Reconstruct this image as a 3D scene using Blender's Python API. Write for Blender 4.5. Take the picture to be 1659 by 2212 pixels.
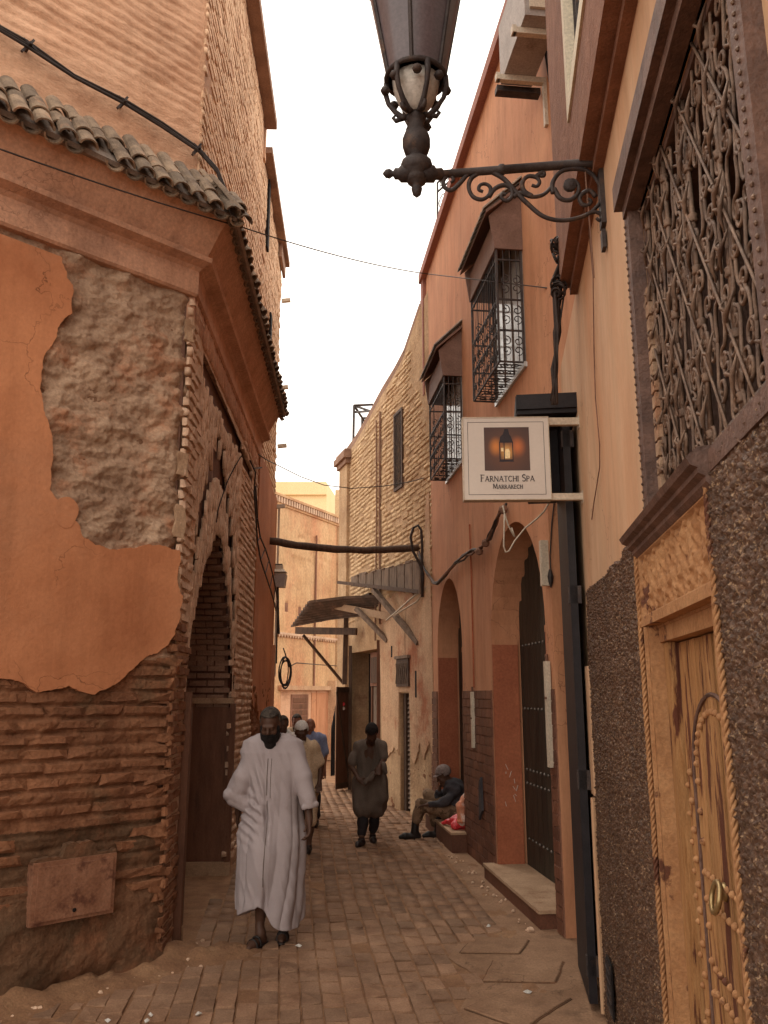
import bpy, bmesh, math, random
import numpy as np
from mathutils import Vector, Matrix
from math import sin, cos, pi, radians

for _o in list(bpy.data.objects):
    bpy.data.objects.remove(_o)
SC = bpy.context.scene
COL = SC.collection
RND = random.Random(7)
NR = np.random.RandomState(11)

# ------------------------------------------------------------------ camera
CAM_H = 1.90
TILT = math.atan(394 / 1800.0)
cam_d = bpy.data.cameras.new('camera')
cam = bpy.data.objects.new('camera', cam_d)
COL.objects.link(cam)
cam.location = (0, 0, CAM_H)
cam.rotation_euler = (pi / 2 + TILT, 0, 0)
cam_d.sensor_fit = 'VERTICAL'
cam_d.sensor_height = 36.0
cam_d.lens = 36.0 * 1800 / 2212.0
cam_d.clip_start = 0.05
cam_d.clip_end = 1000
SC.camera = cam

# ------------------------------------------------------------------ sky, sun, exposure
world = bpy.data.worlds.new('World')
SC.world = world
world.use_nodes = True
wn, wl = world.node_tree.nodes, world.node_tree.links
for n in list(wn):
    wn.remove(n)
SUN_EL, SUN_AZ = radians(62), radians(-35)
sky = wn.new('ShaderNodeTexSky')
sky.sky_type = 'NISHITA'
sky.sun_disc = False
sky.sun_elevation = SUN_EL
sky.sun_rotation = SUN_AZ
sky.dust_density = 4.0
tc = wn.new('ShaderNodeTexCoord')
cl = wn.new('ShaderNodeTexNoise')
cl.inputs['Scale'].default_value = 1.6
cl.inputs['Detail'].default_value = 5
wl.new(tc.outputs['Generated'], cl.inputs['Vector'])
cr = wn.new('ShaderNodeValToRGB')
cr.color_ramp.elements[0].position = 0.3
cr.color_ramp.elements[0].color = (16.4, 15.2, 13.6, 1)
cr.color_ramp.elements[1].position = 0.7
cr.color_ramp.elements[1].color = (18.4, 17.0, 15.3, 1)
wl.new(cl.outputs['Fac'], cr.inputs['Fac'])
mx = wn.new('ShaderNodeMix')
mx.data_type = 'RGBA'
mx.inputs['Factor'].default_value = 0.93
wl.new(sky.outputs['Color'], mx.inputs['A'])
wl.new(cr.outputs['Color'], mx.inputs['B'])
bg = wn.new('ShaderNodeBackground')
bg.inputs['Strength'].default_value = 0.13
wl.new(mx.outputs['Result'], bg.inputs['Color'])
wo = wn.new('ShaderNodeOutputWorld')
wl.new(bg.outputs['Background'], wo.inputs['Surface'])

sun_d = bpy.data.lights.new('sun', 'SUN')
sun_d.energy = 0.9
sun_d.angle = radians(25)
sun_d.color = (1.0, 0.93, 0.84)
sun = bpy.data.objects.new('sun', sun_d)
COL.objects.link(sun)
sdir = Vector((sin(SUN_AZ) * cos(SUN_EL), cos(SUN_AZ) * cos(SUN_EL), sin(SUN_EL)))
sun.rotation_euler = sdir.to_track_quat('Z', 'Y').to_euler()
sun.location = (0, 0, 30)

SC.view_settings.view_transform = 'Standard'
SC.view_settings.look = 'None'
SC.view_settings.exposure = 0.0
SC.view_settings.gamma = 1.0
SC.view_settings.use_curve_mapping = False
SC.render.engine = 'CYCLES'
SC.cycles.max_bounces = 8
SC.cycles.diffuse_bounces = 5

# ------------------------------------------------------------------ projection helpers (survey of the place)
F_, CX_, CY_ = 1800.0, 829.5, 1106.0
CT, ST = cos(TILT), sin(TILT)


def ray(x, y):
    X = (x - CX_) / F_
    Y = (CY_ - y) / F_
    return Vector((X, CT - Y * ST, ST + Y * CT))


def P(x, y, Y):
    r = ray(x, y)
    return Vector((0, 0, CAM_H)) + r * (Y / r.y)


def G(x, y, z=0.0):
    r = ray(x, y)
    return Vector((0, 0, CAM_H)) + r * ((z - CAM_H) / r.z)


class Wall:
    def __init__(s, O, d, side=1):
        l = math.hypot(*d)
        s.O = Vector((O[0], O[1], 0))
        s.d = Vector((d[0] / l, d[1] / l, 0))
        s.n = Vector((s.d.y, -s.d.x, 0)) * side
        s.rh = s.d.cross(s.n).z > 0

    def pt(s, u, z, n=0.0):
        return s.O + s.d * u + s.n * n + Vector((0, 0, z))

    def uz(s, x, y, off=0.0):
        r = ray(x, y)
        o = s.O + s.n * off
        k = o.dot(s.n) / (r.dot(s.n))
        p = Vector((0, 0, CAM_H)) + r * k
        return ((p - o).dot(s.d), p.z)

    def mat(s, u=0, z=0, n=0):
        X = s.d if s.rh else -s.d
        M = Matrix((X, s.n, Vector((0, 0, 1)))).transposed().to_4x4()
        M.translation = s.pt(u, z, n)
        return M


L1 = Wall((-1.60, 6.49), (-.72, -.694), -1)
L2 = Wall((-1.60, 6.49), (-.035, 1.0))
RW = Wall((.634, 0), (.13, 1.0), -1)
PK = Wall((2.2716, 0), (-.114, 1.0), -1)
B3 = Wall((.65, 13.6), (-.32, 1.0), -1)
EN = Wall((-3.0, 23.0), (1.43, 2.9))
# normal of L1 must face the street
if L1.n.dot(Vector((.694, -.72, 0))) < 0:
    L1.n = -L1.n
    L1.rh = not L1.rh

# ------------------------------------------------------------------ numpy noise
_NT = NR.rand(32, 32, 32).astype(np.float32)


def vn(x, y, z=0.0):
    x, y, z = np.broadcast_arrays(np.asarray(x, np.float32), np.asarray(y, np.float32), np.asarray(z, np.float32))
    xi, yi, zi = np.floor(x), np.floor(y), np.floor(z)
    fx, fy, fz = x - xi, y - yi, z - zi
    fx = fx * fx * (3 - 2 * fx)
    fy = fy * fy * (3 - 2 * fy)
    fz = fz * fz * (3 - 2 * fz)
    a, b, c = xi.astype(int) & 31, yi.astype(int) & 31, zi.astype(int) & 31
    a1, b1, c1 = (a + 1) & 31, (b + 1) & 31, (c + 1) & 31
    r = 0
    for (i, wx) in ((a, 1 - fx), (a1, fx)):
        for (j, wy) in ((b, 1 - fy), (b1, fy)):
            for (k, wz) in ((c, 1 - fz), (c1, fz)):
                r = r + _NT[i, j, k] * wx * wy * wz
    return r * 2 - 1


def fbm(x, y, z=0.0, o=4):
    r = 0
    a = 0.5
    f = 1.0
    for _ in range(o):
        r = r + a * vn(x * f, y * f, np.asarray(z) * f + 7.3 * _)
        a *= .5
        f *= 2.03
    return r


def cellular(x, y, seed=0):
    """F1 and F2 distance of a jittered grid"""
    xi, yi = np.floor(x).astype(int), np.floor(y).astype(int)
    f1 = np.full(x.shape, 9.0)
    f2 = np.full(x.shape, 9.0)
    idv = np.zeros(x.shape)
    for dx in (-1, 0, 1):
        for dy in (-1, 0, 1):
            a, b = (xi + dx) & 31, (yi + dy) & 31
            px = xi + dx + _NT[a, b, seed % 32]
            py = yi + dy + _NT[b, a, (seed + 5) % 32]
            d = np.hypot(x - px, y - py)
            m = d < f1
            f2 = np.where(m, f1, np.minimum(f2, d))
            idv = np.where(m, _NT[a, b, (seed + 9) % 32], idv)
            f1 = np.where(m, d, f1)
    return f1, f2, idv


# ------------------------------------------------------------------ objects
WPOS = {}


def link(o, parent=None, at=None):
    COL.objects.link(o)
    WPOS[o.name] = at if at is not None else o.location.copy()
    if parent is not None:
        o.parent = parent
        o.matrix_parent_inverse = Matrix.Translation(-WPOS[parent.name])
    return o


def tag(o, label=None, cat=None, group=None, kind=None):
    if label:
        o['label'] = label
    if cat:
        o['category'] = cat
    if group:
        o['group'] = group
    if kind:
        o['kind'] = kind
    return o


def thing(name, loc, label, cat, group=None):
    o = bpy.data.objects.new(name, None)
    o.empty_display_size = 0.2
    o.location = Vector(loc)
    link(o)
    return tag(o, label, cat, group)


class MB:
    def __init__(s):
        s.v = []
        s.f = []

    def add(s, vs, fs):
        k = len(s.v)
        s.v += [tuple(v) for v in vs]
        s.f += [tuple(i + k for i in f) for f in fs]
        return s

    def box(s, M, sx, sy, sz, c=(0, 0, 0), tap=1.0):
        """box centred on c in frame M; tap scales the +Z end"""
        vs = []
        for z in (-1, 1):
            t = tap if z > 0 else 1
            for (x, y) in ((-1, -1), (1, -1), (1, 1), (-1, 1)):
                vs.append(M @ Vector((c[0] + x * sx / 2 * t, c[1] + y * sy / 2 * t, c[2] + z * sz / 2)))
        return s.add(vs, [(3, 2, 1, 0), (4, 5, 6, 7), (0, 1, 5, 4), (1, 2, 6, 5), (2, 3, 7, 6), (3, 0, 4, 7)])

    def wbox(s, W, u0, u1, z0, z1, n0, n1):
        vs = [W.pt(u, z, n) for n in (n0, n1) for (u, z) in ((u0, z0), (u1, z0), (u1, z1), (u0, z1))]
        return s.add(vs, [(3, 2, 1, 0), (4, 5, 6, 7), (0, 1, 5, 4), (1, 2, 6, 5), (2, 3, 7, 6), (3, 0, 4, 7)])

    def beam(s, a, b, w, h, up=Vector((0, 0, 1))):
        a, b = Vector(a), Vector(b)
        d = (b - a)
        L = d.length
        d.normalize()
        x = d.cross(up)
        if x.length < 1e-4:
            x = Vector((1, 0, 0))
        x.normalize()
        y = x.cross(d)
        M = Matrix((x, d, y)).transposed().to_4x4()
        M.translation = (a + b) / 2
        return s.box(M, w, L, h)

    def tube(s, pts, r, n=6, caps=True):
        pts = [Vector(p) for p in pts]
        m = len(pts)
        rs = r if isinstance(r, (list, tuple)) else [r] * m
        vs = []
        ref = None
        for i, p in enumerate(pts):
            t = (pts[min(i + 1, m - 1)] - pts[max(i - 1, 0)])
            if t.length < 1e-9:
                t = Vector((0, 0, 1))
            t.normalize()
            if ref is None:
                ref = t.orthogonal().normalized()
            ref = (ref - t * ref.dot(t))
            if ref.length < 1e-6:
                ref = t.orthogonal()
            ref.normalize()
            b = t.cross(ref)
            for k in range(n):
                a = 2 * pi * k / n
                vs.append(p + (ref * cos(a) + b * sin(a)) * rs[i])
        fs = []
        for i in range(m - 1):
            for k in range(n):
                k2 = (k + 1) % n
                fs.append((i * n + k, i * n + k2, (i + 1) * n + k2, (i + 1) * n + k))
        if caps:
            fs.append(tuple(range(n - 1, -1, -1)))
            fs.append(tuple((m - 1) * n + k for k in range(n)))
        return s.add(vs, fs)

    def lathe(s, prof, c, n=16, axis=None):
        """prof: (r, h) list round axis through c"""
        M = Matrix.Identity(4)
        if axis is not None:
            M = Vector(axis).to_track_quat('Z', 'Y').to_matrix().to_4x4()
        M.translation = Vector(c)
        vs = []
        for (r, h) in prof:
            for k in range(n):
                a = 2 * pi * k / n
                vs.append(M @ Vector((r * cos(a), r * sin(a), h)))
        fs = []
        for i in range(len(prof) - 1):
            for k in range(n):
                k2 = (k + 1) % n
                fs.append((i * n + k, i * n + k2, (i + 1) * n + k2, (i + 1) * n + k))
        fs.append(tuple(range(n - 1, -1, -1)))
        fs.append(tuple((len(prof) - 1) * n + k for k in range(n)))
        return s.add(vs, fs)

    def build(s, name, mat, parent=None, smooth=False, recalc=True):
        v = np.array(s.v, float)
        lo, hi = v.min(0), v.max(0)
        c = Vector(((lo[0] + hi[0]) / 2, (lo[1] + hi[1]) / 2, lo[2]))
        me = bpy.data.meshes.new(name)
        me.from_pydata([(a[0] - c.x, a[1] - c.y, a[2] - c.z) for a in s.v], [], s.f)
        if recalc:
            bm = bmesh.new()
            bm.from_mesh(me)
            bmesh.ops.recalc_face_normals(bm, faces=bm.faces)
            bm.to_mesh(me)
            bm.free()
        me.materials.append(mat)
        if smooth:
            me.polygons.foreach_set('use_smooth', [True] * len(me.polygons))
        o = bpy.data.objects.new(name, me)
        o.location = c
        return link(o, parent)


def np_mesh(name, V, Fq, mat, parent=None, smooth=True):
    """numpy verts and quads"""
    c = Vector(((V[:, 0].min() + V[:, 0].max()) / 2, (V[:, 1].min() + V[:, 1].max()) / 2, V[:, 2].min()))
    me = bpy.data.meshes.new(name)
    V = V - np.array(c)
    k = Fq.shape[1]
    me.vertices.add(len(V))
    me.vertices.foreach_set('co', V.astype(np.float32).ravel())
    me.loops.add(Fq.size)
    me.loops.foreach_set('vertex_index', Fq.astype(np.int32).ravel())
    me.polygons.add(len(Fq))
    me.polygons.foreach_set('loop_start', np.arange(0, Fq.size, k, dtype=np.int32))
    if smooth:
        me.polygons.foreach_set('use_smooth', np.ones(len(Fq), bool))
    me.update(calc_edges=True)
    me.validate()
    me.materials.append(mat)
    o = bpy.data.objects.new(name, me)
    o.location = c
    return link(o, parent)


def relief(name, W, u0, u1, z0, z1, cell, fn, mat, parent, keep=None, smooth=True):
    nu, nz = max(2, int((u1 - u0) / cell) + 1), max(2, int((z1 - z0) / cell) + 1)
    U, Z = np.meshgrid(np.linspace(u0, u1, nu), np.linspace(z0, z1, nz), indexing='ij')
    N = fn(U, Z)
    V = (np.array(W.O)[None, None] + U[..., None] * np.array(W.d) + N[..., None] * np.array(W.n))
    V[..., 2] += Z
    idx = np.arange(nu * nz).reshape(nu, nz)
    q = np.stack([idx[:-1, :-1], idx[1:, :-1], idx[1:, 1:], idx[:-1, 1:]], -1)
    if W.rh:
        q = q[..., ::-1]
    if keep is not None:
        Uc = (U[:-1, :-1] + U[1:, 1:]) / 2
        Zc = (Z[:-1, :-1] + Z[1:, 1:]) / 2
        q = q[keep(Uc, Zc)]
    q = q.reshape(-1, 4)
    used = np.unique(q)
    rm = np.full(nu * nz, -1)
    rm[used] = np.arange(len(used))
    return np_mesh(name, V.reshape(-1, 3)[used], rm[q], mat, parent, smooth)


def rough(poly, amp, seg=0.05, rnd=RND, closed=True):
    """subdivide an outline into a ragged line"""
    out = []
    n = len(poly)
    for i in range(n if closed else n - 1):
        a, b = poly[i], poly[(i + 1) % n]
        L = math.hypot(b[0] - a[0], b[1] - a[1])
        k = max(1, int(L / seg))
        for j in range(k):
            t = j / k
            w = amp * (1 if j else .4)
            out.append((a[0] + (b[0] - a[0]) * t + rnd.uniform(-w, w), a[1] + (b[1] - a[1]) * t + rnd.uniform(-w, w)))
    return out


def slab(name, W, poly, n0, n1, mat, parent=None, smooth=False):
    """2-D outline (u,z) on wall W extruded from n0 (back) to n1 (front)"""
    bm = bmesh.new()
    fr = [bm.verts.new(W.pt(u, z, n1)) for (u, z) in poly]
    bk = [bm.verts.new(W.pt(u, z, n0)) for (u, z) in poly]
    f = bm.faces.new(fr)
    g = bm.faces.new(bk[::-1])
    f.normal_update()
    g.normal_update()
    bmesh.ops.triangulate(bm, faces=[f, g], ngon_method='EAR_CLIP')
    m = len(poly)
    for i in range(m):
        j = (i + 1) % m
        bm.faces.new((fr[j], fr[i], bk[i], bk[j]))
    bmesh.ops.recalc_face_normals(bm, faces=bm.faces)
    vs = [v.co.copy() for v in bm.verts]
    lo = [min(v[i] for v in vs) for i in range(3)]
    hi = [max(v[i] for v in vs) for i in range(3)]
    c = Vector(((lo[0] + hi[0]) / 2, (lo[1] + hi[1]) / 2, lo[2]))
    for v in bm.verts:
        v.co -= c
    me = bpy.data.meshes.new(name)
    bm.to_mesh(me)
    bm.free()
    me.materials.append(mat)
    o = bpy.data.objects.new(name, me)
    o.location = c
    return link(o, parent)


class Ground(Wall):
    """frame lying on the ground: u along the street, z across, n up"""
    def __init__(s, O, ang):
        s.O = Vector((O[0], O[1], 0))
        s.d = Vector((sin(ang), cos(ang), 0))
        s.c = Vector((cos(ang), -sin(ang), 0))
        s.n = Vector((0, 0, 1))
        s.rh = True

    def pt(s, u, z, n=0.0):
        return s.O + s.d * u + s.c * z + Vector((0, 0, n))

    def inv(s, p):
        q = Vector(p) - s.O
        return (q.dot(s.d), q.dot(s.c))

    def mat(s, u=0, z=0, n=0):
        # local x = u dir, y = up, z = -across  (right handed)
        M = Matrix((s.d, s.n, s.d.cross(s.n))).transposed().to_4x4()
        M.translation = s.pt(u, z, n)
        return M


GR = Ground((0, 0), radians(-6.0))

_VAR = {}


def brick_variants(mat, depth, ch=0.12, jit=0.03, key='b'):
    k = (mat.name, round(depth, 4), ch, jit, key)
    if k in _VAR:
        return _VAR[k]
    r = random.Random(3)
    out = []
    for i in range(8):
        vs = []
        for (s, y) in ((1.0, 0.0), (1.0, .62), (1 - ch, 1.0)):
            for (x, z) in ((-1, -1), (1, -1), (1, 1), (-1, 1)):
                j = jit if y > 0 else 0
                vs.append((x * .5 * s + r.uniform(-j, j), depth * (y + (r.uniform(-.18, .18) if y == 1 else 0)),
                           z * .5 * s + r.uniform(-j, j) * 1.5))
        fs = []
        for a in (0, 4):
            for q in range(4):
                q2 = (q + 1) % 4
                fs.append((a + q2, a + q, a + 4 + q, a + 4 + q2))
        fs.append((11, 10, 9, 8))
        out.append((np.array(vs), fs))
    ms = []
    for vs, fs in out:
        me = bpy.data.meshes.new('brick')
        me.from_pydata([tuple(v) for v in vs], [], fs)
        bm = bmesh.new()
        bm.from_mesh(me)
        bmesh.ops.recalc_face_normals(bm, faces=bm.faces)
        # make the open shell face outwards (+y top)
        top = max(bm.faces, key=lambda f: f.calc_center_median().y)
        if top.normal.y < 0:
            bmesh.ops.reverse_faces(bm, faces=bm.faces)
        bm.to_mesh(me)
        bm.free()
        me.materials.append(mat)
        ms.append(me)
    _VAR[k] = (out, ms)
    return _VAR[k]


CAMP = Vector((0, 0, CAM_H))


def brick_field(parent, W, rects, depth, mat, name='brick', n_ind=300, ch=0.12, jit=0.03, stuff_name=None):
    """rects: (u,z,w,h,noff,rot). nearest n_ind are objects, the rest one mesh"""
    var, ms = brick_variants(mat, depth, ch, jit)
    items = []
    for (u, z, w, h, no, rot) in rects:
        M = W.mat(u, z, no)
        items.append(((M.translation - CAMP).length / max(w * h, 1e-6) ** .5, M, w, h, rot))
    items.sort(key=lambda t: t[0])
    pinv = Matrix.Translation(-WPOS[parent.name])
    for i, (d, M, w, h, rot) in enumerate(items[:n_ind]):
        o = bpy.data.objects.new(name, ms[RND.randrange(8)])
        R = Matrix.Rotation(rot, 4, 'Y')
        S = Matrix.Diagonal((w, 1, h, 1))
        o.matrix_basis = M @ R @ S
        COL.objects.link(o)
        o.parent = parent
        o.matrix_parent_inverse = pinv
    rest = items[n_ind:]
    if rest:
        V, Fs = [], []
        k = 0
        base = var[0][1]
        tri = []
        for (d, M, w, h, rot) in rest:
            vs = var[RND.randrange(8)][0]
            A = np.array((M @ Matrix.Rotation(rot, 4, 'Y') @ Matrix.Diagonal((w, 1, h, 1))))
            V.append(vs @ A[:3, :3].T + A[:3, 3])
            Fs.append(np.array(base) + k)
            k += 12
        o = np_mesh(stuff_name or (name + '_work'), np.concatenate(V), np.concatenate(Fs), mat, parent, False)
        o['kind'] = 'stuff'
        return o


def courses(u0, u1, z0, z1, bw, bh, gap, pred=None, wob=0.0, miss=0.0, rnd=RND, nj=0.006, vertical=False, rj=0.01):
    out = []
    if vertical:
        u = u0
        r = 0
        while u < u1:
            w = bh * rnd.uniform(.9, 1.1)
            z = z0 - (r % 2) * bw * .5
            while z < z1:
                h = bw * rnd.uniform(.93, 1.07)
                if (pred is None or pred(u + w / 2, z + h / 2)) and rnd.random() > miss:
                    out.append((u + w / 2, z + h / 2, w, h, rnd.uniform(-nj, nj), rnd.uniform(-rj, rj)))
                z += h + gap
            u += w + gap
            r += 1
        return out
    z = z0
    r = 0
    while z < z1:
        h = bh * rnd.uniform(.9, 1.1)
        u = u0 - (r % 2) * bw * .5 - rnd.uniform(0, bw * .2)
        ph = rnd.uniform(0, 6)
        while u < u1:
            w = bw * rnd.uniform(.85, 1.15)
            zc = z + h / 2 + wob * sin(u * 2.1 + z * .4) + rnd.uniform(-wob, wob) * .25
            uu, ww = u, w
            if u < u0:
                uu, ww = u0, w - (u0 - u)
            if ww > .05 and (pred is None or pred(uu + ww / 2, zc)) and rnd.random() > miss:
                out.append((uu + ww / 2, zc, ww, h, rnd.uniform(-nj, nj), rnd.uniform(-rj, rj)))
            u += w + gap
        z += h + gap
        r += 1
    return out


def in_poly(poly):
    n = len(poly)

    def f(x, y):
        c = False
        j = n - 1
        for i in range(n):
            xi, yi = poly[i]
            xj, yj = poly[j]
            if (yi > y) != (yj > y) and x < (xj - xi) * (y - yi) / (yj - yi) + xi:
                c = not c
            j = i
        return c
    return f


def in_poly_np(poly, X, Y):
    c = np.zeros(X.shape, bool)
    n = len(poly)
    j = n - 1
    for i in range(n):
        xi, yi = poly[i]
        xj, yj = poly[j]
        c ^= ((yi > Y) != (yj > Y)) & (X < (xj - xi) * (Y - yi) / ((yj - yi) if yj != yi else 1e-9) + xi)
        j = i
    return c


# ------------------------------------------------------------------ materials
def mat(name, c1, c2, c3=None, scale=2.5, bump=.25, bscale=45, rough_=.88, island=.0, metal=0.0, stretch=(1, 1, 1),
        patch=.62, psoft=.06, pscale=None, wave=None, spec=.3, fine=.18, trans=0.0, stain=0.0, crack=0.0):
    m = bpy.data.materials.new(name)
    m.use_nodes = True
    N, L = m.node_tree.nodes, m.node_tree.links
    b = N['Principled BSDF']
    geo = N.new('ShaderNodeNewGeometry')
    mp = N.new('ShaderNodeMapping')
    mp.inputs['Scale'].default_value = stretch
    L.new(geo.outputs['Position'], mp.inputs['Vector'])

    def noise(sc, det=6, ro=.6, src=mp):
        n = N.new('ShaderNodeTexNoise')
        n.inputs['Scale'].default_value = sc
        n.inputs['Detail'].default_value = det
        n.inputs['Roughness'].default_value = ro
        L.new(src.outputs[0], n.inputs['Vector'])
        return n.outputs['Fac']

    def ramp(src, a, bb, ca=(0, 0, 0, 1), cb=(1, 1, 1, 1)):
        r = N.new('ShaderNodeValToRGB')
        r.color_ramp.elements[0].position = a
        r.color_ramp.elements[1].position = bb
        r.color_ramp.elements[0].color = (*ca[:3], 1)
        r.color_ramp.elements[1].color = (*cb[:3], 1)
        L.new(src, r.inputs['Fac'])
        return r.outputs['Color']

    def mixc(f, a, bb, mode='MIX'):
        x = N.new('ShaderNodeMix')
        x.data_type = 'RGBA'
        x.blend_type = mode
        for s, v in (('Factor', f), ('A', a), ('B', bb)):
            if isinstance(v, (int, float)):
                x.inputs[s].default_value = v
            elif isinstance(v, tuple):
                x.inputs[s].default_value = (*v[:3], 1)
            else:
                L.new(v, x.inputs[s])
        return x.outputs['Result']
    col = ramp(noise(scale), .33, .67, c1, c2)
    if c3 is not None:
        col = mixc(ramp(noise(pscale or scale * .7, 10, .65), patch - psoft, patch + psoft), col, c3)
    fn = noise(bscale * 1.3, 3)
    fr = ramp(fn, .3, .7, (1 - fine,) * 3, (1 + fine,) * 3)
    col = mixc(1.0, col, fr, 'MULTIPLY')
    hcr = None
    if stain:
        mps = N.new('ShaderNodeMapping')
        mps.inputs['Scale'].default_value = (7, 7, .8)
        L.new(geo.outputs['Position'], mps.inputs['Vector'])
        st = ramp(noise(1.0, 8, .7, mps), .46, .72, (1, 1, 1), (1 - stain, 1 - stain * 1.1, 1 - stain * 1.2))
        col = mixc(1.0, col, st, 'MULTIPLY')
        bl = ramp(noise(.55, 7, .7, geo), .35, .65, (1 - stain * .7, 1 - stain * .75, 1 - stain * .8), (1 + stain * .35, 1 + stain * .35, 1 + stain * .3))
        col = mixc(1.0, col, bl, 'MULTIPLY')
    if crack:
        vo = N.new('ShaderNodeTexVoronoi')
        vo.feature = 'DISTANCE_TO_EDGE'
        vo.inputs['Scale'].default_value = 1.1
        dn = N.new('ShaderNodeTexNoise')
        dn.inputs['Scale'].default_value = 3.0
        dn.inputs['Detail'].default_value = 6
        L.new(geo.outputs['Position'], dn.inputs['Vector'])
        va = N.new('ShaderNodeVectorMath')
        va.operation = 'MULTIPLY_ADD'
        L.new(dn.outputs['Color'], va.inputs[0])
        va.inputs[1].default_value = (.9, .9, .9)
        L.new(geo.outputs['Position'], va.inputs[2])
        L.new(va.outputs[0], vo.inputs['Vector'])
        ck = ramp(vo.outputs['Distance'], .001, .007, (1, 1, 1), (0, 0, 0))
        mk = ramp(noise(.9, 3, .5, geo), .50, .58)
        ckm = mixc(1.0, ck, mk, 'MULTIPLY')
        hcr = ckm
        col = mixc(ckm, col, tuple(c * (1 - crack) for c in c1))
    if island:
        oi = N.new('ShaderNodeObjectInfo')
        ad = N.new('ShaderNodeMath')
        ad.operation = 'ADD'
        L.new(oi.outputs['Random'], ad.inputs[0])
        L.new(geo.outputs['Random Per Island'], ad.inputs[1])
        fc = N.new('ShaderNodeMath')
        fc.operation = 'FRACT'
        L.new(ad.outputs[0], fc.inputs[0])
        col = mixc(1.0, col, ramp(fc.outputs[0], 0, 1, (1 - island, 1 - island, 1 - island), (1 + island, 1 + island * .8, 1 + island * .6)), 'MULTIPLY')
    L.new(col, b.inputs['Base Color'])
    b.inputs['Roughness'].default_value = rough_
    b.inputs['Metallic'].default_value = metal
    b.inputs['Specular IOR Level'].default_value = spec
    if trans:
        b.inputs['Transmission Weight'].default_value = trans
    if bump:
        h = N.new('ShaderNodeMath')
        h.operation = 'MULTIPLY_ADD'
        L.new(noise(bscale * .2, 5), h.inputs[0])
        h.inputs[1].default_value = 2.2
        L.new(noise(bscale, 5, .7), h.inputs[2])
        bp = N.new('ShaderNodeBump')
        bp.inputs['Strength'].default_value = bump
        bp.inputs['Distance'].default_value = .02
        src = h.outputs[0]
        if wave:
            w = N.new('ShaderNodeTexNoise')
            mp2 = N.new('ShaderNodeMapping')
            mp2.inputs['Scale'].default_value = wave
            L.new(geo.outputs['Position'], mp2.inputs['Vector'])
            L.new(mp2.outputs[0], w.inputs['Vector'])
            w.inputs['Scale'].default_value = 1
            a2 = N.new('ShaderNodeMath')
            a2.operation = 'MULTIPLY_ADD'
            L.new(w.outputs['Fac'], a2.inputs[0])
            a2.inputs[1].default_value = 3
            L.new(src, a2.inputs[2])
            src = a2.outputs[0]
        L.new(src, bp.inputs['Height'])
        L.new(bp.outputs['Normal'], b.inputs['Normal'])
    return m


M_paver = mat('paver', (.23, .13, .078), (.335, .205, .13), (.19, .10, .058), scale=3, island=.17, bump=.45, bscale=60, rough_=.85, stain=.15)
M_dirt = mat('street_dirt', (.19, .095, .05), (.31, .17, .09), (.34, .20, .11), scale=4, bump=.5, bscale=50, rough_=.95)
M_conc = mat('worn_cement', (.24, .135, .078), (.34, .205, .125), (.15, .085, .05), scale=2.2, bump=.35, bscale=50, rough_=.92, stain=.2, crack=.5)
M_plL = mat('terracotta_plaster', (.44, .165, .072), (.56, .24, .115), (.48, .225, .12), scale=1.1, bump=.22, bscale=30, rough_=.85, patch=.6, psoft=.12, fine=.06, stain=.16, crack=.6)
M_plLup = mat('upper_plaster', (.60, .34, .21), (.70, .43, .28), (.46, .25, .15), scale=1.6, bump=.5, bscale=26, rough_=.9, stretch=(1, 1, 2.2), fine=.1, stain=.18)
M_rub = mat('rubble_mortar', (.30, .19, .125), (.50, .345, .235), (.42, .21, .12), scale=3.2, bump=.55, bscale=40, rough_=.95, patch=.58, stain=.15)
M_mud = mat('dark_mud_render', (.095, .055, .03), (.20, .098, .052), (.28, .12, .06), scale=2.6, bump=.8, bscale=30, rough_=.95, patch=.6, stain=.3)
M_brL = mat('old_red_brick', (.21, .09, .046), (.32, .148, .076), (.14, .08, .043), scale=2.5, island=.12, bump=.9, bscale=28, rough_=.93, stain=.28)
M_brA = mat('pale_arch_brick', (.54, .36, .25), (.70, .50, .36), (.44, .27, .17), scale=4, island=.08, bump=.28, bscale=30, rough_=.93, stain=.15)
M_mortL = mat('mortar', (.20, .11, .065), (.32, .18, .11), None, scale=5, bump=.7, bscale=40, rough_=.95)
M_brU = mat('pale_upper_brick', (.62, .40, .25), (.74, .50, .33), (.52, .30, .18), scale=3, island=.07, bump=.5, bscale=30, rough_=.92, stain=.12)  # paler brick tone for the upper walls
M_mortU = mat('upper_mortar', (.38, .21, .125), (.54, .31, .19), None, scale=4, bump=.6, bscale=30, rough_=.95)
M_cor = mat('cornice_plaster', (.50, .27, .17), (.62, .36, .24), (.38, .21, .14), scale=2, bump=.25, bscale=30, rough_=.88, stain=.2, crack=.4)
M_tile = mat('weathered_green_grey_tile', (.13, .095, .068), (.30, .225, .16), (.44, .26, .16), scale=7, island=.3, bump=.35, bscale=60, rough_=.75, patch=.66)
M_tileD = mat('dark_tile_underside', (.13, .105, .09), (.24, .19, .155), None, scale=7, island=.2, bump=.3, bscale=60, rough_=.8)
M_wood = mat('dark_wood', (.055, .032, .022), (.12, .068, .042), (.16, .10, .065), scale=6, bump=.35, bscale=60, rough_=.7, stretch=(4, 4, .7), patch=.66)
M_woodG = mat('grey_weathered_wood', (.14, .10, .075), (.26, .185, .135), (.10, .065, .045), scale=5, bump=.4, bscale=50, rough_=.9, island=.15, stretch=(3, 3, 1))
M_woodB = mat('brown_painted_wood', (.12, .052, .03), (.19, .085, .048), (.08, .04, .026), scale=4, bump=.25, bscale=50, rough_=.6, stretch=(3, 3, .6))
M_black = mat('black_metal', (.010, .008, .010), (.02, .016, .018), None, scale=8, bump=.1, bscale=60, rough_=.55)
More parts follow.
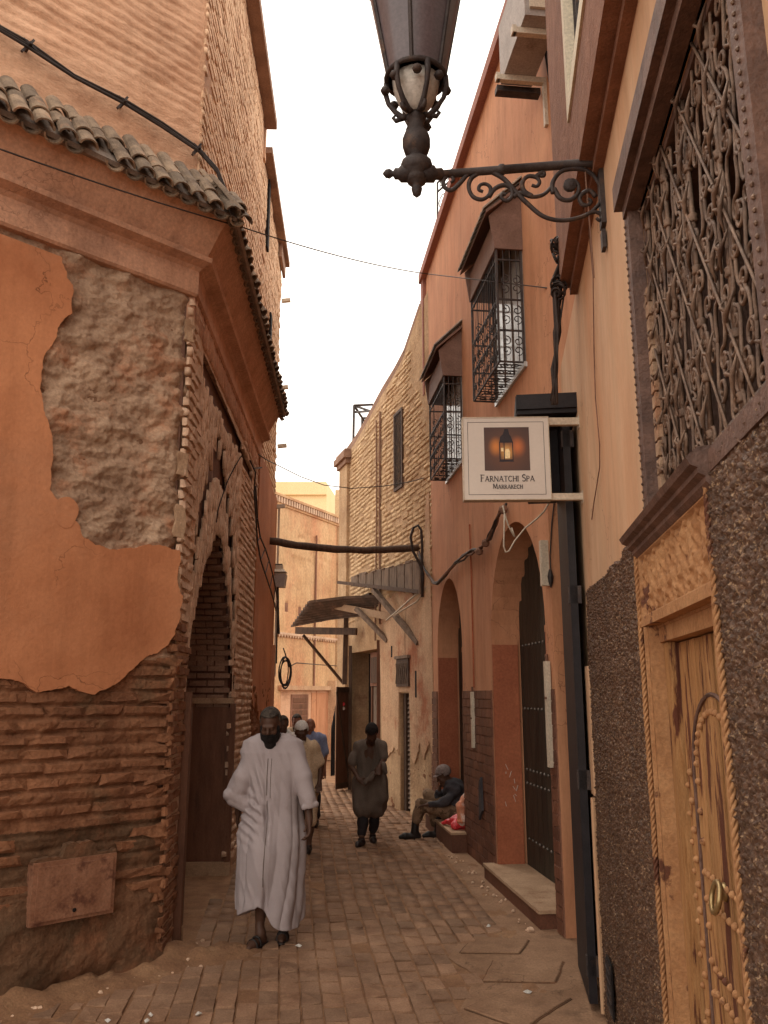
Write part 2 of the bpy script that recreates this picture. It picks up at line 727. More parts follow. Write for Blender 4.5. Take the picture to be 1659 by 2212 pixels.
M_iron = mat('wrought_iron', (.035, .027, .027), (.07, .055, .05), (.12, .07, .045), scale=12, bump=.25, bscale=90, rough_=.6, metal=.3)
M_ironR = mat('rusty_bronze_iron', (.10, .058, .038), (.24, .15, .10), (.07, .035, .022), scale=10, bump=.35, bscale=90, rough_=.6, metal=.2, spec=.5)
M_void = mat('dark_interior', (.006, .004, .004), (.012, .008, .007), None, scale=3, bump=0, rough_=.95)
M_plR = mat('sand_plaster', (.50, .31, .18), (.66, .44, .28), (.56, .29, .155), scale=1.0, bump=.14, bscale=28, rough_=.85, stretch=(2.5, 2.5, .5), patch=.55, psoft=.14, fine=.05, stain=.16, crack=.4)
M_ochre = mat('peeling_ochre_paint', (.36, .18, .07), (.46, .26, .115), (.12, .04, .022), scale=5, bump=.4, bscale=50, rough_=.8, stretch=(9, 9, 1.3), patch=.57, psoft=.02, pscale=1.6, island=.12, wave=(60, 60, 4), stain=.3)
M_ochre2 = mat('ochre_frame_paint', (.33, .16, .07), (.45, .245, .115), (.12, .045, .025), scale=6, bump=.3, bscale=50, rough_=.75, patch=.61, psoft=.02, pscale=5)
M_peb = mat('pebble_dash', (.060, .030, .016), (.16, .078, .042), (.40, .26, .15), scale=40, bump=.7, bscale=90, rough_=.45, patch=.59, psoft=.04, pscale=70, spec=.6, stain=.3)  # pale specks are lighter pebbles and also paint in glints
M_brown = mat('brown_stucco', (.22, .105, .068), (.30, .15, .098), None, scale=6, bump=.5, bscale=70, rough_=.9, stain=.2)
M_winf = mat('painted_brown_frame', (.085, .05, .04), (.18, .105, .08), (.26, .16, .11), scale=9, bump=.4, bscale=60, rough_=.6, patch=.68)
M_pk = mat('salmon_plaster', (.50, .22, .115), (.60, .30, .165), (.54, .245, .125), scale=.9, bump=.12, bscale=28, rough_=.85, stretch=(1.6, 1.6, .6), fine=.05, stain=.24, crack=.5)
M_pkT = mat('red_jamb_paint', (.30, .088, .042), (.40, .13, .062), (.46, .19, .10), scale=2, bump=.12, bscale=30, rough_=.7, patch=.68)
M_pkR = mat('brown_roof_edge', (.26, .11, .085), (.34, .15, .11), None, scale=3, bump=.1, bscale=30, rough_=.85)
M_dado = mat('brown_dado_tile', (.105, .04, .024), (.17, .072, .042), (.22, .12, .075), scale=4, island=.2, bump=.2, bscale=40, rough_=.6, patch=.7)
M_grout = mat('dark_grout', (.20, .095, .06), (.27, .13, .08), None, scale=8, bump=.2, rough_=.9)
M_door = mat('green_black_door', (.020, .016, .012), (.042, .034, .024), (.06, .045, .03), scale=3, bump=.15, bscale=40, rough_=.5, stretch=(3, 3, .6), patch=.7)
M_brB = mat('yellow_old_brick', (.48, .32, .18), (.62, .44, .26), (.38, .225, .125), scale=1.6, island=.06, bump=.4, bscale=22, rough_=.93, stain=.15)
M_mortB = mat('yellow_mud_mortar', (.40, .25, .14), (.58, .40, .24), (.32, .18, .11), scale=1.8, bump=.8, bscale=20, rough_=.95, stain=.2)
M_plB = mat('cream_lower_plaster', (.50, .30, .18), (.64, .43, .27), (.42, .16, .08), scale=1.3, bump=.4, bscale=26, rough_=.9, patch=.6, stain=.2, crack=.5)
M_cope = mat('coping', (.22, .125, .085), (.32, .19, .13), None, scale=3, bump=.4, rough_=.9)
M_end = mat('faded_pink_plaster', (.54, .32, .17), (.66, .44, .25), (.54, .24, .13), scale=1.1, bump=.5, bscale=18, rough_=.92, patch=.57, psoft=.12, stretch=(1, 1, .6), stain=.22)
M_yel = mat('yellow_house_plaster', (.74, .56, .30), (.80, .62, .36), None, scale=.6, bump=.1, rough_=.88)
M_corr = mat('rusty_corrugated_metal', (.055, .035, .025), (.13, .08, .055), (.20, .12, .08), scale=4, bump=.2, rough_=.6, metal=.2)
M_rust = mat('rusted_meter_cover', (.20, .085, .045), (.30, .145, .085), (.12, .045, .026), scale=6, bump=.3, bscale=50, rough_=.7, patch=.6, pscale=8)
M_white = mat('white_sign_paint', (.60, .53, .47), (.66, .59, .52), None, scale=2, bump=.03, rough_=.6, fine=.02)
M_cream = mat('cream_metal', (.50, .42, .32), (.60, .51, .40), None, scale=4, bump=.05, rough_=.55)
M_ink = mat('sign_ink', (.03, .025, .03), (.04, .03, .035), None, scale=4, bump=0, rough_=.6)
M_cable = mat('black_cable', (.022, .016, .014), (.05, .034, .028), None, scale=10, bump=.1, rough_=.6)
M_cabB = mat('brown_painted_cable', (.13, .065, .042), (.24, .13, .085), None, scale=12, bump=.2, rough_=.8)
M_ac = mat('ac_grey_metal', (.30, .26, .235), (.40, .35, .32), (.20, .16, .14), scale=5, bump=.1, rough_=.6)
M_glass = mat('dirty_lantern_glass', (.085, .066, .072), (.125, .098, .105), None, scale=3, bump=.05, rough_=.35, spec=.5)
M_glassP = mat('pale_lamp_glass', (.42, .39, .34), (.54, .50, .45), (.24, .21, .18), scale=14, bump=.2, rough_=.4)
M_pane = mat('window_pane', (.45, .45, .43), (.6, .6, .58), (.2, .17, .15), scale=6, bump=0, rough_=.15, patch=.6, stretch=(6, 6, .5))  # pale tones stand in for sky reflected in the glass
M_skinD = mat('dark_skin', (.072, .034, .021), (.105, .052, .033), None, scale=6, bump=.05, rough_=.55, fine=.05)
M_skinM = mat('tanned_skin', (.21, .085, .05), (.28, .125, .078), None, scale=6, bump=.05, rough_=.55, fine=.05)
M_hair = mat('grey_black_hair', (.018, .013, .011), (.10, .078, .06), None, scale=30, bump=.6, bscale=140, rough_=.8)
M_beard = mat('black_beard', (.008, .006, .006), (.022, .015, .013), None, scale=40, bump=.8, bscale=160, rough_=.85)
M_robe = mat('striped_white_cotton', (.34, .285, .285), (.40, .34, .34), (.22, .165, .145), scale=2.2, bump=.10, bscale=120, rough_=.9, patch=.66, psoft=.10, fine=.04)
M_grey = mat('grey_brown_cotton', (.105, .078, .062), (.15, .115, .092), None, scale=4, bump=.15, bscale=90, rough_=.9)
M_trou = mat('black_trousers', (.014, .011, .012), (.028, .021, .022), None, scale=4, bump=.15, rough_=.85)
M_shirtC = mat('cream_shirt', (.46, .33, .21), (.58, .43, .29), None, scale=4, bump=.1, rough_=.9)
M_shirtB = mat('blue_shirt', (.17, .20, .32), (.24, .28, .42), None, scale=4, bump=.1, rough_=.9)
M_capW = mat('white_cap', (.55, .52, .48), (.66, .62, .58), None, scale=6, bump=.1, rough_=.9)
M_capG = mat('grey_knit_cap', (.16, .12, .11), (.25, .19, .17), None, scale=30, bump=.4, rough_=.9)
M_jack = mat('dark_jacket', (.035, .032, .038), (.07, .062, .066), None, scale=6, bump=.2, rough_=.8)
M_camo = mat('tan_patterned_trousers', (.20, .125, .075), (.27, .175, .11), (.10, .06, .035), scale=9, bump=.2, rough_=.9, patch=.56, psoft=.02)
M_shoe = mat('black_leather', (.012, .009, .008), (.03, .02, .018), None, scale=6, bump=.1, rough_=.45)
M_red = mat('red_plastic', (.55, .02, .03), (.66, .05, .06), (.75, .6, .58), scale=12, bump=.4, bscale=30, rough_=.3, spec=.6, patch=.68, psoft=.02)
M_orange = mat('orange_white_wrap', (.62, .20, .10), (.70, .36, .24), (.72, .68, .62), scale=8, bump=.4, bscale=30, rough_=.5, patch=.52)
M_litter = mat('litter_paper', (.45, .42, .38), (.58, .54, .49), None, scale=8, bump=.1, rough_=.8)
M_stone = mat('pale_stone', (.34, .215, .13), (.45, .30, .19), (.27, .155, .09), scale=4, bump=.3, rough_=.85)

M_recess = mat('dark_brown_recess', (.12, .06, .04), (.18, .09, .06), None, scale=4, bump=.3, rough_=.9)  # darker brown backing so the shallow cells show
M_steel = mat('dull_steel', (.10, .085, .07), (.17, .14, .12), None, scale=5, bump=0, rough_=.45, metal=.4)
M_hood = mat('painted_hood_board', (.15, .085, .062), (.21, .12, .09), None, scale=5, bump=.2, rough_=.7)

# ================================================================== GROUND
def ground_setup():
    base = MB()
    base.add([(-60, -20, -.02), (60, -20, -.02), (60, 120, -.02), (-60, 120, -.02)], [(0, 1, 2, 3)])
    g = base.build('ground', M_dirt)
    tag(g, kind='structure')
    # slightly rolling dusty bed seen in the joints and along the walls
    nu, nv = 150, 320
    X, Y = np.meshgrid(np.linspace(-3.2, 2.2, nu), np.linspace(4.2, 24, nv), indexing='ij')
    Z = 0.0 + fbm(X * 3, Y * 3, 0, 4) * .012 + fbm(X * 22, Y * 22, 2, 3) * .004 - .003
    # lumps of debris at the foot of the left wall
    d1 = (X + 1.60) * .694 - (Y - 6.49) * .72
    Z += np.where(d1 < .45, .07 * np.clip((.45 - d1) / .45, 0, 1) ** 2 * (1 + fbm(X * 9, Y * 9, 3, 3) * 1.5), 0) * (Y < 6.9)
    V = np.stack([X, Y, Z], -1).reshape(-1, 3)
    idx = np.arange(nu * nv).reshape(nu, nv)
    q = np.stack([idx[:-1, :-1], idx[1:, :-1], idx[1:, 1:], idx[:-1, 1:]], -1).reshape(-1, 4)
    bed = np_mesh('dusty_street_bed', V, q, M_dirt)
    tag(bed, kind='structure')
    pave = bpy.data.objects.new('pavement', None)
    link(pave)
    tag(pave, kind='structure')
    # cement area along the right hand wall where there are no pavers
    zz = lambda a, b: G(864 + a * .3125, 1693.5 + b * .3125)
    poly = [zz(270, 450), zz(440, 660), zz(560, 850), zz(690, 1060), zz(420, 1080), zz(330, 1200), zz(520, 1330), zz(420, 1540), zz(380, 1900),
            Vector((.9, 4.6, 0)), Vector((1.9, 4.6, 0)), Vector((1.9, 9, 0)), Vector((1.5, 12.5, 0))]
    pg = [GR.inv(p) for p in poly]
    inside = in_poly(pg)

    def okp(u, z):
        p = GR.pt(u, z)
        if inside(u, z):
            return False
        if p.y < 6.9 and (p.x + 1.60) * .694 - (p.y - 6.49) * .72 < .16 + .05 * sin(p.x * 9):
            return False
        if p.x < -1.373 - .035 * p.y + .08 and p.y >= 6.5:
            return False
        xr = 2.2716 - .114 * p.y - .12 if p.y < 13.6 else .65 - .32 * (p.y - 13.6) - .05
        if p.x > xr:
            return False
        return True
    rects = []
    z = -3.0
    k = 0
    while z < 2.2:
        wz = .128 * RND.uniform(.96, 1.04)
        u = 4.6 - RND.uniform(0, .2)
        while u < 22.6:
            w = .225 * RND.uniform(.93, 1.07)
            drift = .03 * sin(u * .55 + z)
            if RND.random() > .006 and okp(u, z + drift):
                rects.append((u, z + drift, w, wz - .004, -.042 + RND.gauss(0, .0028) + .004 * sin(u * 1.3) * cos(z * 2.2), RND.gauss(0, .012)))
            u += w + .011
        z += wz + .010
        k += 1
    brick_field(pave, GR, rects, .05, M_paver, 'paving_stone', 300, ch=.05, jit=.016, stuff_name='paving_stones_beyond')
    # cement apron
    bm_v = rough([(p.x, p.y) for p in poly], .012, .12)
    m = bmesh.new()
    vs = [m.verts.new((a, b, 0.002)) for a, b in bm_v]
    f = m.faces.new(vs)
    f.normal_update()
    bmesh.ops.triangulate(m, faces=[f], ngon_method='EAR_CLIP')
    bmesh.ops.recalc_face_normals(m, faces=m.faces)
    me = bpy.data.meshes.new('cement_apron')
    m.to_mesh(me)
    m.free()
    me.materials.append(M_conc)
    o = bpy.data.objects.new('cement_apron', me)
    link(o)
    tag(o, kind='structure')
    # three worn slabs let into it
    labels = ['thin worn cement cover slab, the one nearest the salmon doorway step',
              'broad cement cover slab with a dark raised front edge before the black shop opening',
              'lozenge shaped cracked cement slab at the bottom edge beside the right wall']
    for q, lab in zip(([(510, 1065), (890, 1085), (820, 1178), (420, 1172)], [(650, 1225), (1130, 1235), (1070, 1378), (570, 1370)],
                       [(780, 1425), (1180, 1490), (850, 1700), (450, 1560)]), labels):
        pts = [zz(*p) for p in q]
        pp = rough([(p.x, p.y) for p in pts], .006, .1)
        c = sum((Vector((p[0], p[1], 0)) for p in pp), Vector()) / len(pp)
        mb = MB()
        n = len(pp)
        top = [(c.x + (p[0] - c.x) * .97, c.y + (p[1] - c.y) * .97, .014) for p in pp]
        mb.add([(p[0], p[1], -.01) for p in pp] + [(p[0], p[1], .010) for p in pp] + top + [(c.x, c.y, .014)],
               [(i, (i + 1) % n, n + (i + 1) % n, n + i) for i in range(n)] +
               [(n + i, n + (i + 1) % n, 2 * n + (i + 1) % n, 2 * n + i) for i in range(n)] +
               [(2 * n + i, 2 * n + (i + 1) % n, 3 * n) for i in range(n)])
        # dark gap frame round it
        tag(mb.build('cover_slab', M_conc), lab, 'slab', 'cement slabs let into the pavement')
        gap = MB()
        for i in range(n):
            a, b = pp[i], pp[(i + 1) % n]
            gap.beam((a[0] * 1.0, a[1], .000), (b[0], b[1], .000), .022, .012)
        gg = gap.build('slab_gap', M_mud)
        tag(gg, kind='structure')
    # litter
    for (x, y, s, lab) in ((645, 2043, .025, 'white paper scrap beside the foot of the man in the white robe'),
                           (1055, 2000, .026, 'flat white scrap lying on the pavers left of the salmon doorway step'),
                           (1140, 2143, .025, 'tiny white scrap on the lozenge shaped slab'),
                           (982, 1817, .03, 'small white scrap below the seated man by the step'),
                           (325, 2192, .022, 'pale paper scrap in the dirt near the left wall foot'),
                           (233, 2240, .018, 'small pale scrap nearest the bottom left corner'),
                           (428, 2190, .022, 'tiny pale scrap on the pavers near the foot of the broken corner'),
                           (318, 2208, .02, 'paper crumb just in front of the pale scrap near the left wall')):
        p = G(x, min(y, 2205), .02)
        mb = MB()
        n = 6
        vs = [(p.x + s * cos(a * pi / 3) * RND.uniform(.6, 1.3), p.y + s * .8 * sin(a * pi / 3) * RND.uniform(.6, 1.2), .012 + RND.uniform(0, .014)) for a in range(n)]
        vs.append((p.x, p.y, .035))
        mb.add(vs + [(p.x, p.y, .008)], [(i, (i + 1) % n, n) for i in range(n)] + [((i + 1) % n, i, n + 1) for i in range(n)])
        tag(mb.build('paper_scrap', M_litter), lab, 'litter', 'paper scraps on the street')
    # stones
    sb = MB()
    for i in range(150):
        t = RND.uniform(0, 1)
        side = RND.random()
        if side < .5:
            u = RND.uniform(-.1, 1.6)
            p = L1.pt(u, 0, RND.uniform(.02, .35) ** 1.3)
        elif side < .75:
            p = L2.pt(RND.uniform(-.1, .6), 0, RND.uniform(.03, .3))
        else:
            p = PK.pt(RND.uniform(7.4, 13), 0, RND.uniform(.16, .32))
        r = RND.uniform(.005, .02) * (1.8 if RND.random() < .08 else 1)
        a = RND.uniform(0, 6)
        sb.lathe([(r * .7, -r * .4), (r, 0), (r * .75, r * .6), (r * .2, r * .8)], (p.x, p.y, .012), 5, axis=(sin(a) * .4, cos(a) * .4, 1))
    o = sb.build('loose_gravel', M_brA)
    tag(o, kind='stuff')


ground_setup()


# ================================================================== LEFT GATEHOUSE
def arch_pts(u0, u1, zs, za, n=14, pointed=0.0):
    """from (u0,zs) over the apex to (u1,zs)"""
    out = []
    c = (u0 + u1) / 2
    h = (u1 - u0) / 2
    for i in range(n + 1):
        t = pi - pi * i / n
        x = cos(t)
        z = sin(t)
        if pointed:
            z = z * (1 - pointed) + pointed * (1 - abs(x))
        out.append((c + h * x, zs + (za - zs) * z))
    return out


def left_building():
    b = thing('brick_gatehouse', (-2.6, 6.8, 0), 'tall old corner gatehouse with peeling terracotta plaster, brick arch and tiled eave', 'building')
    # ---- core walls (solid, behind the relief)
    core = MB()
    core.add([], [])
    H1 = 6.1
    core.wbox(L1, .02, 5.2, -.1, 5.3, -.5, -.06)
    core.build('wall_core', M_mortL, b)
    # front relief: rubble, brick bed, mud
    rub = [L1.uz(*p) for p in [(118, 520), (240, 568), (400, 640), (438, 676), (436, 800), (422, 900), (412, 1000), (395, 1100), (385, 1190), (330, 1178),
                               (250, 1190), (205, 1180), (175, 1160), (163, 1130), (140, 1100), (105, 1060), (110, 1000), (112, 950), (95, 900), (83, 840), (90, 780), (112, 740), (128, 700), (152, 680),
                               (157, 630), (140, 590), (125, 560)]]

    def fr(U, Z):
        w_ = fbm(U * 4, Z * 4, 8, 3) * .30
        lump = fbm(U * 5, Z * 9, 1, 4) * .045 - np.abs(fbm((U + w_ * .2) * 13 + Z * 5, Z * 30, 5, 4)) * .060 + np.abs(fbm(U * 24, Z * 34 + w_, 15, 3)) * .022
        f1, f2, idv = cellular(U * 8 + w_ * 5, Z * 15 + fbm(U * 3, Z * 5, 4, 3) * 3.2, 2)
        stone = np.clip((f2 - f1) * 2.0, 0, 1) * .020 * idv * np.clip(.4 + fbm(U * 3, Z * 3, 21, 2) * 3, 0, 1)
        cz = ((Z - .15) / .0935) % 1.0
        rowi = np.floor((Z - .15) / .0935)
        brk = np.clip(1.1 + fbm(U * 3.5 + rowi * 3.7, rowi * 1.9, 6, 3) * 2.4, .15, 1)
        lgd = (np.clip(cz / .14, 0, 1) * np.clip((1 - cz) / .25, 0, 1) * (.75 + .25 * cz)) * brk
        up = np.clip((Z - 2.2) / .5, 0, 1)
        crs = np.sin(Z * 2 * pi / .105 + fbm(U * 1.5, Z * 1.5, 2, 2) * 2.5)
        ledge = np.clip(crs, -1, .5) * .011
        tt = fbm(U * 5 + w_, Z * 7, 31, 5) * 9
        fr_ = tt - np.floor(tt)
        terr = (np.floor(tt) + np.clip(fr_ / .22, 0, 1)) / 9
        tt2 = fbm(U * 13, Z * 19 + w_ * 3, 37, 4) * 5
        terr2 = (np.floor(tt2) + np.clip((tt2 - np.floor(tt2)) / .3, 0, 1)) / 5
        n = -.030 + up * (lump * .22 + stone * .35 + terr * .060 + terr2 * .028) + (1 - up) * (fbm(U * 8, Z * 14, 3, 4) * .030 + .004 + .030 * lgd)
        n += ledge * .3 * up * np.clip(.5 + fbm(U * 2, Z * 2, 9, 2) * 2, 0, 1)
        low = np.clip((.95 - Z + fbm(U * 2.2, 0, 6, 2) * .5) / .4, 0, 1)
        mudn = -.012 + .065 * np.clip((.9 - Z) / .9, 0, 1) + fbm(U * 4, Z * 5, 12, 5) * .05
        n = n * (1 - low) + mudn * low
        # hollow at the foot
        hol = np.exp(-((U - .62) / .22) ** 2 - ((Z - .0) / .09) ** 2)
        n = n - hol * .10
        # ragged corner
        edge = np.clip((.10 - U) / .12, 0, 1)
        n -= edge * (.035 + .05 * np.clip(fbm(Z * 7, Z * 3, 3, 3) + .2, 0, 1))
        return np.where(Z > 1.0, np.minimum(n, .022), n)
    relief('rubble_masonry', L1, -.02, 1.75, 2.15, 5.22, .0125, fr, M_rub, b)
    relief('mud_render', L1, -.02, 2.6, -.05, 1.02, .0125, fr, M_mud, b)
    relief('brick_bed', L1, -.02, 2.6, 1.015, 2.15, .0125, fr, M_brL, b)
    relief('side_masonry', L1, 1.75, 5.0, 2.15, 5.22, .05, fr, M_rub, b)
    # lower exposed bricks
    lowp = [L1.uz(*p) for p in [(0, 1465), (35, 1470), (75, 1495), (110, 1490), (145, 1480), (180, 1497), (200, 1500), (240, 1480), (275, 1450),
                                (320, 1415), (350, 1400), (375, 1370), (385, 1330), (392, 1290)]]

    def plz(u):
        for (a, b2) in zip(lowp[:-1], lowp[1:]):
            if min(a[0], b2[0]) <= u <= max(a[0], b2[0]) and abs(b2[0] - a[0]) > 1e-6:
                t = (u - a[0]) / (b2[0] - a[0])
                return a[1] + (b2[1] - a[1]) * t
        return 2.0 if u > .5 else 2.4

    def okb(u, z):
        zl = .80 + .25 * sin(u * 3 + 1) * (u > .3) - (.55 if u < .28 else 0)
        if u < .3:
            zl = .22
        if .40 < u < 1.05 and z < .98:
            return False
        return z > zl and z < plz(u) - .01 and u < 2.2 and u > -.03
    rects = []
    for r_ in range(27):
        u = -.02 - (r_ % 2) * .14
        while u < 2.2:
            w = RND.uniform(.22, .31)
            zc = .15 + .0935 * (r_ + .50)
            if okb(u + w / 2, zc) and RND.random() > .12:
                rects.append((max(u, 0) + w / 2, zc, w, .070 * RND.uniform(.8, 1.05), -.042 + RND.uniform(-.007, .006), RND.uniform(-.012, .012)))
            u += w + .012
    brick_field(b, L1, rects, .050, M_brL, 'brick', 300, ch=.30, jit=.09, stuff_name='brickwork')
    # corner bricks showing in the ragged edge, sticking out
    rects = []
    z = .25
    while z < 2.5:
        rects.append((RND.uniform(.03, .10), z, RND.uniform(.13, .24), RND.uniform(.05, .08), RND.uniform(-.085, -.045), RND.uniform(-.15, .15)))
        z += RND.choice((.1, .1, .19, .28))
    brick_field(b, L1, rects, .07, M_brL, 'brick', 60, ch=.35, jit=.16)
    # ---- plaster skin (front)
    # outline : from far left, along lower edge, up corner strip, along rubble outline, back left at ledge
    left = [(5.0, 5.16), (5.0, 1.9), (1.75, 2.02)]
    lower = lowp[:]
    strip = [L1.uz(*p) for p in [(380, 1262), (386, 1215), (384, 1190)]]
    rubr = [L1.uz(*p) for p in [(330, 1178), (250, 1190), (205, 1180), (175, 1160), (163, 1130), (140, 1100), (105, 1060), (110, 1000), (112, 950),
                                (95, 900), (83, 840), (90, 780), (112, 740), (128, 700), (152, 680), (157, 630), (140, 590), (118, 530)]]
    poly = [left[0], left[1]]
    ragged = rough([left[2]] + lower + strip + rubr, .013, .045, closed=False)
    poly += rough(ragged, .004, .016, closed=False)
    slab('plaster_skin', L1, poly, -.03, .027, M_plL, b)
    # plaster patch disc in the rubble
    cdisc = L1.uz(140, 1108)
    disc = [(cdisc[0] + .085 * cos(a) * (1 + .1 * sin(3 * a)), cdisc[1] + .115 * sin(a)) for a in [i * pi / 9 for i in range(18)]]
    slab('plaster_patch', L1, rough(disc, .004, .05), -.02, .030, M_plL, b)
    # corner quoin patches of pale plaster
    for (x, y, w, h) in ((425, 1010, .05, .10), (405, 1130, .045, .14), (400, 1270, .04, .12), (428, 720, .04, .1)):
        u, z = L1.uz(x, y)
        u = max(u, .03)
        pts = [(u - w, z - h), (u + w, z - h * .9), (u + w * .8, z + h), (u - w * .9, z + h * .9)]
        slab('plaster_patch', L1, rough(pts, .012, .04), -.03, .012, M_stone, b)
    # beam hole
    u, z = L1.uz(78, 475)
    hb = MB()
    M = L1.mat(u, z, -.03)
    hb.lathe([(.062, .055), (.072, .062), (.075, .052), (.052, .050), (.05, .0)], M.translation, 14, axis=L1.n)
    hb.build('beam_hole_rim', M_cor, b)
    hv = MB()
    hv.lathe([(.055, 0), (.055, .0585)], M.translation, 14, axis=L1.n)
    hv.build('beam_hole', M_void, b)
    # ---- meter cover (rusty steel door)
    corners = [L1.uz(*p) for p in [(60, 1985), (228, 1962), (228, 1855), (65, 1862)]]
    u0, u1 = corners[1][0], corners[0][0]
    z0, z1 = .46, .81
    mcb = MB()
    mcb.wbox(L1, u0 - .02, u1 + .02, z0 - .015, z1 + .02, -.02, .075)
    mc = mcb.build('meter_cover_frame', M_rust, b)
    mcb = MB()
    mcb.wbox(L1, u0 + .008, u1 - .008, z0 + .010, z1 - .010, .075, .088)
    mcb.build('meter_cover', M_rust, mc)
    kb = MB()
    kb.lathe([(.012, 0), (.014, .006), (.006, .008)], L1.pt((u0 + u1) / 2, z0 + .05, .088), 10, axis=L1.n)
    kb.build('keyhole', M_void, mc)
    # cement lip on top of the cover
    lip = []
    for i in range(22):
        t = i / 21
        u = u0 - .02 + (u1 - u0 + .04) * t
        lip.append((u, z1 + .035 + (.075 if .25 < t < .62 else 0) + RND.uniform(-.01, .01)))
    slab('cement_lip', L1, [(u0 - .02, z1 + .005)] + lip + [(u1 + .02, z1 + .005)], -.01, .06, M_mud, b)
    # ---- SIDE WALL with the arch
    A0, A1 = .52, 3.12
    arch = arch_pts(A0, A1, 2.05, 3.56, 26, .45)
    outl = [(.0, -.1), (A0, -.1)] + arch + [(A1, -.1), (4.92, -.1), (4.92, 5.3), (.0, 5.3)]
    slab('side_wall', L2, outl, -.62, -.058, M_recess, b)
    inarch = in_poly([(A0 - .02, -.2)] + [(a - (.02 if a < 1.8 else -.02), c + .02) for a, c in arch] + [(A1 + .02, -.2)])
    # lobed recess band: stepped cells round the arch head
    cells = []
    steps = [(.66, 2.95, 3.30), (.80, 3.22, 3.62), (.98, 3.5, 3.86), (1.18, 3.74, 4.05), (1.40, 3.94, 4.20), (1.56, 4.0, 4.42), (1.74, 3.98, 4.28), (1.90, 4.0, 4.42),
             (2.08, 3.94, 4.18), (2.30, 3.74, 4.02), (2.52, 3.5, 3.84), (2.72, 3.22, 3.62), (2.90, 2.95, 3.34), (3.06, 2.72, 3.06)]
    for (u, za, zb) in steps:
        cells.append((u - .115, u + .09, za - .03, zb + .04))
    for k in range(7):
        z = 2.25 - k * .30
        cells.append((A1 + .10, A1 + .20, z, z + .17))
    # long string recess, tapering
    def recess(u, z):
        for (a, c, d, e) in cells:
            if a < u < c and d < z < e:
                return True
        t = (u - .55) / 3.7
        if 0 < t < 1:
            top = 4.93 - .10 * t
            if top - .30 + .10 * t < z < top:
                return True
        return False

    def ok_h(u, z):
        return (u < .46 + .1 * sin(z * 5) or u > 3.24 or (z < 2.3 and (u < .5 or u > A1 + .02))) and not inarch(u, z) and not recess(u, z) and u < 4.86 and z > .1

    def ok_v(u, z):
        return not ((u < .46 + .1 * sin(z * 5) or u > 3.24) or z < 2.3) and not inarch(u, z) and not recess(u, z)
    rh = courses(-.02, 4.9, .1, 5.15, .24, .062, .024, ok_h, wob=.006, miss=.02, nj=.010, rj=.012)
    rh = [(u, z, w, h, -.040 + no * .8, r) for (u, z, w, h, no, r) in rh]
    rh.sort(key=lambda r: r[0])
    lowc = [r for r in rh if r[0] < .6 and r[1] < 2.5]
    rh = [r for r in rh if not (r[0] < .6 and r[1] < 2.5)]
    brick_field(b, L2, lowc, .045, M_brL, 'brick', 100, ch=.2, jit=.08, stuff_name='corner_brickwork')
    brick_field(b, L2, rh, .042, M_brA, 'brick', 140, ch=.14, jit=.05, stuff_name='brick_quoin_work')
    rv = courses(.3, 3.4, 2.2, 4.62, .20, .042, .012, ok_v, nj=.003, vertical=True, rj=.004)
    rv = [(u, z, w, h, -.031 + no * .5, r) for (u, z, w, h, no, r) in rv]
    brick_field(b, L2, rv, .026, M_brA, 'brick', 60, ch=.10, jit=.02, stuff_name='soldier_brick_panel')
    # upper panel above the string recess
    rv = courses(.0, 4.8, 4.95, 5.3, .36, .045, .012, lambda u, z: z < 5.2, nj=.002, vertical=True, rj=.0)
    brick_field(b, L2, [(u, 5.11, w, .34, -.062, r) for (u, z, w, h, no, r) in rv if z < 5.2], .066, M_cor, 'brick', 0, ch=.12, jit=.02, stuff_name='fluted_frieze')
    def nrec(U, Z):
        t = (U - .55) / 3.7
        top = 4.93 - .10 * t
        m_ = ~((t > 0) & (t < 1) & (Z > top - .30 + .10 * t) & (Z < top))
        for (a, c, d_, e) in cells:
            m_ &= ~((U > a) & (U < c) & (Z > d_) & (Z < e))
        ap = np.array([(A0, -.2)] + arch + [(A1, -.2)])
        return m_ & ~in_poly_np([tuple(q_) for q_ in ap], U, Z)
    relief('brick_panel', L2, .0, 4.92, 0, 5.3, .02, lambda U, Z: -.010 + fbm(U * 9, Z * 9, 3, 3) * .003, M_brA, b, keep=nrec)
    # arch reveal: brick courses of the intrados (far side and near side)
    rv_b = MB()
    pts = [(A1, .05 + .0775 * i) for i in range(26)] + [p for p in reversed(arch)][1:] + [(A0, 2.05 - .0775 * i) for i in range(26)]
    # resample by arc length
    res = []
    acc = 0
    for (p, q) in zip(pts[:-1], pts[1:]):
        L = math.hypot(q[0] - p[0], q[1] - p[1])
        if L < 1e-6:
            continue
        n = max(1, round(L / .0775))
        for i in range(n):
            t = i / n
            res.append((p[0] + (q[0] - p[0]) * t, p[1] + (q[1] - p[1]) * t, (q[0] - p[0]) / L, (q[1] - p[1]) / L))
    cnt = 0
    for i, (u, z, du, dz) in enumerate(res):
        if z < 1.75:
            continue
        for j in range(3):
            nn = -.60 + j * .20 + (i % 2) * -.08
            n0, n1 = max(nn, -.62), min(nn + .19, -.03)
            cu, cz = u + du * .036, z + dz * .036
            X = L2.d * du + Vector((0, 0, dz))
            Yv = L2.n
            Zv = X.cross(Yv)
            M = Matrix((X, Yv, Zv)).transposed().to_4x4()
            M.translation = L2.pt(cu, cz, (n0 + n1) / 2)
            bk = MB()
            bk.box(M, .058 * RND.uniform(.9, 1.05), (n1 - n0) * .97, .05 + RND.uniform(-.012, .012))
            bo = bk.build('voussoir', M_cope, b)
            cnt += 1
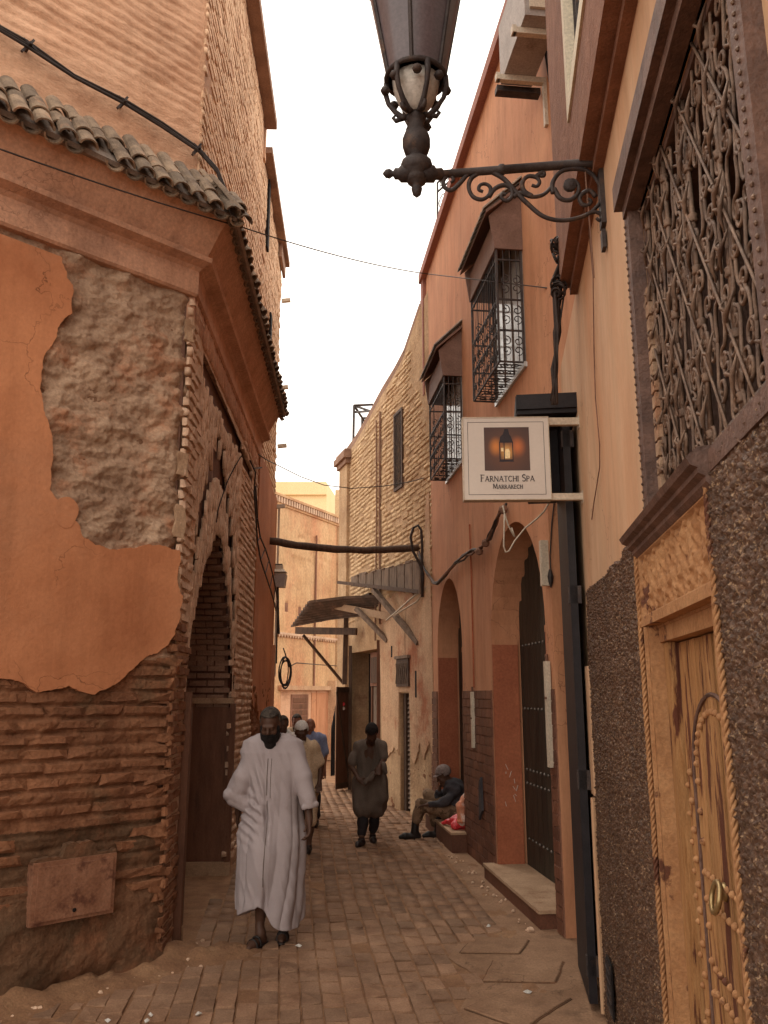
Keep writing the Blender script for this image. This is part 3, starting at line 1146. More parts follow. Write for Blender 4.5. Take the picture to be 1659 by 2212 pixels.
    # dark painted jamb panels and base blocks
    for (u, s) in ((A1, -1), (A0, 1)):
        d = MB()
        d.wbox(L2, min(u, u + s * .03), max(u, u + s * .03), .14, 1.76, -.6, -.01)
        jp = d.build('jamb_panel', M_woodB, b)
        d = MB()
        d.wbox(L2, min(u, u + s * .05), max(u, u + s * .05), -.02, .138, -.62, .05)
        d.build('base_block', M_stone, jp)
        d = MB()
        a0, a1 = sorted((u - s * .02, u + s * .055))
        d.wbox(L2, a0, a1, .14, 1.80, -.012, .045)
        d.build('corner_post', M_woodB, jp)
        d = MB()
        a0, a1 = sorted((u - s * .0, u + s * .05))
        d.wbox(L2, a0, a1, 1.80, 1.86, -.6, .03)
        d.build('impost', M_stone, jp)
    d = MB()
    d.wbox(L2, A0 - .075, A0 - .022, -.01, 1.92, -.03, .05)
    d.build('door_post', M_woodB, b)
    # gate leaf at the back of the passage
    gl = [(A0 + .06, 0), ] + [(a * .96 + .07, c * .985) for a, c in arch] + [(A1 - .06, 0)]
    slab('gate_leaf', L2, gl, -.70, -.64, M_woodB, b)
    # crack
    ck = [L2.uz(x, y) for (x, y) in [(466, 1128), (470, 1100), (478, 1075), (490, 1040), (505, 1010), (520, 985)]]
    cb = MB()
    cb.tube([L2.pt(u, z, .006) for u, z in ck], .006, 4)
    cb.build('crack', M_void, b)
    # ---- eave: profile swept round the corner.  (n, z)
    prof = [(-.06, 5.18), (.012, 5.18), (.03, 5.20), (.03, 5.40), (.06, 5.43), (.14, 5.46), (.15, 5.50), (.10, 5.52), (.20, 5.72), (.24, 5.78), (.30, 5.84), (.0, 5.98), (-.1, 6.0)]
    bis = (L1.n + L2.n)
    bis = bis / (1 + L1.n.dot(L2.n))
    rows = [[L1.pt(5.2, z, n) for n, z in prof], [Vector((L1.O.x, L1.O.y, z)) + bis * n for n, z in prof], [L2.pt(4.95, z, n) for n, z in prof]]
    cm = MB()
    m = len(prof)
    cm.add(rows[0] + rows[1] + rows[2], [(r * m + i, r * m + i + 1, (r + 1) * m + i + 1, (r + 1) * m + i) for r in range(2) for i in range(m - 1)] + [tuple(2 * m + i for i in range(m))])
    cm.build('cornice', M_cor, b)
    # tiles : barrel tiles on both slopes
    def barrel(len_, r0, r1, n=7):
        vs = []
        for y, r in ((0, r0), (len_, r1)):
            for k in range(n + 1):
                a = pi * k / n
                vs.append((r * cos(a), y, r * sin(a) * .85))
            for k in range(n + 1):
                a = pi * k / n
                vs.append(((r - .014) * cos(a), y, (r - .014) * sin(a) * .85))
        fs = []
        q = 2 * (n + 1)
        for k in range(n):
            fs.append((k, k + 1, q + k + 1, q + k))
            fs.append((n + 1 + k + 1, n + 1 + k, q + n + 1 + k, q + n + 1 + k + 1))
            fs.append((k + 1, k, n + 1 + k, n + 2 + k))
            fs.append((q + k, q + k + 1, q + n + 2 + k, q + n + 1 + k))
        me = bpy.data.meshes.new('roof_tile')
        me.from_pydata(vs, [], fs)
        bm = bmesh.new()
        bm.from_mesh(me)
        bmesh.ops.recalc_face_normals(bm, faces=bm.faces)
        bm.to_mesh(me)
        bm.free()
        me.materials.append(M_tile)
        return me
    T = barrel(.24, .072, .060)
    pinv = Matrix.Translation(-WPOS[b.name])

    def put(W, u, n, z, slope, flip=False, yaw=0):
        Y = (-W.n)
        up = Vector((0, 0, 1))
        yv = (Y * cos(slope) + up * sin(slope)).normalized()
        xv = (W.d if W.rh else W.d)
        zv = xv.cross(yv)
        if zv.z < 0:
            xv = -xv
            zv = xv.cross(yv)
        if flip:
            zv = -zv
            xv = -xv
        M = Matrix((xv, yv, zv)).transposed().to_4x4() @ Matrix.Rotation(yaw, 4, 'Z')
        M.translation = W.pt(u, z, n)
        o = bpy.data.objects.new('roof_tile', T)
        o.matrix_basis = M
        COL.objects.link(o)
        o.parent = b
        o.matrix_parent_inverse = pinv
    for (W, ua, ub) in ((L1, -.22, 2.6), (L2, -.20, 4.95)):
        u = ua
        k = 0
        while u < ub:
            broken = (W is L1 and .95 < u < 1.12)
            for r in range(3):
                nn = (.42 if W is L1 else .36) - r * .115
                zz_ = 5.80 + r * .150 + (.03 if W is L2 else 0)
                if broken and r == 0:
                    continue
                lim = 0
                if u < 0:
                    lim = -u * 1.1
                    if nn < lim:
                        continue
                put(W, u + RND.uniform(-.012, .012), nn + RND.uniform(-.02, .02), zz_ + RND.uniform(-.006, .01), .92, yaw=RND.uniform(-.06, .06))
                if r < 2:
                    put(W, u + .078, nn - .03, zz_ - .012, .92, flip=True)
            u += .156
            k += 1
    # bed under tiles
    rows = []
    prof2 = [(.28, 5.82), (.34, 5.80), (.36, 5.83), (.05, 6.22), (-.08, 6.26)]
    rows = [[L1.pt(5.2, z, n) for n, z in prof2], [Vector((L1.O.x, L1.O.y, z)) + bis * n for n, z in prof2], [L2.pt(4.95, z, n) for n, z in prof2]]
    cm = MB()
    m = len(prof2)
    cm.add(rows[0] + rows[1] + rows[2], [(r * m + i, r * m + i + 1, (r + 1) * m + i + 1, (r + 1) * m + i) for r in range(2) for i in range(m - 1)])
    cm.build('tile_bed', M_tileD, b)
    # ---- upper walls
    zt1, zt2 = 10.12, 10.2
    up = MB()
    up.wbox(L2, -.0, 4.3, 5.95, zt1, -.9, -.016)
    up.build('upper_side_wall', M_mortU, b)
    upb = MB()
    upb.wbox(L1, .02, 5.2, 5.95, zt1, -.6, -.05)
    upb.build('upper_front_wall', M_plLup, b)

    def fu(U, Z):
        k = 2 * pi / .098
        crs = np.sin(Z * k + fbm(U * .8, Z * 1.2, 3, 2) * 2.2)
        fade = np.clip((Z - 6.55) / .5, 0, 1) * np.clip(.75 + fbm(U * 1.3, Z * 1.5, 5, 3) * 1.3, .2, 1)
        return -.03 + fade * np.clip(crs, -1, .2) * .010 + fbm(U * 5, Z * 7, 4, 4) * .018 * (1.0 + .6 * fade)
    relief('upper_front_render', L1, .0, 3.6, 5.98, zt1, .016, fu, M_plLup, b)
    ru = courses(.0, 4.3, 6.0, zt1 - .02, .26, .068, .026, lambda u, z: u < 4.22 and not (.1 < u < .35 and 7.3 < z < 7.6), wob=.006, miss=.015, nj=.006, rj=.01)
    brick_field(b, L2, [(u, z, w, h, -.034 + no * .5, r) for (u, z, w, h, no, r) in ru], .028, M_brU, 'brick', 120, ch=.12, jit=.04, stuff_name='upper_brickwork')
    # roof fascia, upper right part has a brown board
    f = MB()
    f.wbox(L2, -.4, 4.42, zt1, zt1 + .14, -.7, .16)
    f.build('roof_edge', M_cope, b)
    f = MB()
    f.wbox(L2, 4.38, 4.5, zt1 - .5, zt1 + .5, -.3, .0)
    f.build('parapet_stub', M_plLup, b)
    return b


LB = left_building()


def left_far_house():
    b = thing('plastered_house', (-2.2, 12.8, 0), 'tall house beyond the gatehouse with bare brick above and smooth pink plaster below', 'building')
    H = 9.75
    c = MB()
    c.wbox(L2, 4.32, 7.75, -.1, H, -.8, -.05)
    c.build('wall_core', M_mortU, b)
    ru = courses(4.3, 7.75, 5.2, H - .05, .26, .068, .024, lambda u, z: u < 7.68 and u > 4.3, wob=.008, miss=.02, nj=.007, rj=.01)
    brick_field(b, L2, [(u, z, w, h, -.062 + no * .5, r) for (u, z, w, h, no, r) in ru], .028, M_brU, 'brick', 60, ch=.12, jit=.04, stuff_name='upper_brickwork')

    poly = [(7.76, .0), (7.76, 5.2)] + rough([(7.7, 5.25), (7.0, 5.2), (6.2, 5.35), (4.9, 5.3)], .03, .15, closed=False) + [(4.93, 1.9)] + \
        rough([(4.95, 1.85), (5.3, 1.7), (5.5, 1.95), (5.9, 1.55), (6.3, 1.6), (6.5, .9), (7.0, .5), (7.4, .3)], .05, .1, closed=False)
    slab('plaster_skin', L2, poly, -.06, .0, M_plL, b)

    def fl(U, Z):
        f1, f2, idv = cellular(U * 5, Z * 11, 4)
        return -.035 + np.clip((f2 - f1) * 3, 0, 1) * .04 * idv + fbm(U * 6, Z * 9, 2, 4) * .05
    relief('eroded_masonry', L2, 3.9, 7.74, 0, 2.1, .03, fl, M_brL, b, keep=lambda U, Z: U > 4.93)
    f = MB()
    f.wbox(L2, 4.45, 7.85, H, H + .10, -.7, .10)
    f.wbox(L2, 7.0, 7.8, H - .25, H, -.02, .03)
    f.build('roof_edge', M_cope, b)
    # long window slits in the upper wall
    for (u, z, h) in ((5.1, 8.6, 1.2), (5.9, 7.4, .5)):
        s = MB()
        s.wbox(L2, u, u + .18, z, z + h, -.04, -.002)
        s.build('window_slit', M_void, b)
    # small waterspouts
    for z in (9.0, 7.3, 6.2, 5.1):
        s = MB()
        s.beam(L2.pt(7.72, z, -.02), L2.pt(7.72, z + .02, .14), .07, .06)
        s.build('waterspout', M_cream, b)
    p = MB()
    p.tube([L2.pt(7.79, 5.1, .03), L2.pt(7.79, 4.5, .03), L2.pt(7.79, 2.2, .03)], .022, 6)
    p.build('wall_pipe', M_cream, b)
    s = MB()
    s.wbox(L2, 7.45, 7.62, 1.0, 2.7, .0, .05)
    s.build('pipe_cover', M_pk, b)


left_far_house()


# ================================================================== RIGHT NEAR HOUSE
def spiral(c, ax, ay, r0, turns, start, n=22, hand=1, grow=.12):
    """inward spiral from radius r0; returns points from outside in"""
    out = []
    for i in range(n + 1):
        t = i / n
        a = start + hand * turns * 2 * pi * t
        r = r0 * (1 - t) ** .8 + r0 * grow * t
        out.append(c + ax * (r * cos(a)) + ay * (r * sin(a)))
    return out


def right_house():
    b = thing('sand_plaster_house', (2.0, 3.2, 0), 'nearest house on the right with streaked sand plaster, pebble dado and studded ochre door', 'building')
    DU0, DU1, DZ = 2.35, 3.42, 2.17
    WU0, WU1, WZ0, WZ1 = 1.66, 3.04, 2.56, 3.80
    poly = [(-.6, -.1), (2.30, -.1), (2.30, 2.50), (WU0, 2.50), (WU0, WZ1), (WU1, WZ1), (WU1, 2.5), (3.5, 2.5), (3.5, -.1), (6.45, -.1), (6.45, 4.02), (7.2, 4.02), (7.2, 4.6), (-.6, 4.62)]
    slab('wall', RW, poly, -.45, 0, M_plR, b)
    c = MB()
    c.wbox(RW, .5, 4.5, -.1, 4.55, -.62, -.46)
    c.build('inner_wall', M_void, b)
    # pebble dado
    lim = rough([(0, 2.55), (3.8, 2.56), (5.5, 2.52)], .0, .3, closed=False)

    def fp(U, Z):
        s = 58.0
        f1, f2, idv = cellular(U * s, Z * s, 1)
        g1, g2, idw = cellular(U * s * .5 + 3, Z * s * .5, 5)
        top = 2.55 + fbm(U * 5, U * 2, 0, 3) * .05
        n = .014 + np.clip(.62 - f1, 0, 1) * .024 * (.3 + idv) + np.clip(.6 - g1, 0, 1) * .008 * idw + fbm(U * 3, Z * 3, 2, 3) * .01
        n = np.where(Z > top, .0 - .004, n)
        right = 5.47 + (2.5 - Z) * .16 + fbm(Z * 4, 0, 3, 2) * .03
        n = np.where(U > right, -.004, n)
        return n
    relief('pebble_dado', RW, 3.50, 5.95, 0, 2.62, .0065, fp, M_peb, b)
    relief('pebble_dado', RW, .95, 2.30, .3, 2.60, .006, fp, M_peb, b)
    relief('pebble_dado', RW, -.5, .96, 0, 2.60, .014, fp, M_peb, b)
    # cornice above carved panel, window sill
    prof = [(0, 2.46), (.02, 2.46), (.035, 2.475), (.035, 2.49), (.055, 2.50), (.055, 2.515), (.075, 2.525), (.085, 2.545), (.07, 2.56), (.05, 2.575), (0, 2.58)]
    m = len(prof)
    cm = MB()
    cm.add([RW.pt(2.24, z, n) for n, z in prof] + [RW.pt(3.52, z, n) for n, z in prof],
           [(i, i + 1, m + i + 1, m + i) for i in range(m - 1)] + [tuple(range(m)), tuple(range(m, 2 * m))])
    cm.build('door_cornice', M_winf, b)
    sl = MB()
    sl.wbox(RW, WU0 - .02, WU1 + .1, 2.50, 2.562, -.40, .025)
    sl.build('window_sill', M_winf, b)
    # carved panel (arabesque relief)
    def fc(U, Z):
        u = (U - 2.30) / .088
        v = (Z - 2.215) / .118
        wob = .10 * np.sin(2 * pi * v) * np.cos(pi * u)
        a = np.abs(np.sin(pi * (u * .5 + v * .5 + wob)))
        c2 = np.abs(np.sin(pi * (u * .5 - v * .5 + wob)))
        band = np.clip(1.25 - 5 * np.minimum(a, c2), 0, 1)
        fu, fv = (u + .5) % 1 - .5, (v * 2) % 1 - .5
        hole = np.clip(1.4 - np.hypot(fu * 6 + fv * 2.2, fv * 2.4) * 1.6, 0, 1)
        fu2 = u % 1 - .5
        leaf = np.clip(1.3 - np.hypot(fu2 * 5 - fv * 2.0, fv * 2.0) * 1.3, 0, 1)
        n = .006 + .012 * band + .010 * leaf - .026 * hole + fbm(U * 60, Z * 60, 2, 2) * .004
        border = (Z < 2.215) | (Z > 2.450) | (U < 2.335) | (U > 3.465)
        return np.where(border, .018, n - .004)
    relief('carved_plaster_panel', RW, 2.30, 3.50, 2.195, 2.462, .0042, fc, M_ochre2, b)
    bk = MB()
    bk.wbox(RW, 2.29, 3.51, 2.16, 2.50, -.30, -.025)
    bk.build('lintel', M_ochre2, b)
    # door surround frame
    def part_box(name, mt, par, *a):
        q = MB()
        q.wbox(RW, *a)
        return q.build(name, mt, par)
    fj = part_box('door_frame', M_ochre2, b, 2.30, 3.50, DZ - .0, 2.194, -.18, .022)
    for (a, c2) in ((2.30, 2.375), (3.40, 3.50)):
        part_box('frame_jamb', M_ochre2, fj, a, c2, .0, DZ - .002, -.18, .008)
        part_box('frame_bead', M_ochre2, fj, a + .018, a + .040, .0, DZ - .004, .009, .022)
        part_box('frame_bead', M_ochre2, fj, a + .055, a + .070, .0, DZ - .004, .009, .016)
    # rope mouldings
    for u in (2.295, 3.505):
        n = 230
        for ph in (0,):
            rp = MB()
            pts = []
            for k in range(3):
                pts = [RW.pt(u + .006 * cos(i * .8 + k * 2.09), .2 + 2.28 * i / n, .022 + .006 * sin(i * .8 + k * 2.09)) for i in range(n + 1)]
                rp.tube(pts, .0062, 4)
            rp.build('rope_moulding', M_ochre2, fj, smooth=True)
    # inner frame and planks
    nb = .0
    part_box('inner_frame', M_ochre, fj, 3.322, 3.398, 0, DZ - .07, -.17, -.045)
    part_box('inner_frame', M_ochre, fj, 2.377, 2.43, 0, DZ - .07, -.17, -.045)
    part_box('inner_lintel', M_ochre2, fj, 2.377, 3.398, DZ - .068, DZ - .002, -.17, -.03)
    dr = MB()
    dr.wbox(RW, 2.432, 3.322, .02, DZ - .072, -.16, -.105)
    door = dr.build('studded_door', M_void, b)
    u = 2.436
    while u < 3.31:
        w = RND.uniform(.10, .15)
        w = min(w, 3.318 - u)
        q = MB()
        q.wbox(RW, u + .003, u + w - .003, .02, DZ - .075, -.104, -.080 + RND.uniform(-.003, .003))
        q.build('plank', M_ochre, door)
        u += w
    # wicket arch line and studs
    wa = arch_pts(2.52, 3.17, 1.62, 1.90, 18)
    wk = MB()
    wk.tube([RW.pt(2.52, .3, -.078)] + [RW.pt(a, c2, -.078) for a, c2 in wa] + [RW.pt(3.17, .3, -.078)], .008, 5)
    wk.build('wicket_edge', M_winf, door)
    sm = MB()
    sm.lathe([(.012, 0), (.0145, .003), (.012, .011), (.007, .016), (.002, .018)], (0, 0, 0), 10, axis=(0, 1, 0))
    sme = bpy.data.meshes.new('door_stud')
    sme.from_pydata([tuple(v) for v in sm.v], [], sm.f)
    sme.materials.append(M_ochre2)
    sme.polygons.foreach_set('use_smooth', [True] * len(sme.polygons))

    def stud(W, u, z, n, par, me, nm='stud', s=1):
        o = bpy.data.objects.new(nm, me)
        M = W.mat(u, z, n)
        o.matrix_basis = M @ Matrix.Scale(s, 4)
        COL.objects.link(o)
        o.parent = par
        o.matrix_parent_inverse = Matrix.Translation(-WPOS[par.name])
    for (a, c2) in wa[1:-1:1]:
        cu, cz = 2.845, 1.62
        stud(RW, cu + (a - cu) * .86, cz + (c2 - cz) * .80, -.081, door, sme, s=.9)
    for z in [1.60, 1.50, 1.40, 1.30, 1.215, 1.13, 1.02, .92, .80, .70]:
        stud(RW, 3.11, z, -.081, door, sme)
        stud(RW, 3.235, z + .02, -.081, door, sme)
        stud(RW, 2.57, z, -.081, door, sme)
        stud(RW, 3.29, z - .03, -.081, door, sme, s=.8)
    for zr in (1.30, 1.21, 1.005, .93, .70, .62):
        for k in range(9):
            stud(RW, 2.60 + k * .058, zr + .0 * k, -.081, door, sme, s=.95)
    # knocker
    kn = MB()
    kp = RW.pt(2.86, 1.29, -.078)
    kn.lathe([(.028, 0), (.03, .006), (.018, .02), (.008, .028)], kp, 12, axis=RW.n)
    ring = [RW.pt(2.86 + .045 * sin(a), 1.275 - .045 * cos(a) - .0, -.055 + .02 * (1 + cos(a)) * .5) for a in [i * 2 * pi / 18 for i in range(19)]]
    kn.tube(ring, .009, 6, caps=False)
    kn.build('knocker', mat('brass', (.34, .24, .11), (.44, .33, .17), None, scale=8, bump=.1, rough_=.35, metal=.7), door, smooth=True)
    # ---- barred window
    w = MB()
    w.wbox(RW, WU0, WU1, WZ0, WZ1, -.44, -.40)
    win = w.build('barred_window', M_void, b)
    class FB:
        def wbox(s, *a):
            q_ = MB()
            q_.wbox(*a)
            q_.build('window_frame', M_winf, win)
    fb = FB()
    fb.wbox(RW, WU1 - .002, WU1 + .085, WZ0 - .06, WZ1 + .05, -.01, .045)
    fb.wbox(RW, WU0 - .085, WU0 + .002, WZ0 - .06, WZ1 + .05, -.01, .045)
    fb.wbox(RW, WU0 - .085, WU1 + .085, WZ1 + .052, WZ1 + .16, -.01, .085)
    fb.wbox(RW, WU0 - .06, WU1 + .06, WZ1 + .0, WZ1 + .050, -.01, .055)
    fb.wbox(RW, WU1 - .04, WU1 - .002, WZ0, WZ1 - .002, -.39, -.012)
    fb.wbox(RW, WU0 + .002, WU0 + .04, WZ0, WZ1 - .002, -.39, -.012)
    fb.wbox(RW, WU0 + .05, WU1 - .05, WZ1 - .04, WZ1 - .002, -.39, -.012)
    # dentil-like bead row beside the frame
    bd = MB()
    for i in range(40):
        z = WZ0 + i * .031
        bd.lathe([(.006, 0), (.007, .004), (.002, .008)], RW.pt(WU1 + .065, z, .045), 6, axis=RW.n)
    for i in range(46):
        bd.lathe([(.006, 0), (.007, .004), (.002, .008)], RW.pt(WU0 - .045, z - i * .031 + .2, .045), 6, axis=RW.n)
    tag(bd.build('frame_beading', M_ironR, win), kind='stuff')
    # peeling pale strip inside the frame: broken mortar flakes
    for i in range(14):
        z = WZ0 + .02 + i * .062
        q = [(WU1 - .050 - RND.uniform(0, .02), z), (WU1 - .003, z + RND.uniform(-.006, .006)), (WU1 - .003, z + .052), (WU1 - .055 - RND.uniform(0, .02), z + .05)]
        slab('mortar_flake', RW, rough(q, .004, .03), -.015, .004, M_rub, win)
    # grille
    dz = Vector((0, 0, 1))
    gn = -.02
    bars = [WU0 + .06 + i * .315 for i in range(5)]
    bm_ = MB()
    bm_.tube([RW.pt(0, WZ0 + (WZ1 - WZ0) * t, gn) - RW.pt(0, 0, 0) + Vector((0, 0, 0)) for t in (0, .25, .5, .75, 1)], .011, 6)
    for u in bars:
        q = MB()
        q.tube([RW.pt(u, WZ0 + (WZ1 - WZ0) * t, gn) for t in (0, .5, 1)], .0085, 6)
        bar = q.build('grille_bar', M_ironR, win, smooth=True)
    # scroll unit meshes (local x along wall, z up, y out)
    X, Zv = Vector((1, 0, 0)), Vector((0, 0, 1))

    def unit(kind):
        q = MB()
        if kind == 0:     # heart pair of C scrolls
            for s in (-1, 1):
                c1 = Vector((s * .036, 0, .052))
                sp = spiral(c1, X * s, Zv, .030, 1.35, -pi / 2 - .3, 20, 1)
                low = [Vector((s * .004, 0, -.085)), Vector((s * .016, 0, -.055)), Vector((s * .012, 0, -.015)), Vector((s * .018, .0, .010))]
                q.tube(low + sp, .0052, 5)
        elif kind == 1:   # S scroll
            c1, c2 = Vector((.022, 0, .055)), Vector((-.022, 0, -.055))
            a = spiral(c1, X, Zv, .034, 1.3, pi * .95, 20, -1)
            bq = spiral(c2, -X, -Zv, .034, 1.3, pi * .95, 20, -1)
            q.tube(list(reversed(bq)) + a, .0052, 5)
        elif kind == 2:   # forged leaf/hook
            q.tube([Vector((-.06, 0, .06)), Vector((-.03, .012, .02)), Vector((0, .016, 0)), Vector((.03, .012, -.02)), Vector((.06, 0, -.06))], [.004, .008, .012, .008, .004], 6)
            q.tube([Vector((0, .01, 0)), Vector((.02, .03, .03)), Vector((.035, .022, .05)), Vector((.028, .01, .06))], [.008, .007, .005, .003], 5)
        else:             # collar
            q.lathe([(.013, -.014), (.017, -.010), (.014, 0), (.017, .010), (.013, .014)], (0, 0, 0), 8)
        me = bpy.data.meshes.new(('scroll', 'scroll', 'forged_leaf', 'collar')[kind])
        me.from_pydata([tuple(v) for v in q.v], [], q.f)
        me.polygons.foreach_set('use_smooth', [True] * len(me.polygons))
        me.materials.append(M_ironR)
        return me
    um = [unit(i) for i in range(4)]
    names = ['scroll', 'scroll', 'forged_leaf', 'collar']
    pinv = Matrix.Translation(-WPOS[win.name])

    def putu(k, u, z, n=gn, rot=0, s=1.0):
        o = bpy.data.objects.new(names[k], um[k])
        o.matrix_basis = RW.mat(u, z, n) @ Matrix.Rotation(rot, 4, 'Y') @ Matrix.Scale(s, 4)
        COL.objects.link(o)
        o.parent = win
        o.matrix_parent_inverse = pinv
    for u in bars:
        z = WZ0 + .08
        while z < WZ1 - .04:
            putu(3, u, z, gn)
            putu(2, u, z + .06, gn + .010, rot=RND.choice((0, .4)), s=.7)
            z += .175
    for i in range(12):
        u = WU0 + .06 + (i + .5) * .112
        if min(abs(u - q_) for q_ in bars) < .03:
            u += .03
        z = WZ0 + .07 + (i % 2) * .07
        j = 0
        while z < WZ1 - .05:
            putu((i + j) % 2, u, z, gn, rot=(pi if (i + j) % 4 < 2 else 0) + RND.uniform(-.04, .04), s=1.18)
            if (i + j) % 5 == 0:
                putu(2, u, z + .05, gn + .012, rot=.5, s=.7)
            z += .158
            j += 1
    # crossing diagonal bars in front
    for k in range(9):
        u0 = WU0 - .5 + k * .24
        q = MB()
        pts = []
        for t in np.linspace(0, 1, 9):
            u = u0 + t * .75
            z = WZ0 + t * (WZ1 - WZ0)
            if WU0 < u < WU1:
                pts.append(RW.pt(u, z, gn + .014))
        if len(pts) > 1:
            q.tube(pts, .005, 5)
            q.build('diagonal_bar', M_ironR, win, smooth=True)
    # wires hanging on the plaster
    wv = MB()
    pts = [RW.uz(x, y, .01) for (x, y) in [(1268, 440), (1282, 600), (1284, 760), (1287, 860), (1296, 960), (1296, 1010), (1283, 1090), (1279, 1122)]]
    wv.tube([RW.pt(u, z, .012) for u, z in pts], .0035, 5)
    tag(wv.build('hanging_wire', M_cabB), 'thin brown wire dangling down the sand plaster beside the spa sign', 'wire')
    # plaster crack line at the jamb & side box
    c = MB()
    c.wbox(RW, 5.52, 5.72, 1.28, 2.08, .0, .03)
    c.build('meter_box', M_plR, b)
    vg = MB()
    vg.wbox(RW, 5.05, 5.27, .16, .44, .03, .036)
    vg = vg.build('vent', M_void, b)
    for k in range(5):
        q = MB()
        q.beam(RW.pt(5.07 + k * .045, .17, .041), RW.pt(5.07 + k * .045, .43, .041), .006, .006)
        q.build('vent_bar', M_iron, vg)
    for k in range(5):
        q = MB()
        q.beam(RW.pt(5.06, .19 + k * .05, .045), RW.pt(5.26, .19 + k * .05, .045), .006, .006)
        q.build('vent_bar', M_iron, vg)
    q = MB()
    q.tube([RW.pt(5.60, .02, .03), RW.pt(5.60, .9, .03), RW.pt(5.58, 1.26, .03)], .018, 7)
    q.build('conduit', M_plR, b)
    # overhanging brown storey
    OV = .12
    poly = [(-.6, 4.60), (5.25, 4.60), (5.25, 9.6), (4.17, 9.6), (4.17, 5.07), (3.1, 5.07), (3.1, 9.6), (-.6, 9.6)]
    slab('overhanging_storey', RW, poly, -.30, OV, M_brown, b)
    q = MB()
    q.wbox(RW, 3.1, 4.17, 5.07, 9.6, -.20, .05)
    wn_ = q.build('upper_window', M_pane, b)
    q = MB()
    q.wbox(RW, 4.07, 4.17, 5.07, 9.6, .051, OV + .012)
    q.wbox(RW, 3.1, 4.068, 5.07, 5.17, .051, OV + .012)
    q.build('window_border', mat('cream_border', (.66, .58, .44), (.72, .64, .50), None, scale=4, bump=.05), wn_)
    q = MB()
    for i in range(8):
        q.wbox(RW, 3.2 + i * .12, 3.215 + i * .12, 5.171, 9.6, .06, .08)
    tag(q.build('window_bars', M_iron, wn_), kind='stuff')
    # end face board of the storey
    q = MB()
    q.wbox(RW, -.6, 5.24, 4.545, 4.598, -.02, .05)
    q.build('soffit_moulding', M_brown, b)
    return b


RH = right_house()


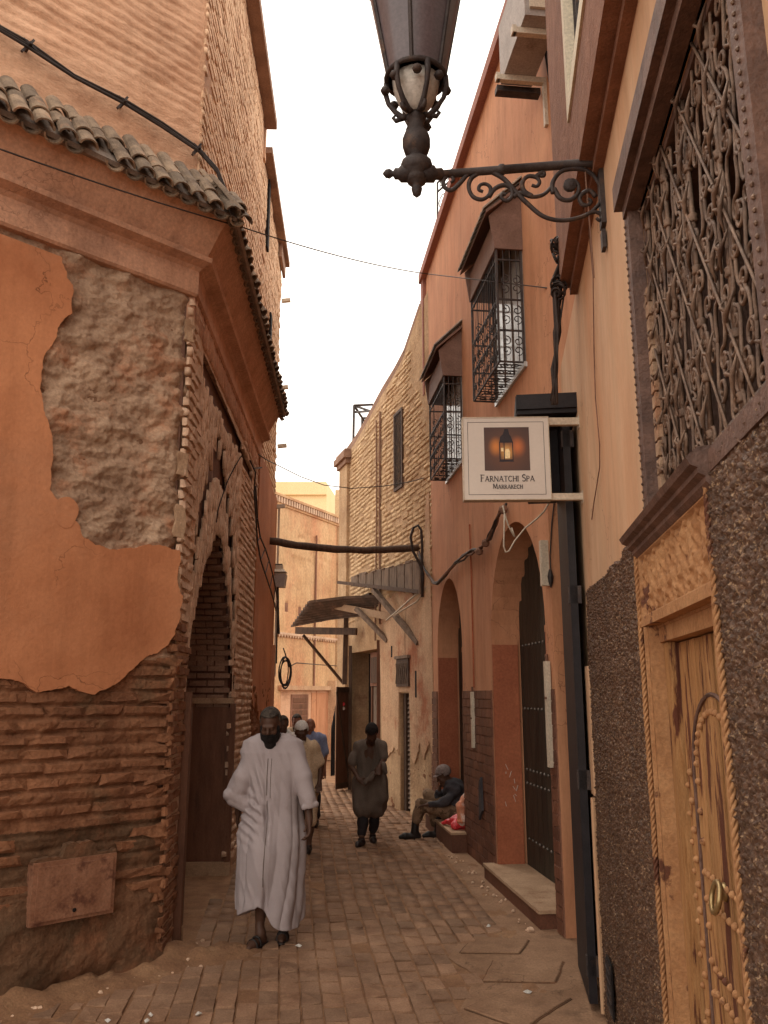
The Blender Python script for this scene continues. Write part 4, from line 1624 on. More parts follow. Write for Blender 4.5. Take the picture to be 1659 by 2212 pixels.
# ================================================================== SHOP FRONT, PINK HOUSE
def pink_house():
    b = thing('salmon_house', (1.9, 10.0, 0), 'tall salmon plastered house on the right with two arched doorways and hooded window cages', 'building')
    H = 9.05
    a2 = arch_pts(7.46, 9.46, 2.50, 3.62, 22)
    a1 = arch_pts(11.06, 12.88, 2.50, 3.52, 22)
    poly = [(7.25, -.1), (7.46, -.1)] + a2 + [(9.46, -.1), (11.06, -.1)] + a1 + [(12.88, -.1), (13.75, -.1), (13.75, H), (5.2, H), (5.2, 4.0), (7.25, 4.0)]
    slab('wall', PK, poly, -.42, 0, M_pk, b)
    c = MB()
    c.wbox(PK, 5.2, 13.75, H, H + .16, -.42, .10)
    c.wbox(PK, 13.55, 13.76, 6.9, H, -.02, .06)
    c.build('roof_edge', M_pkR, b)
    c = MB()
    c.wbox(PK, 13.2, 13.75, H + .16, H + .75, -.5, -.1)
    c.build('chimney', M_pkR, b)
    # thickened jambs under the imposts, painted red
    for (u0, u1) in ((7.46, 9.46), (11.06, 12.88)):
        for (ua, ub) in ((u0, u0 + .03), (u1 - .03, u1)):
            d = MB()
            d.wbox(PK, ua, ub, .0, 2.44, -.29, -.003)
            j = d.build('jamb', M_pkT, b)
            d = MB()
            d.wbox(PK, ua - (.02 if ua == u0 else .0), ub + (.0 if ua == u0 else .02), 2.441, 2.50, -.29, .002)
            d.build('impost', M_pk, j)
    # pale chipped paint marks on the near arch far jamb
    # doors
    def door(u0, u1, za, nm):
        ar = arch_pts(u0 + .0, u1 - .0, 2.50, za, 22)
        dd = slab(nm, PK, [(u0, .05)] + ar + [(u1, .05)], -.40, -.34, M_door, b)
        mid = (u0 + u1) / 2
        u = u0 + .03
        while u < u1 - .05:
            w = min(.165, u1 - .03 - u)
            top = 2.50 + (za - 2.5) * math.sqrt(max(0, 1 - ((u + w / 2 - mid) / ((u1 - u0) / 2)) ** 2)) - .05
            q = MB()
            q.wbox(PK, u + .004, u + w - .004, .06, top, -.339, -.315)
            q.build('plank', M_door, dd)
            u += w
        return dd
    d2 = door(7.46, 9.46, 3.62, 'arched_door')
    door(11.06, 12.88, 3.52, 'arched_door')
    sm = MB()
    sm.lathe([(.016, 0), (.017, .004), (.013, .012), (.004, .017)], (0, 0, 0), 8, axis=(0, 1, 0))
    me = bpy.data.meshes.new('stud')
    me.from_pydata([tuple(v) for v in sm.v], [], sm.f)
    me.materials.append(M_steel)
    pinv = Matrix.Translation(-WPOS[d2.name])
    for z in (.42, .98, 1.12, 1.75, 2.42):
        u = 7.55
        while u < 9.4:
            o = bpy.data.objects.new('stud', me)
            o.matrix_basis = PK.mat(u, z, -.314)
            COL.objects.link(o)
            o.parent = d2
            o.matrix_parent_inverse = pinv
            u += .125
    for (u, z) in ((7.75, 2.12), (7.68, 2.02), (7.75, 1.12), (7.68, 1.02)):
        q = MB()
        q.tube([PK.pt(u + .09 * sin(a), z - .09 * cos(a), -.29) for a in [i * pi / 10 - .6 for i in range(13)]], .009, 6)
        q.build('pull_ring', me.materials[0], d2, smooth=True)
    # brick tile dado
    oks = [(7.27, 7.43), (9.49, 11.03), (12.91, 13.74)]

    for (a, c2) in oks:
        bd = MB()
        bd.wbox(PK, a - .015, c2 + .015, 0, 1.90, .0, .008)
        bd.build('dado_bed', M_grout, b)
    rects = []
    for (a, c2) in oks:
        z = .02
        r = 0
        while z < 1.86:
            u = a + (-.12 if r % 2 else 0)
            while u < c2:
                u0, u1 = max(u, a), min(u + .232, c2)
                if u1 - u0 > .04:
                    rects.append(((u0 + u1) / 2, z + .05, u1 - u0, .094, .002 + RND.uniform(-.001, .001), 0))
                u += .24
            z += .1015
            r += 1
    brick_field(b, PK, rects, .016, M_dado, 'dado_tile', 300, ch=.03, jit=.004)
    # steps
    for (u0, u1, h, o_) in ((7.52, 9.52, .15, .13), (10.95, 12.95, .24, .20)):
        q = MB()
        q.wbox(PK, u0, u1, -.02, h - .03, -.30, o_)
        q.build('door_step', M_dado, b)
        q = MB()
        q.wbox(PK, u0 - .01, u1 + .01, h - .028, h, -.31, o_ + .012)
        q.build('step_slab', M_stone, b)
    # plain conduits
    for (u, z0, z1) in ((10.33, 1.28, 1.93), (7.33, 1.30, 2.18)):
        q = MB()
        q.wbox(PK, u, u + .075, z0, z1, .012, .050)
        cc = q.build('cable_cover', M_cream, b)
        q = MB()
        q.wbox(PK, u + .01, u + .065, z1 - .32, z1 - .30, .050, .054)
        q.tube([PK.pt(u + .04, z1, .03), PK.pt(u + .04, z1 + .06, .03)], .014, 6)
        q.build('cover_joint', M_cabB, cc)
    q = MB()
    q.tube([PK.pt(10.36, 1.98, .012), PK.pt(10.36, 3.3, .012), PK.pt(10.40, 4.0, .012)], .010, 5)
    q.build('painted_cable', M_pkT, b)
    # scratch marks on dado: hanging torn bag
    # hooded windows
    def cage(u0, u1, z0, z1, d, nm):
        q = MB()
        q.wbox(PK, u0 - .03, u1 + .03, z0 - .05, z0 - .0, -.02, .0 + .03)
        q.wbox(PK, u0, u1, z0, z1, .001, .012)
        w = q.build(nm, M_pane, b)
        # glass and shutters behind
        q = MB()
        for k in range(4):
            uu = u0 + .04 + (u1 - u0 - .08) * k / 3
            q.wbox(PK, uu - .02, uu + .02, z0 + .02, z1 - .05, .0125, .018)
        tag(q.build('casement', M_wood, w), kind='stuff')
        # frame of the cage
        q = MB()
        r = .014
        cs = [(u0, 0.02), (u0, d), (u1, d), (u1, 0.02)]
        for (u, n) in cs:
            q.beam(PK.pt(u, z0, n), PK.pt(u, z1, n), .022, .022)
        for z in (z0, z0 + .33, z0 + .66, z1 - .45, z1):
            for (p, s) in zip(cs[:-1], cs[1:]):
                q.beam(PK.pt(p[0], z, p[1]), PK.pt(s[0], z, s[1]), .016, .016)
        tag(q.build('cage_frame', M_iron, w), kind='stuff')
        # vertical rods
        q = MB()
        n = max(6, int((u1 - u0) / .075))
        for k in range(1, n):
            u = u0 + (u1 - u0) * k / n
            q.tube([PK.pt(u, z0, d), PK.pt(u, z1, d)], .0045, 4)
            q.tube([PK.pt(u, z0, .02), PK.pt(u, z0, d)], .006, 4)
        for k in range(1, 4):
            for u in (u0, u1):
                q.tube([PK.pt(u, z0, d * k / 4), PK.pt(u, z1, d * k / 4)], .006, 4)
        tag(q.build('cage_rods', M_iron, w), kind='stuff')
        # scrolls
        q = MB()
        Z = Vector((0, 0, 1))
        for u in (u0, u1):
            for zr in (z0 + .02, z0 + .35, z0 + .68):
                for k in range(2):
                    for s in (-1, 1):
                        c = PK.pt(u, zr + .10 + (0.10 if s > 0 else 0), d * (.28 + .44 * k))
                        q.tube(spiral(c, PK.n, Z * s, .052, 1.2, pi / 2, 14), .006, 4)
        nn = int((u1 - u0) / .17)
        for zr in (z0 + .05, z0 + .22, z0 + .38, z0 + .55, z1 - .35):
            for k in range(nn):
                for s in (-1, 1):
                    c = PK.pt(u0 + (k + .5) * (u1 - u0) / nn + s * .035, zr + .07, d + .004)
                    q.tube(spiral(c, PK.d * s, Z, .045, 1.2, pi / 2, 12), .006, 4)
        for k in range(nn):
            for s in (.3, .7):
                c = PK.pt(u0 + (k + .5) * (u1 - u0) / nn, z0, d * s)
                q.tube(spiral(c, PK.d, PK.n, .05, 1.3, k, 12), .006, 4)
        tag(q.build('cage_scrolls', M_iron, w), kind='stuff')
        # hood: cheeks, sloping board and tiles
        zt = z1 + .36
        hood = MB()
        for u in (u0 - .03, u1 + .005):
            vs = [PK.pt(u + du, z, n) for du in (0, .025) for (n, z) in ((.0, z1 - .34), (d + .02, z1 - .34), (d + .07, z1 + .02), (.0, zt))]
            hood.add(vs, [(0, 1, 2, 3), (7, 6, 5, 4), (0, 4, 5, 1), (1, 5, 6, 2), (2, 6, 7, 3), (3, 7, 4, 0)])
        vs = [PK.pt(u, z, n) for u in (u0 - .08, u1 + .08) for (n, z) in ((.0, zt - .02), (d + .11, z1 + .02), (d + .11, z1 + .05), (.0, zt + .02))]
        hood.add(vs, [(0, 1, 2, 3), (7, 6, 5, 4), (0, 4, 5, 1), (1, 5, 6, 2), (2, 6, 7, 3), (3, 7, 4, 0)])
        hood.wbox(PK, u0 - .0, u1 + .0, z1 - .34, z1 - .02, d - .0, d + .018)
        ho = hood.build('hood', M_hood, w)
        u = u0 - .05
        sl = math.atan2(zt - z1, d + .11)
        while u < u1 + .08:
            for r in range(2):
                q = MB()
                n0 = d + .14 - r * .2
                z_0 = z1 + .055 + r * .2 * math.tan(sl)
                pts = [(n0, z_0), (n0 - .22, z_0 + .22 * math.tan(sl))]
                vs = []
                for (nn_, zz_) in pts:
                    for kk in range(6):
                        a = pi * kk / 5
                        vs.append(PK.pt(u + .042 * cos(a), zz_ + .036 * sin(a), nn_))
                q.add(vs, [(kk, kk + 1, 6 + kk + 1, 6 + kk) for kk in range(5)] + [tuple(range(6)), tuple(range(6, 12))])
                q.build('roof_tile', M_tile if RND.random() < .6 else M_tileD, ho)
            u += .095
        return w
    cage(7.72, 8.86, 5.08, 6.62, .27, 'caged_window')
    cage(10.72, 11.86, 4.95, 6.45, .25, 'caged_window')
    # bright scratch on the plaster
    # chalk marks on the red jamb
    mk = MB()
    r = random.Random(5)
    for i in range(9):
        z = 1.10 - i * .045 + r.uniform(-.02, .02)
        n = -.20 + r.uniform(-.04, .10)
        p0 = PK.pt(9.428, z, n)
        mk.beam(p0, p0 + Vector((0, 0, r.uniform(.02, .07))) + PK.n * r.uniform(-.03, .03), .012, .004)
    mk.build('chalk_marks', M_white, b)
    tb = slab('torn_poster', PK, rough([(9.95, .62), (10.12, .50), (10.08, .92), (9.98, .98)], .01, .08), .02, .045, M_jack, None)
    tag(tb, 'dark torn flap hanging low on the brown tile dado between the two arches', 'flap')
    return b


PKH = pink_house()


def shop():
    b = thing('black_shopfront', (1.45, 6.5, 0), 'narrow black shop entrance with flat canopy between salmon and sand plaster houses', 'shopfront')
    q = MB()
    # side of opening: back box
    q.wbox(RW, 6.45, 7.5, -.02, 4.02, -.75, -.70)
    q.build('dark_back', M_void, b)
    q = MB()
    q.wbox(RW, 6.40, 6.449, .02, 3.84, -.45, .09)
    q.wbox(RW, 7.12, 7.19, .02, 3.84, -.5, .0)
    q.build('door_jamb', M_black, b)
    q = MB()
    q.wbox(RW, 5.66, 6.398, .05, 3.80, .055, .105)
    lf = q.build('open_metal_leaf', M_black, b)
    q = MB()
    for z in (.2, 1.3, 2.5, 3.6):
        q.wbox(RW, 5.66, 5.70, z, z + .12, .03, .115)
    tag(q.build('hinge', M_iron, lf), kind='stuff')
    # latticed transom panel
    q = MB()
    q.wbox(RW, 6.45, 7.12, 2.62, 3.5, -.06, -.03)
    tp = q.build('transom_panel', M_wood, b)
    q = MB()
    for i in range(8):
        z = 2.66 + i * .10
        q.beam(RW.pt(6.47, z, -.025), RW.pt(7.10, z + .12, -.025), .010, .012)
        q.beam(RW.pt(6.47, z + .12, -.020), RW.pt(7.10, z, -.020), .010, .012)
    q.wbox(RW, 6.45, 7.12, 2.54, 2.618, -.08, .0)
    tag(q.build('lattice', M_woodB, tp), kind='stuff')
    q = MB()
    q.wbox(RW, 5.62, 6.52, 3.84, 3.87, -.02, .42)
    cp = q.build('canopy', M_black, b)
    q = MB()
    q.wbox(RW, 6.0, 6.39, 3.36, 3.838, .11, .33)
    q.build('shutter_box', M_black, b)
    q = MB()
    q.wbox(RW, 5.60, 5.63, 3.872, 3.98, -.0, .42)
    q.wbox(RW, 5.632, 6.52, 3.872, 3.98, .395, .425)
    q.build('canopy_fascia', M_black, cp)
    q = MB()
    q.wbox(RW, 5.6, 7.2, .0, .035, -.7, -.003)
    q.build('threshold', M_conc, b)


shop()


# ================================================================== YELLOW BRICK HOUSE (B3)
def b3_house():
    b = thing('yellow_brick_house', (.3, 16.0, 0), 'crumbling yellow brick house in the middle right with a sloping roofline above small shops', 'building')
    prof = [(-.4, 8.75), (.1, 8.55), (1.0, 8.0), (1.6, 7.85), (2.4, 7.72), (3.3, 7.5), (4.3, 7.3), (5.3, 7.2)]
    # openings: shop at u 2.2-4.3, shutter door u .75-1.2
    poly = [(-.5, -.1), (.72, -.1), (.72, 1.92), (1.22, 1.92), (1.22, -.1), (2.35, -.1), (2.35, 2.75), (4.45, 2.75), (4.45, -.1), (5.25, -.1)] + list(reversed(prof[1:-1])) 
    poly = poly[:10] + [(5.25, 7.2)] + list(reversed(prof[:-1]))
    slab('wall', B3, poly, -.45, -.0, M_mortB, b)

    def ztop(u):
        for (p, q) in zip(prof[:-1], prof[1:]):
            if p[0] <= u <= q[0]:
                return p[1] + (q[1] - p[1]) * (u - p[0]) / (q[0] - p[0])
        return 7.2
    def okb(u, z):
        if z > ztop(u) - .12 or z < 3.5 + .15 * sin(u * 4) or u > 4.6 or u < -.42:
            return False
        if .95 < u < 1.48 and 5.5 < z < 7.15:
            return False
        if u < .55 and z > 6.6 + .5 * sin(u * 5):
            return False
        if 2.28 < u < 2.42:
            return False
        return True
    # herringbone-ish slanting courses in the upper part, level below
    rects = courses(-.45, 4.7, 3.4, 8.8, .27, .062, .024, okb, wob=.02, miss=.10, nj=.010, rj=.03)
    brick_field(b, B3, [(u, z, w, h, -.018 + no * .7, r) for (u, z, w, h, no, r) in rects], .030, M_brB, 'brick', 100, ch=.16, jit=.06, stuff_name='weathered_brickwork')
    # corner pilaster
    c = MB()
    c.wbox(B3, 4.62, 5.3, -.0, 6.95, -.3, .07)
    c.build('corner_pilaster', M_mortB, b)
    c = MB()
    c.wbox(B3, 4.56, 5.36, 6.95, 7.06, -.3, .12)
    c.wbox(B3, 4.50, 5.42, 7.06, 7.2, -.3, .18)
    c.wbox(B3, 4.56, 5.36, 7.2, 7.28, -.3, .14)
    c.build('pilaster_capital', M_cope, b)
    # coping along the roofline
    c = MB()
    for (p, q) in zip(prof[:-1], prof[1:]):
        c.beam(B3.pt(p[0], p[1] + .03, -.1), B3.pt(q[0], q[1] + .03, -.1), .42, .10, up=B3.n)
    c.build('coping', M_cope, b)
    # barred window
    q = MB()
    q.wbox(B3, 1.0, 1.42, 5.6, 7.0, -.08, -.02)
    w = q.build('barred_window', M_pane, b)
    q = MB()
    for (a, c2, d, e) in ((.97, 1.02, 5.55, 7.05), (1.40, 1.45, 5.55, 7.05), (1.02, 1.40, 7.0, 7.05), (1.02, 1.40, 5.55, 5.6)):
        q.wbox(B3, a, c2, d, e, -.02, .035)
    q.build('window_frame', M_wood, w)
    for k in range(5):
        q = MB()
        q.tube([B3.pt(1.06 + k * .07, 5.6, .03), B3.pt(1.06 + k * .07, 7.0, .03)], .010, 5)
        q.build('window_bar', M_iron, w)
    # conduit strips
    q = MB()
    q.tube([B3.pt(2.30, 7.4, .03), B3.pt(2.32, 5.5, .03), B3.pt(2.30, 3.2, .03)], .022, 6)
    q.tube([B3.pt(2.55, 7.3, .03), B3.pt(2.52, 5.5, .03), B3.pt(2.60, 2.9, .03)], .015, 6)
    q.build('downpipe', M_cope, b)
    # lower plaster
    pl = [(-.45, .3), (.70, .35), (.70, 1.94), (1.24, 1.94), (1.24, .1), (2.33, .3), (2.33, 2.77), (2.38, 3.3)] + rough([(2.2, 3.6), (1.0, 3.7), (.4, 3.5), (-.05, 3.9), (-.2, 5.1), (-.45, 5.2)], .05, .12, closed=False)
    pl = [(-.45, .9)] + rough([(-.45, .9), (-.2, 1.2), (0, .9), (.2, 1.15), (.45, .8), (.68, .9)], .04, .07, closed=False) + pl[2:4] + rough([(1.25, .9), (1.5, 1.0), (1.9, .8), (2.31, .9)], .05, .08, closed=False) + pl[6:]
    slab('lower_plaster', B3, pl, -.04, .02, M_plB, b)

    def fl(U, Z):
        f1, f2, idv = cellular(U * 6, Z * 10, 4)
        return -.028 + np.clip((f2 - f1) * 3, 0, 1) * .03 * idv + fbm(U * 6, Z * 9, 2, 4) * .03
    relief('eroded_base', B3, -.45, 2.34, 0, 1.3, .03, fl, M_brL, b, keep=lambda U, Z: (U < .71) | (U > 1.23))
    # shutter door with slats
    d = MB()
    d.wbox(B3, .72, 1.22, 0, 1.92, -.16, -.12)
    sd = d.build('shutter_door', M_void, b)
    for i in range(24):
        q = MB()
        z = .04 + i * .077
        vs = [B3.pt(u, z + dz_, n) for u in (.74, 1.08) for (n, dz_) in ((-.118, 0), (-.085, .0), (-.085, .012), (-.118, .07))]
        q.add(vs, [(0, 1, 2, 3), (7, 6, 5, 4), (0, 4, 5, 1), (1, 5, 6, 2), (2, 6, 7, 3), (3, 7, 4, 0)])
        q.build('slat', M_woodG, sd)
    q = MB()
    q.wbox(B3, 1.10, 1.22, 0, 1.92, -.119, -.06)
    q.build('door_stile', M_wood, sd)
    # ventilation grille above the door
    q = MB()
    q.wbox(B3, .66, 1.28, 2.03, 2.52, .012, .05)
    vg = q.build('vent_grille', M_wood, b)
    q = MB()
    for i in range(6):
        q.beam(B3.pt(.70 + i * .1, 2.08, .055), B3.pt(.78 + i * .1, 2.42, .055), .012, .01)
        q.beam(B3.pt(.78 + i * .1, 2.08, .06), B3.pt(.70 + i * .1, 2.42, .06), .012, .01)
    q.wbox(B3, .62, 1.32, 2.50, 2.55, .012, .08)
    tag(q.build('lattice', M_woodG, vg), kind='stuff')
    q = MB()
    q.wbox(B3, .32, .40, 1.85, 2.28, .0125, .022)
    q.wbox(B3, 1.58, 1.66, 2.55, 2.75, .0125, .022)
    q.build('wall_slot', M_void, b)
    # shop interior
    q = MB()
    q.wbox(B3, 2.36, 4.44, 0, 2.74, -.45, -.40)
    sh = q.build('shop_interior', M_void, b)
    for (a, c2, m_) in ((2.36, 2.62, M_woodB), (2.66, 2.98, M_wood), (3.25, 3.5, M_woodG), (3.6, 3.68, M_woodB)):
        q = MB()
        q.wbox(B3, a, c2, 0, 2.05, -.30, -.22)
        q.build('door_panel', m_, sh)
    q = MB()
    q.wbox(B3, 2.6, 3.6, 2.06, 2.72, -.25, -.18)
    q.build('fanlight_board', M_brown, sh)
    q = MB()
    q.wbox(B3, 2.9, 3.45, 2.12, 2.62, -.179, -.14)
    q.build('shutter_panel', M_wood, sh)
    # posts of the shopfront
    for (u, m_) in ((2.40, M_woodB), (4.38, M_wood)):
        q = MB()
        q.beam(B3.pt(u, 0, .02), B3.pt(u, 2.9, .02), .07, .07)
        q.build('post', m_, b)
    # open leaf at far end of the shop
    base = B3.pt(4.42, 0, .02)
    out = (B3.n * .62 - B3.d * .55).normalized()
    q = MB()
    e = base + out * .50
    q.beam((base + e) / 2 + Vector((0, 0, .05)), (base + e) / 2 + Vector((0, 0, 2.05)), .95, .045, up=B3.d)
    # beam's width direction is computed, so make the leaf explicitly
    q = MB()
    th = B3.d * .022
    vs = [p + s * th + Vector((0, 0, z)) for s in (-1, 1) for (p, z) in ((base, .05), (e, .05), (e, 2.05), (base, 2.05))]
    q.add(vs, [(0, 1, 2, 3), (7, 6, 5, 4), (0, 4, 5, 1), (1, 5, 6, 2), (2, 6, 7, 3), (3, 7, 4, 0)])
    lf = q.build('open_shop_leaf', M_woodB, b)
    q = MB()
    a_ = base - th * 1.3
    e_ = e - th * 1.3
    q.beam(a_ + Vector((0, 0, .1)), e_ + Vector((0, 0, 1.95)), .02, .05)
    q.beam(a_ + Vector((0, 0, .12)), e_ + Vector((0, 0, .12)), .02, .08)
    q.beam(a_ + Vector((0, 0, 1.98)), e_ + Vector((0, 0, 1.98)), .02, .08)
    q.build('leaf_brace', M_wood, lf)
    # black sheet hanging at the leaf's outer edge
    q = MB()
    n = 8
    vs = []
    for i in range(n + 1):
        p = e + out * (.02 + .02 * i) + B3.d * (.02 * sin(i * 2.2))
        vs += [p + Vector((0, 0, .32)), p + Vector((0, 0, 1.7 - i * .06))]
    q.add(vs, [(2 * i, 2 * i + 2, 2 * i + 3, 2 * i + 1) for i in range(n)])
    q.build('black_sheet', M_jack, lf)
    # sticker on the leaf (a small white and red label)
    q = MB()
    c = base + (e - base) * .5 - th * 1.25 + Vector((0, 0, 1.62))
    q.lathe([(.035, 0), (.035, .004)], c, 14, axis=-B3.d)
    st = q.build('sticker', M_white, lf)
    q = MB()
    q.lathe([(.035, 0), (.035, .004)], c + Vector((0, 0, .085)), 14, axis=-B3.d)
    q.build('sticker', M_red, lf)
    return b


b3_house()


def plank_awning():
    a = thing('plank_awning', B3.pt(2.0, 3.0, .3), 'sloping awning of broad grey planks carried by two diagonal struts on the yellow brick house', 'awning')
    # planks: a vertical-ish hanging skirt. pixel outline of its lower and upper edges at ~1 m out from the wall
    lo = [(785, 1268), (905, 1283)]
    N_ = 9
    for i in range(N_):
        t0, t1 = i / N_, (i + 1) / N_ - .012
        xs = 760 + (907 - 760) * t0, 760 + (907 - 760) * t1
        Ys = [16.6 - 3.0 * t for t in (t0, t1)]
        def edge(t, top):
            x = 758 + 150 * t
            y = (1246 - 38 * t) if top else (1266 + 17 * t)
            return P(x, y, 16.4 - 2.9 * t)
        q = MB()
        vs = []
        jg = RND.uniform(-.02, .03)
        for (t, top) in ((t0, False), (t1, False), (t1, True), (t0, True)):
            p = edge(t, top)
            if top:
                p += Vector((0, 0, jg))
            vs.append(p)
        off = B3.n * -.025
        vs += [v + off for v in vs]
        q.add(vs, [(0, 1, 2, 3), (7, 6, 5, 4), (0, 4, 5, 1), (1, 5, 6, 2), (2, 6, 7, 3), (3, 7, 4, 0)])
        q.build('plank', M_woodG, a)
    q = MB()
    q.beam(P(731, 1258, 16.9), P(906, 1278, 13.6), .06, .06)
    q.build('edge_beam', M_wood, a)
    # roof boards running back to the wall
    q = MB()
    for i in range(8):
        t = (i + .5) / 8
        p = P(758 + 150 * t, 1246 - 38 * t, 16.4 - 2.9 * t)
        u = (p - B3.O).dot(B3.d)
        w_ = B3.pt(u, p.z - .20, 0)
        q.beam(p + Vector((0, 0, .0)), w_, .33, .02)
    tag(q.build('roof_boards', M_woodG, a), kind='stuff')
    for (p0, p1) in (((808, 1275, 15.3), (905, 1390, 14.3)), ((770, 1315, 16.0), (838, 1385, 15.6))):
        q = MB()
        A = P(*p0)
        u, z = B3.uz(p1[0], p1[1])
        q.beam(A, B3.pt(u, z, 0), .10, .07)
        q.build('strut', M_woodG, a)
    q = MB()
    q.beam(P(706, 1305, 17.2), P(870, 1338, 14.9), .05, .13)
    q.build('support_board', M_stone, a)


plank_awning()


def corrugated_awning():
    a = thing('corrugated_awning', B3.pt(3.6, 2.6, .6), 'rusty dark corrugated metal awning jutting over the shop on a wooden bracket', 'awning')
    # sheet corners
    A = P(628, 1355, 18.6)
    Bq = P(668, 1298, 16.9)
    C = P(824, 1285, 15.6)
    D = P(812, 1328, 16.4)
    n = 44
    vs = []
    for i in range(n + 1):
        t = i / n
        # corrugation across the A-D / B-C direction
        p0 = A.lerp(Bq, t)
        p1 = D.lerp(C, t)
        off = Vector((0, 0, .038 * sin(t * 2 * pi * 9)))
        m = (p0 + p1) / 2 + Vector((0, 0, .03))
        vs += [p0 + off, m + off, p1 + off]
    q = MB()
    q.add(vs, [(3 * i, 3 * i + 3, 3 * i + 4, 3 * i + 1) for i in range(n)] + [(3 * i + 1, 3 * i + 4, 3 * i + 5, 3 * i + 2) for i in range(n)])
    k = len(vs)
    q.add([v + Vector((0, 0, .006)) for v in vs], [(3 * i + 1, 3 * i + 4, 3 * i + 3, 3 * i) for i in range(n)] + [(3 * i + 2, 3 * i + 5, 3 * i + 4, 3 * i + 1) for i in range(n)])
    q.build('corrugated_sheet', M_corr, a, recalc=False)
    q = MB()
    q.beam(P(640, 1362, 17.6), P(770, 1364, 16.9), .08, .14)
    q.build('front_beam', M_wood, a)
    q = MB()
    q.beam(P(655, 1372, 17.6), P(741, 1475, 18.2), .05, .05)
    q.build('diagonal_brace', M_wood, a)
    q = MB()
    q.beam(P(748, 1318, 17.3), P(744, 1478, 17.5), .09, .09)
    q.build('post', M_wood, a)
    q = MB()
    q.beam(P(740, 1310, 17.2), P(800, 1283, 16.0), .06, .05)
    q.build('rafter', M_wood, a)


corrugated_awning()


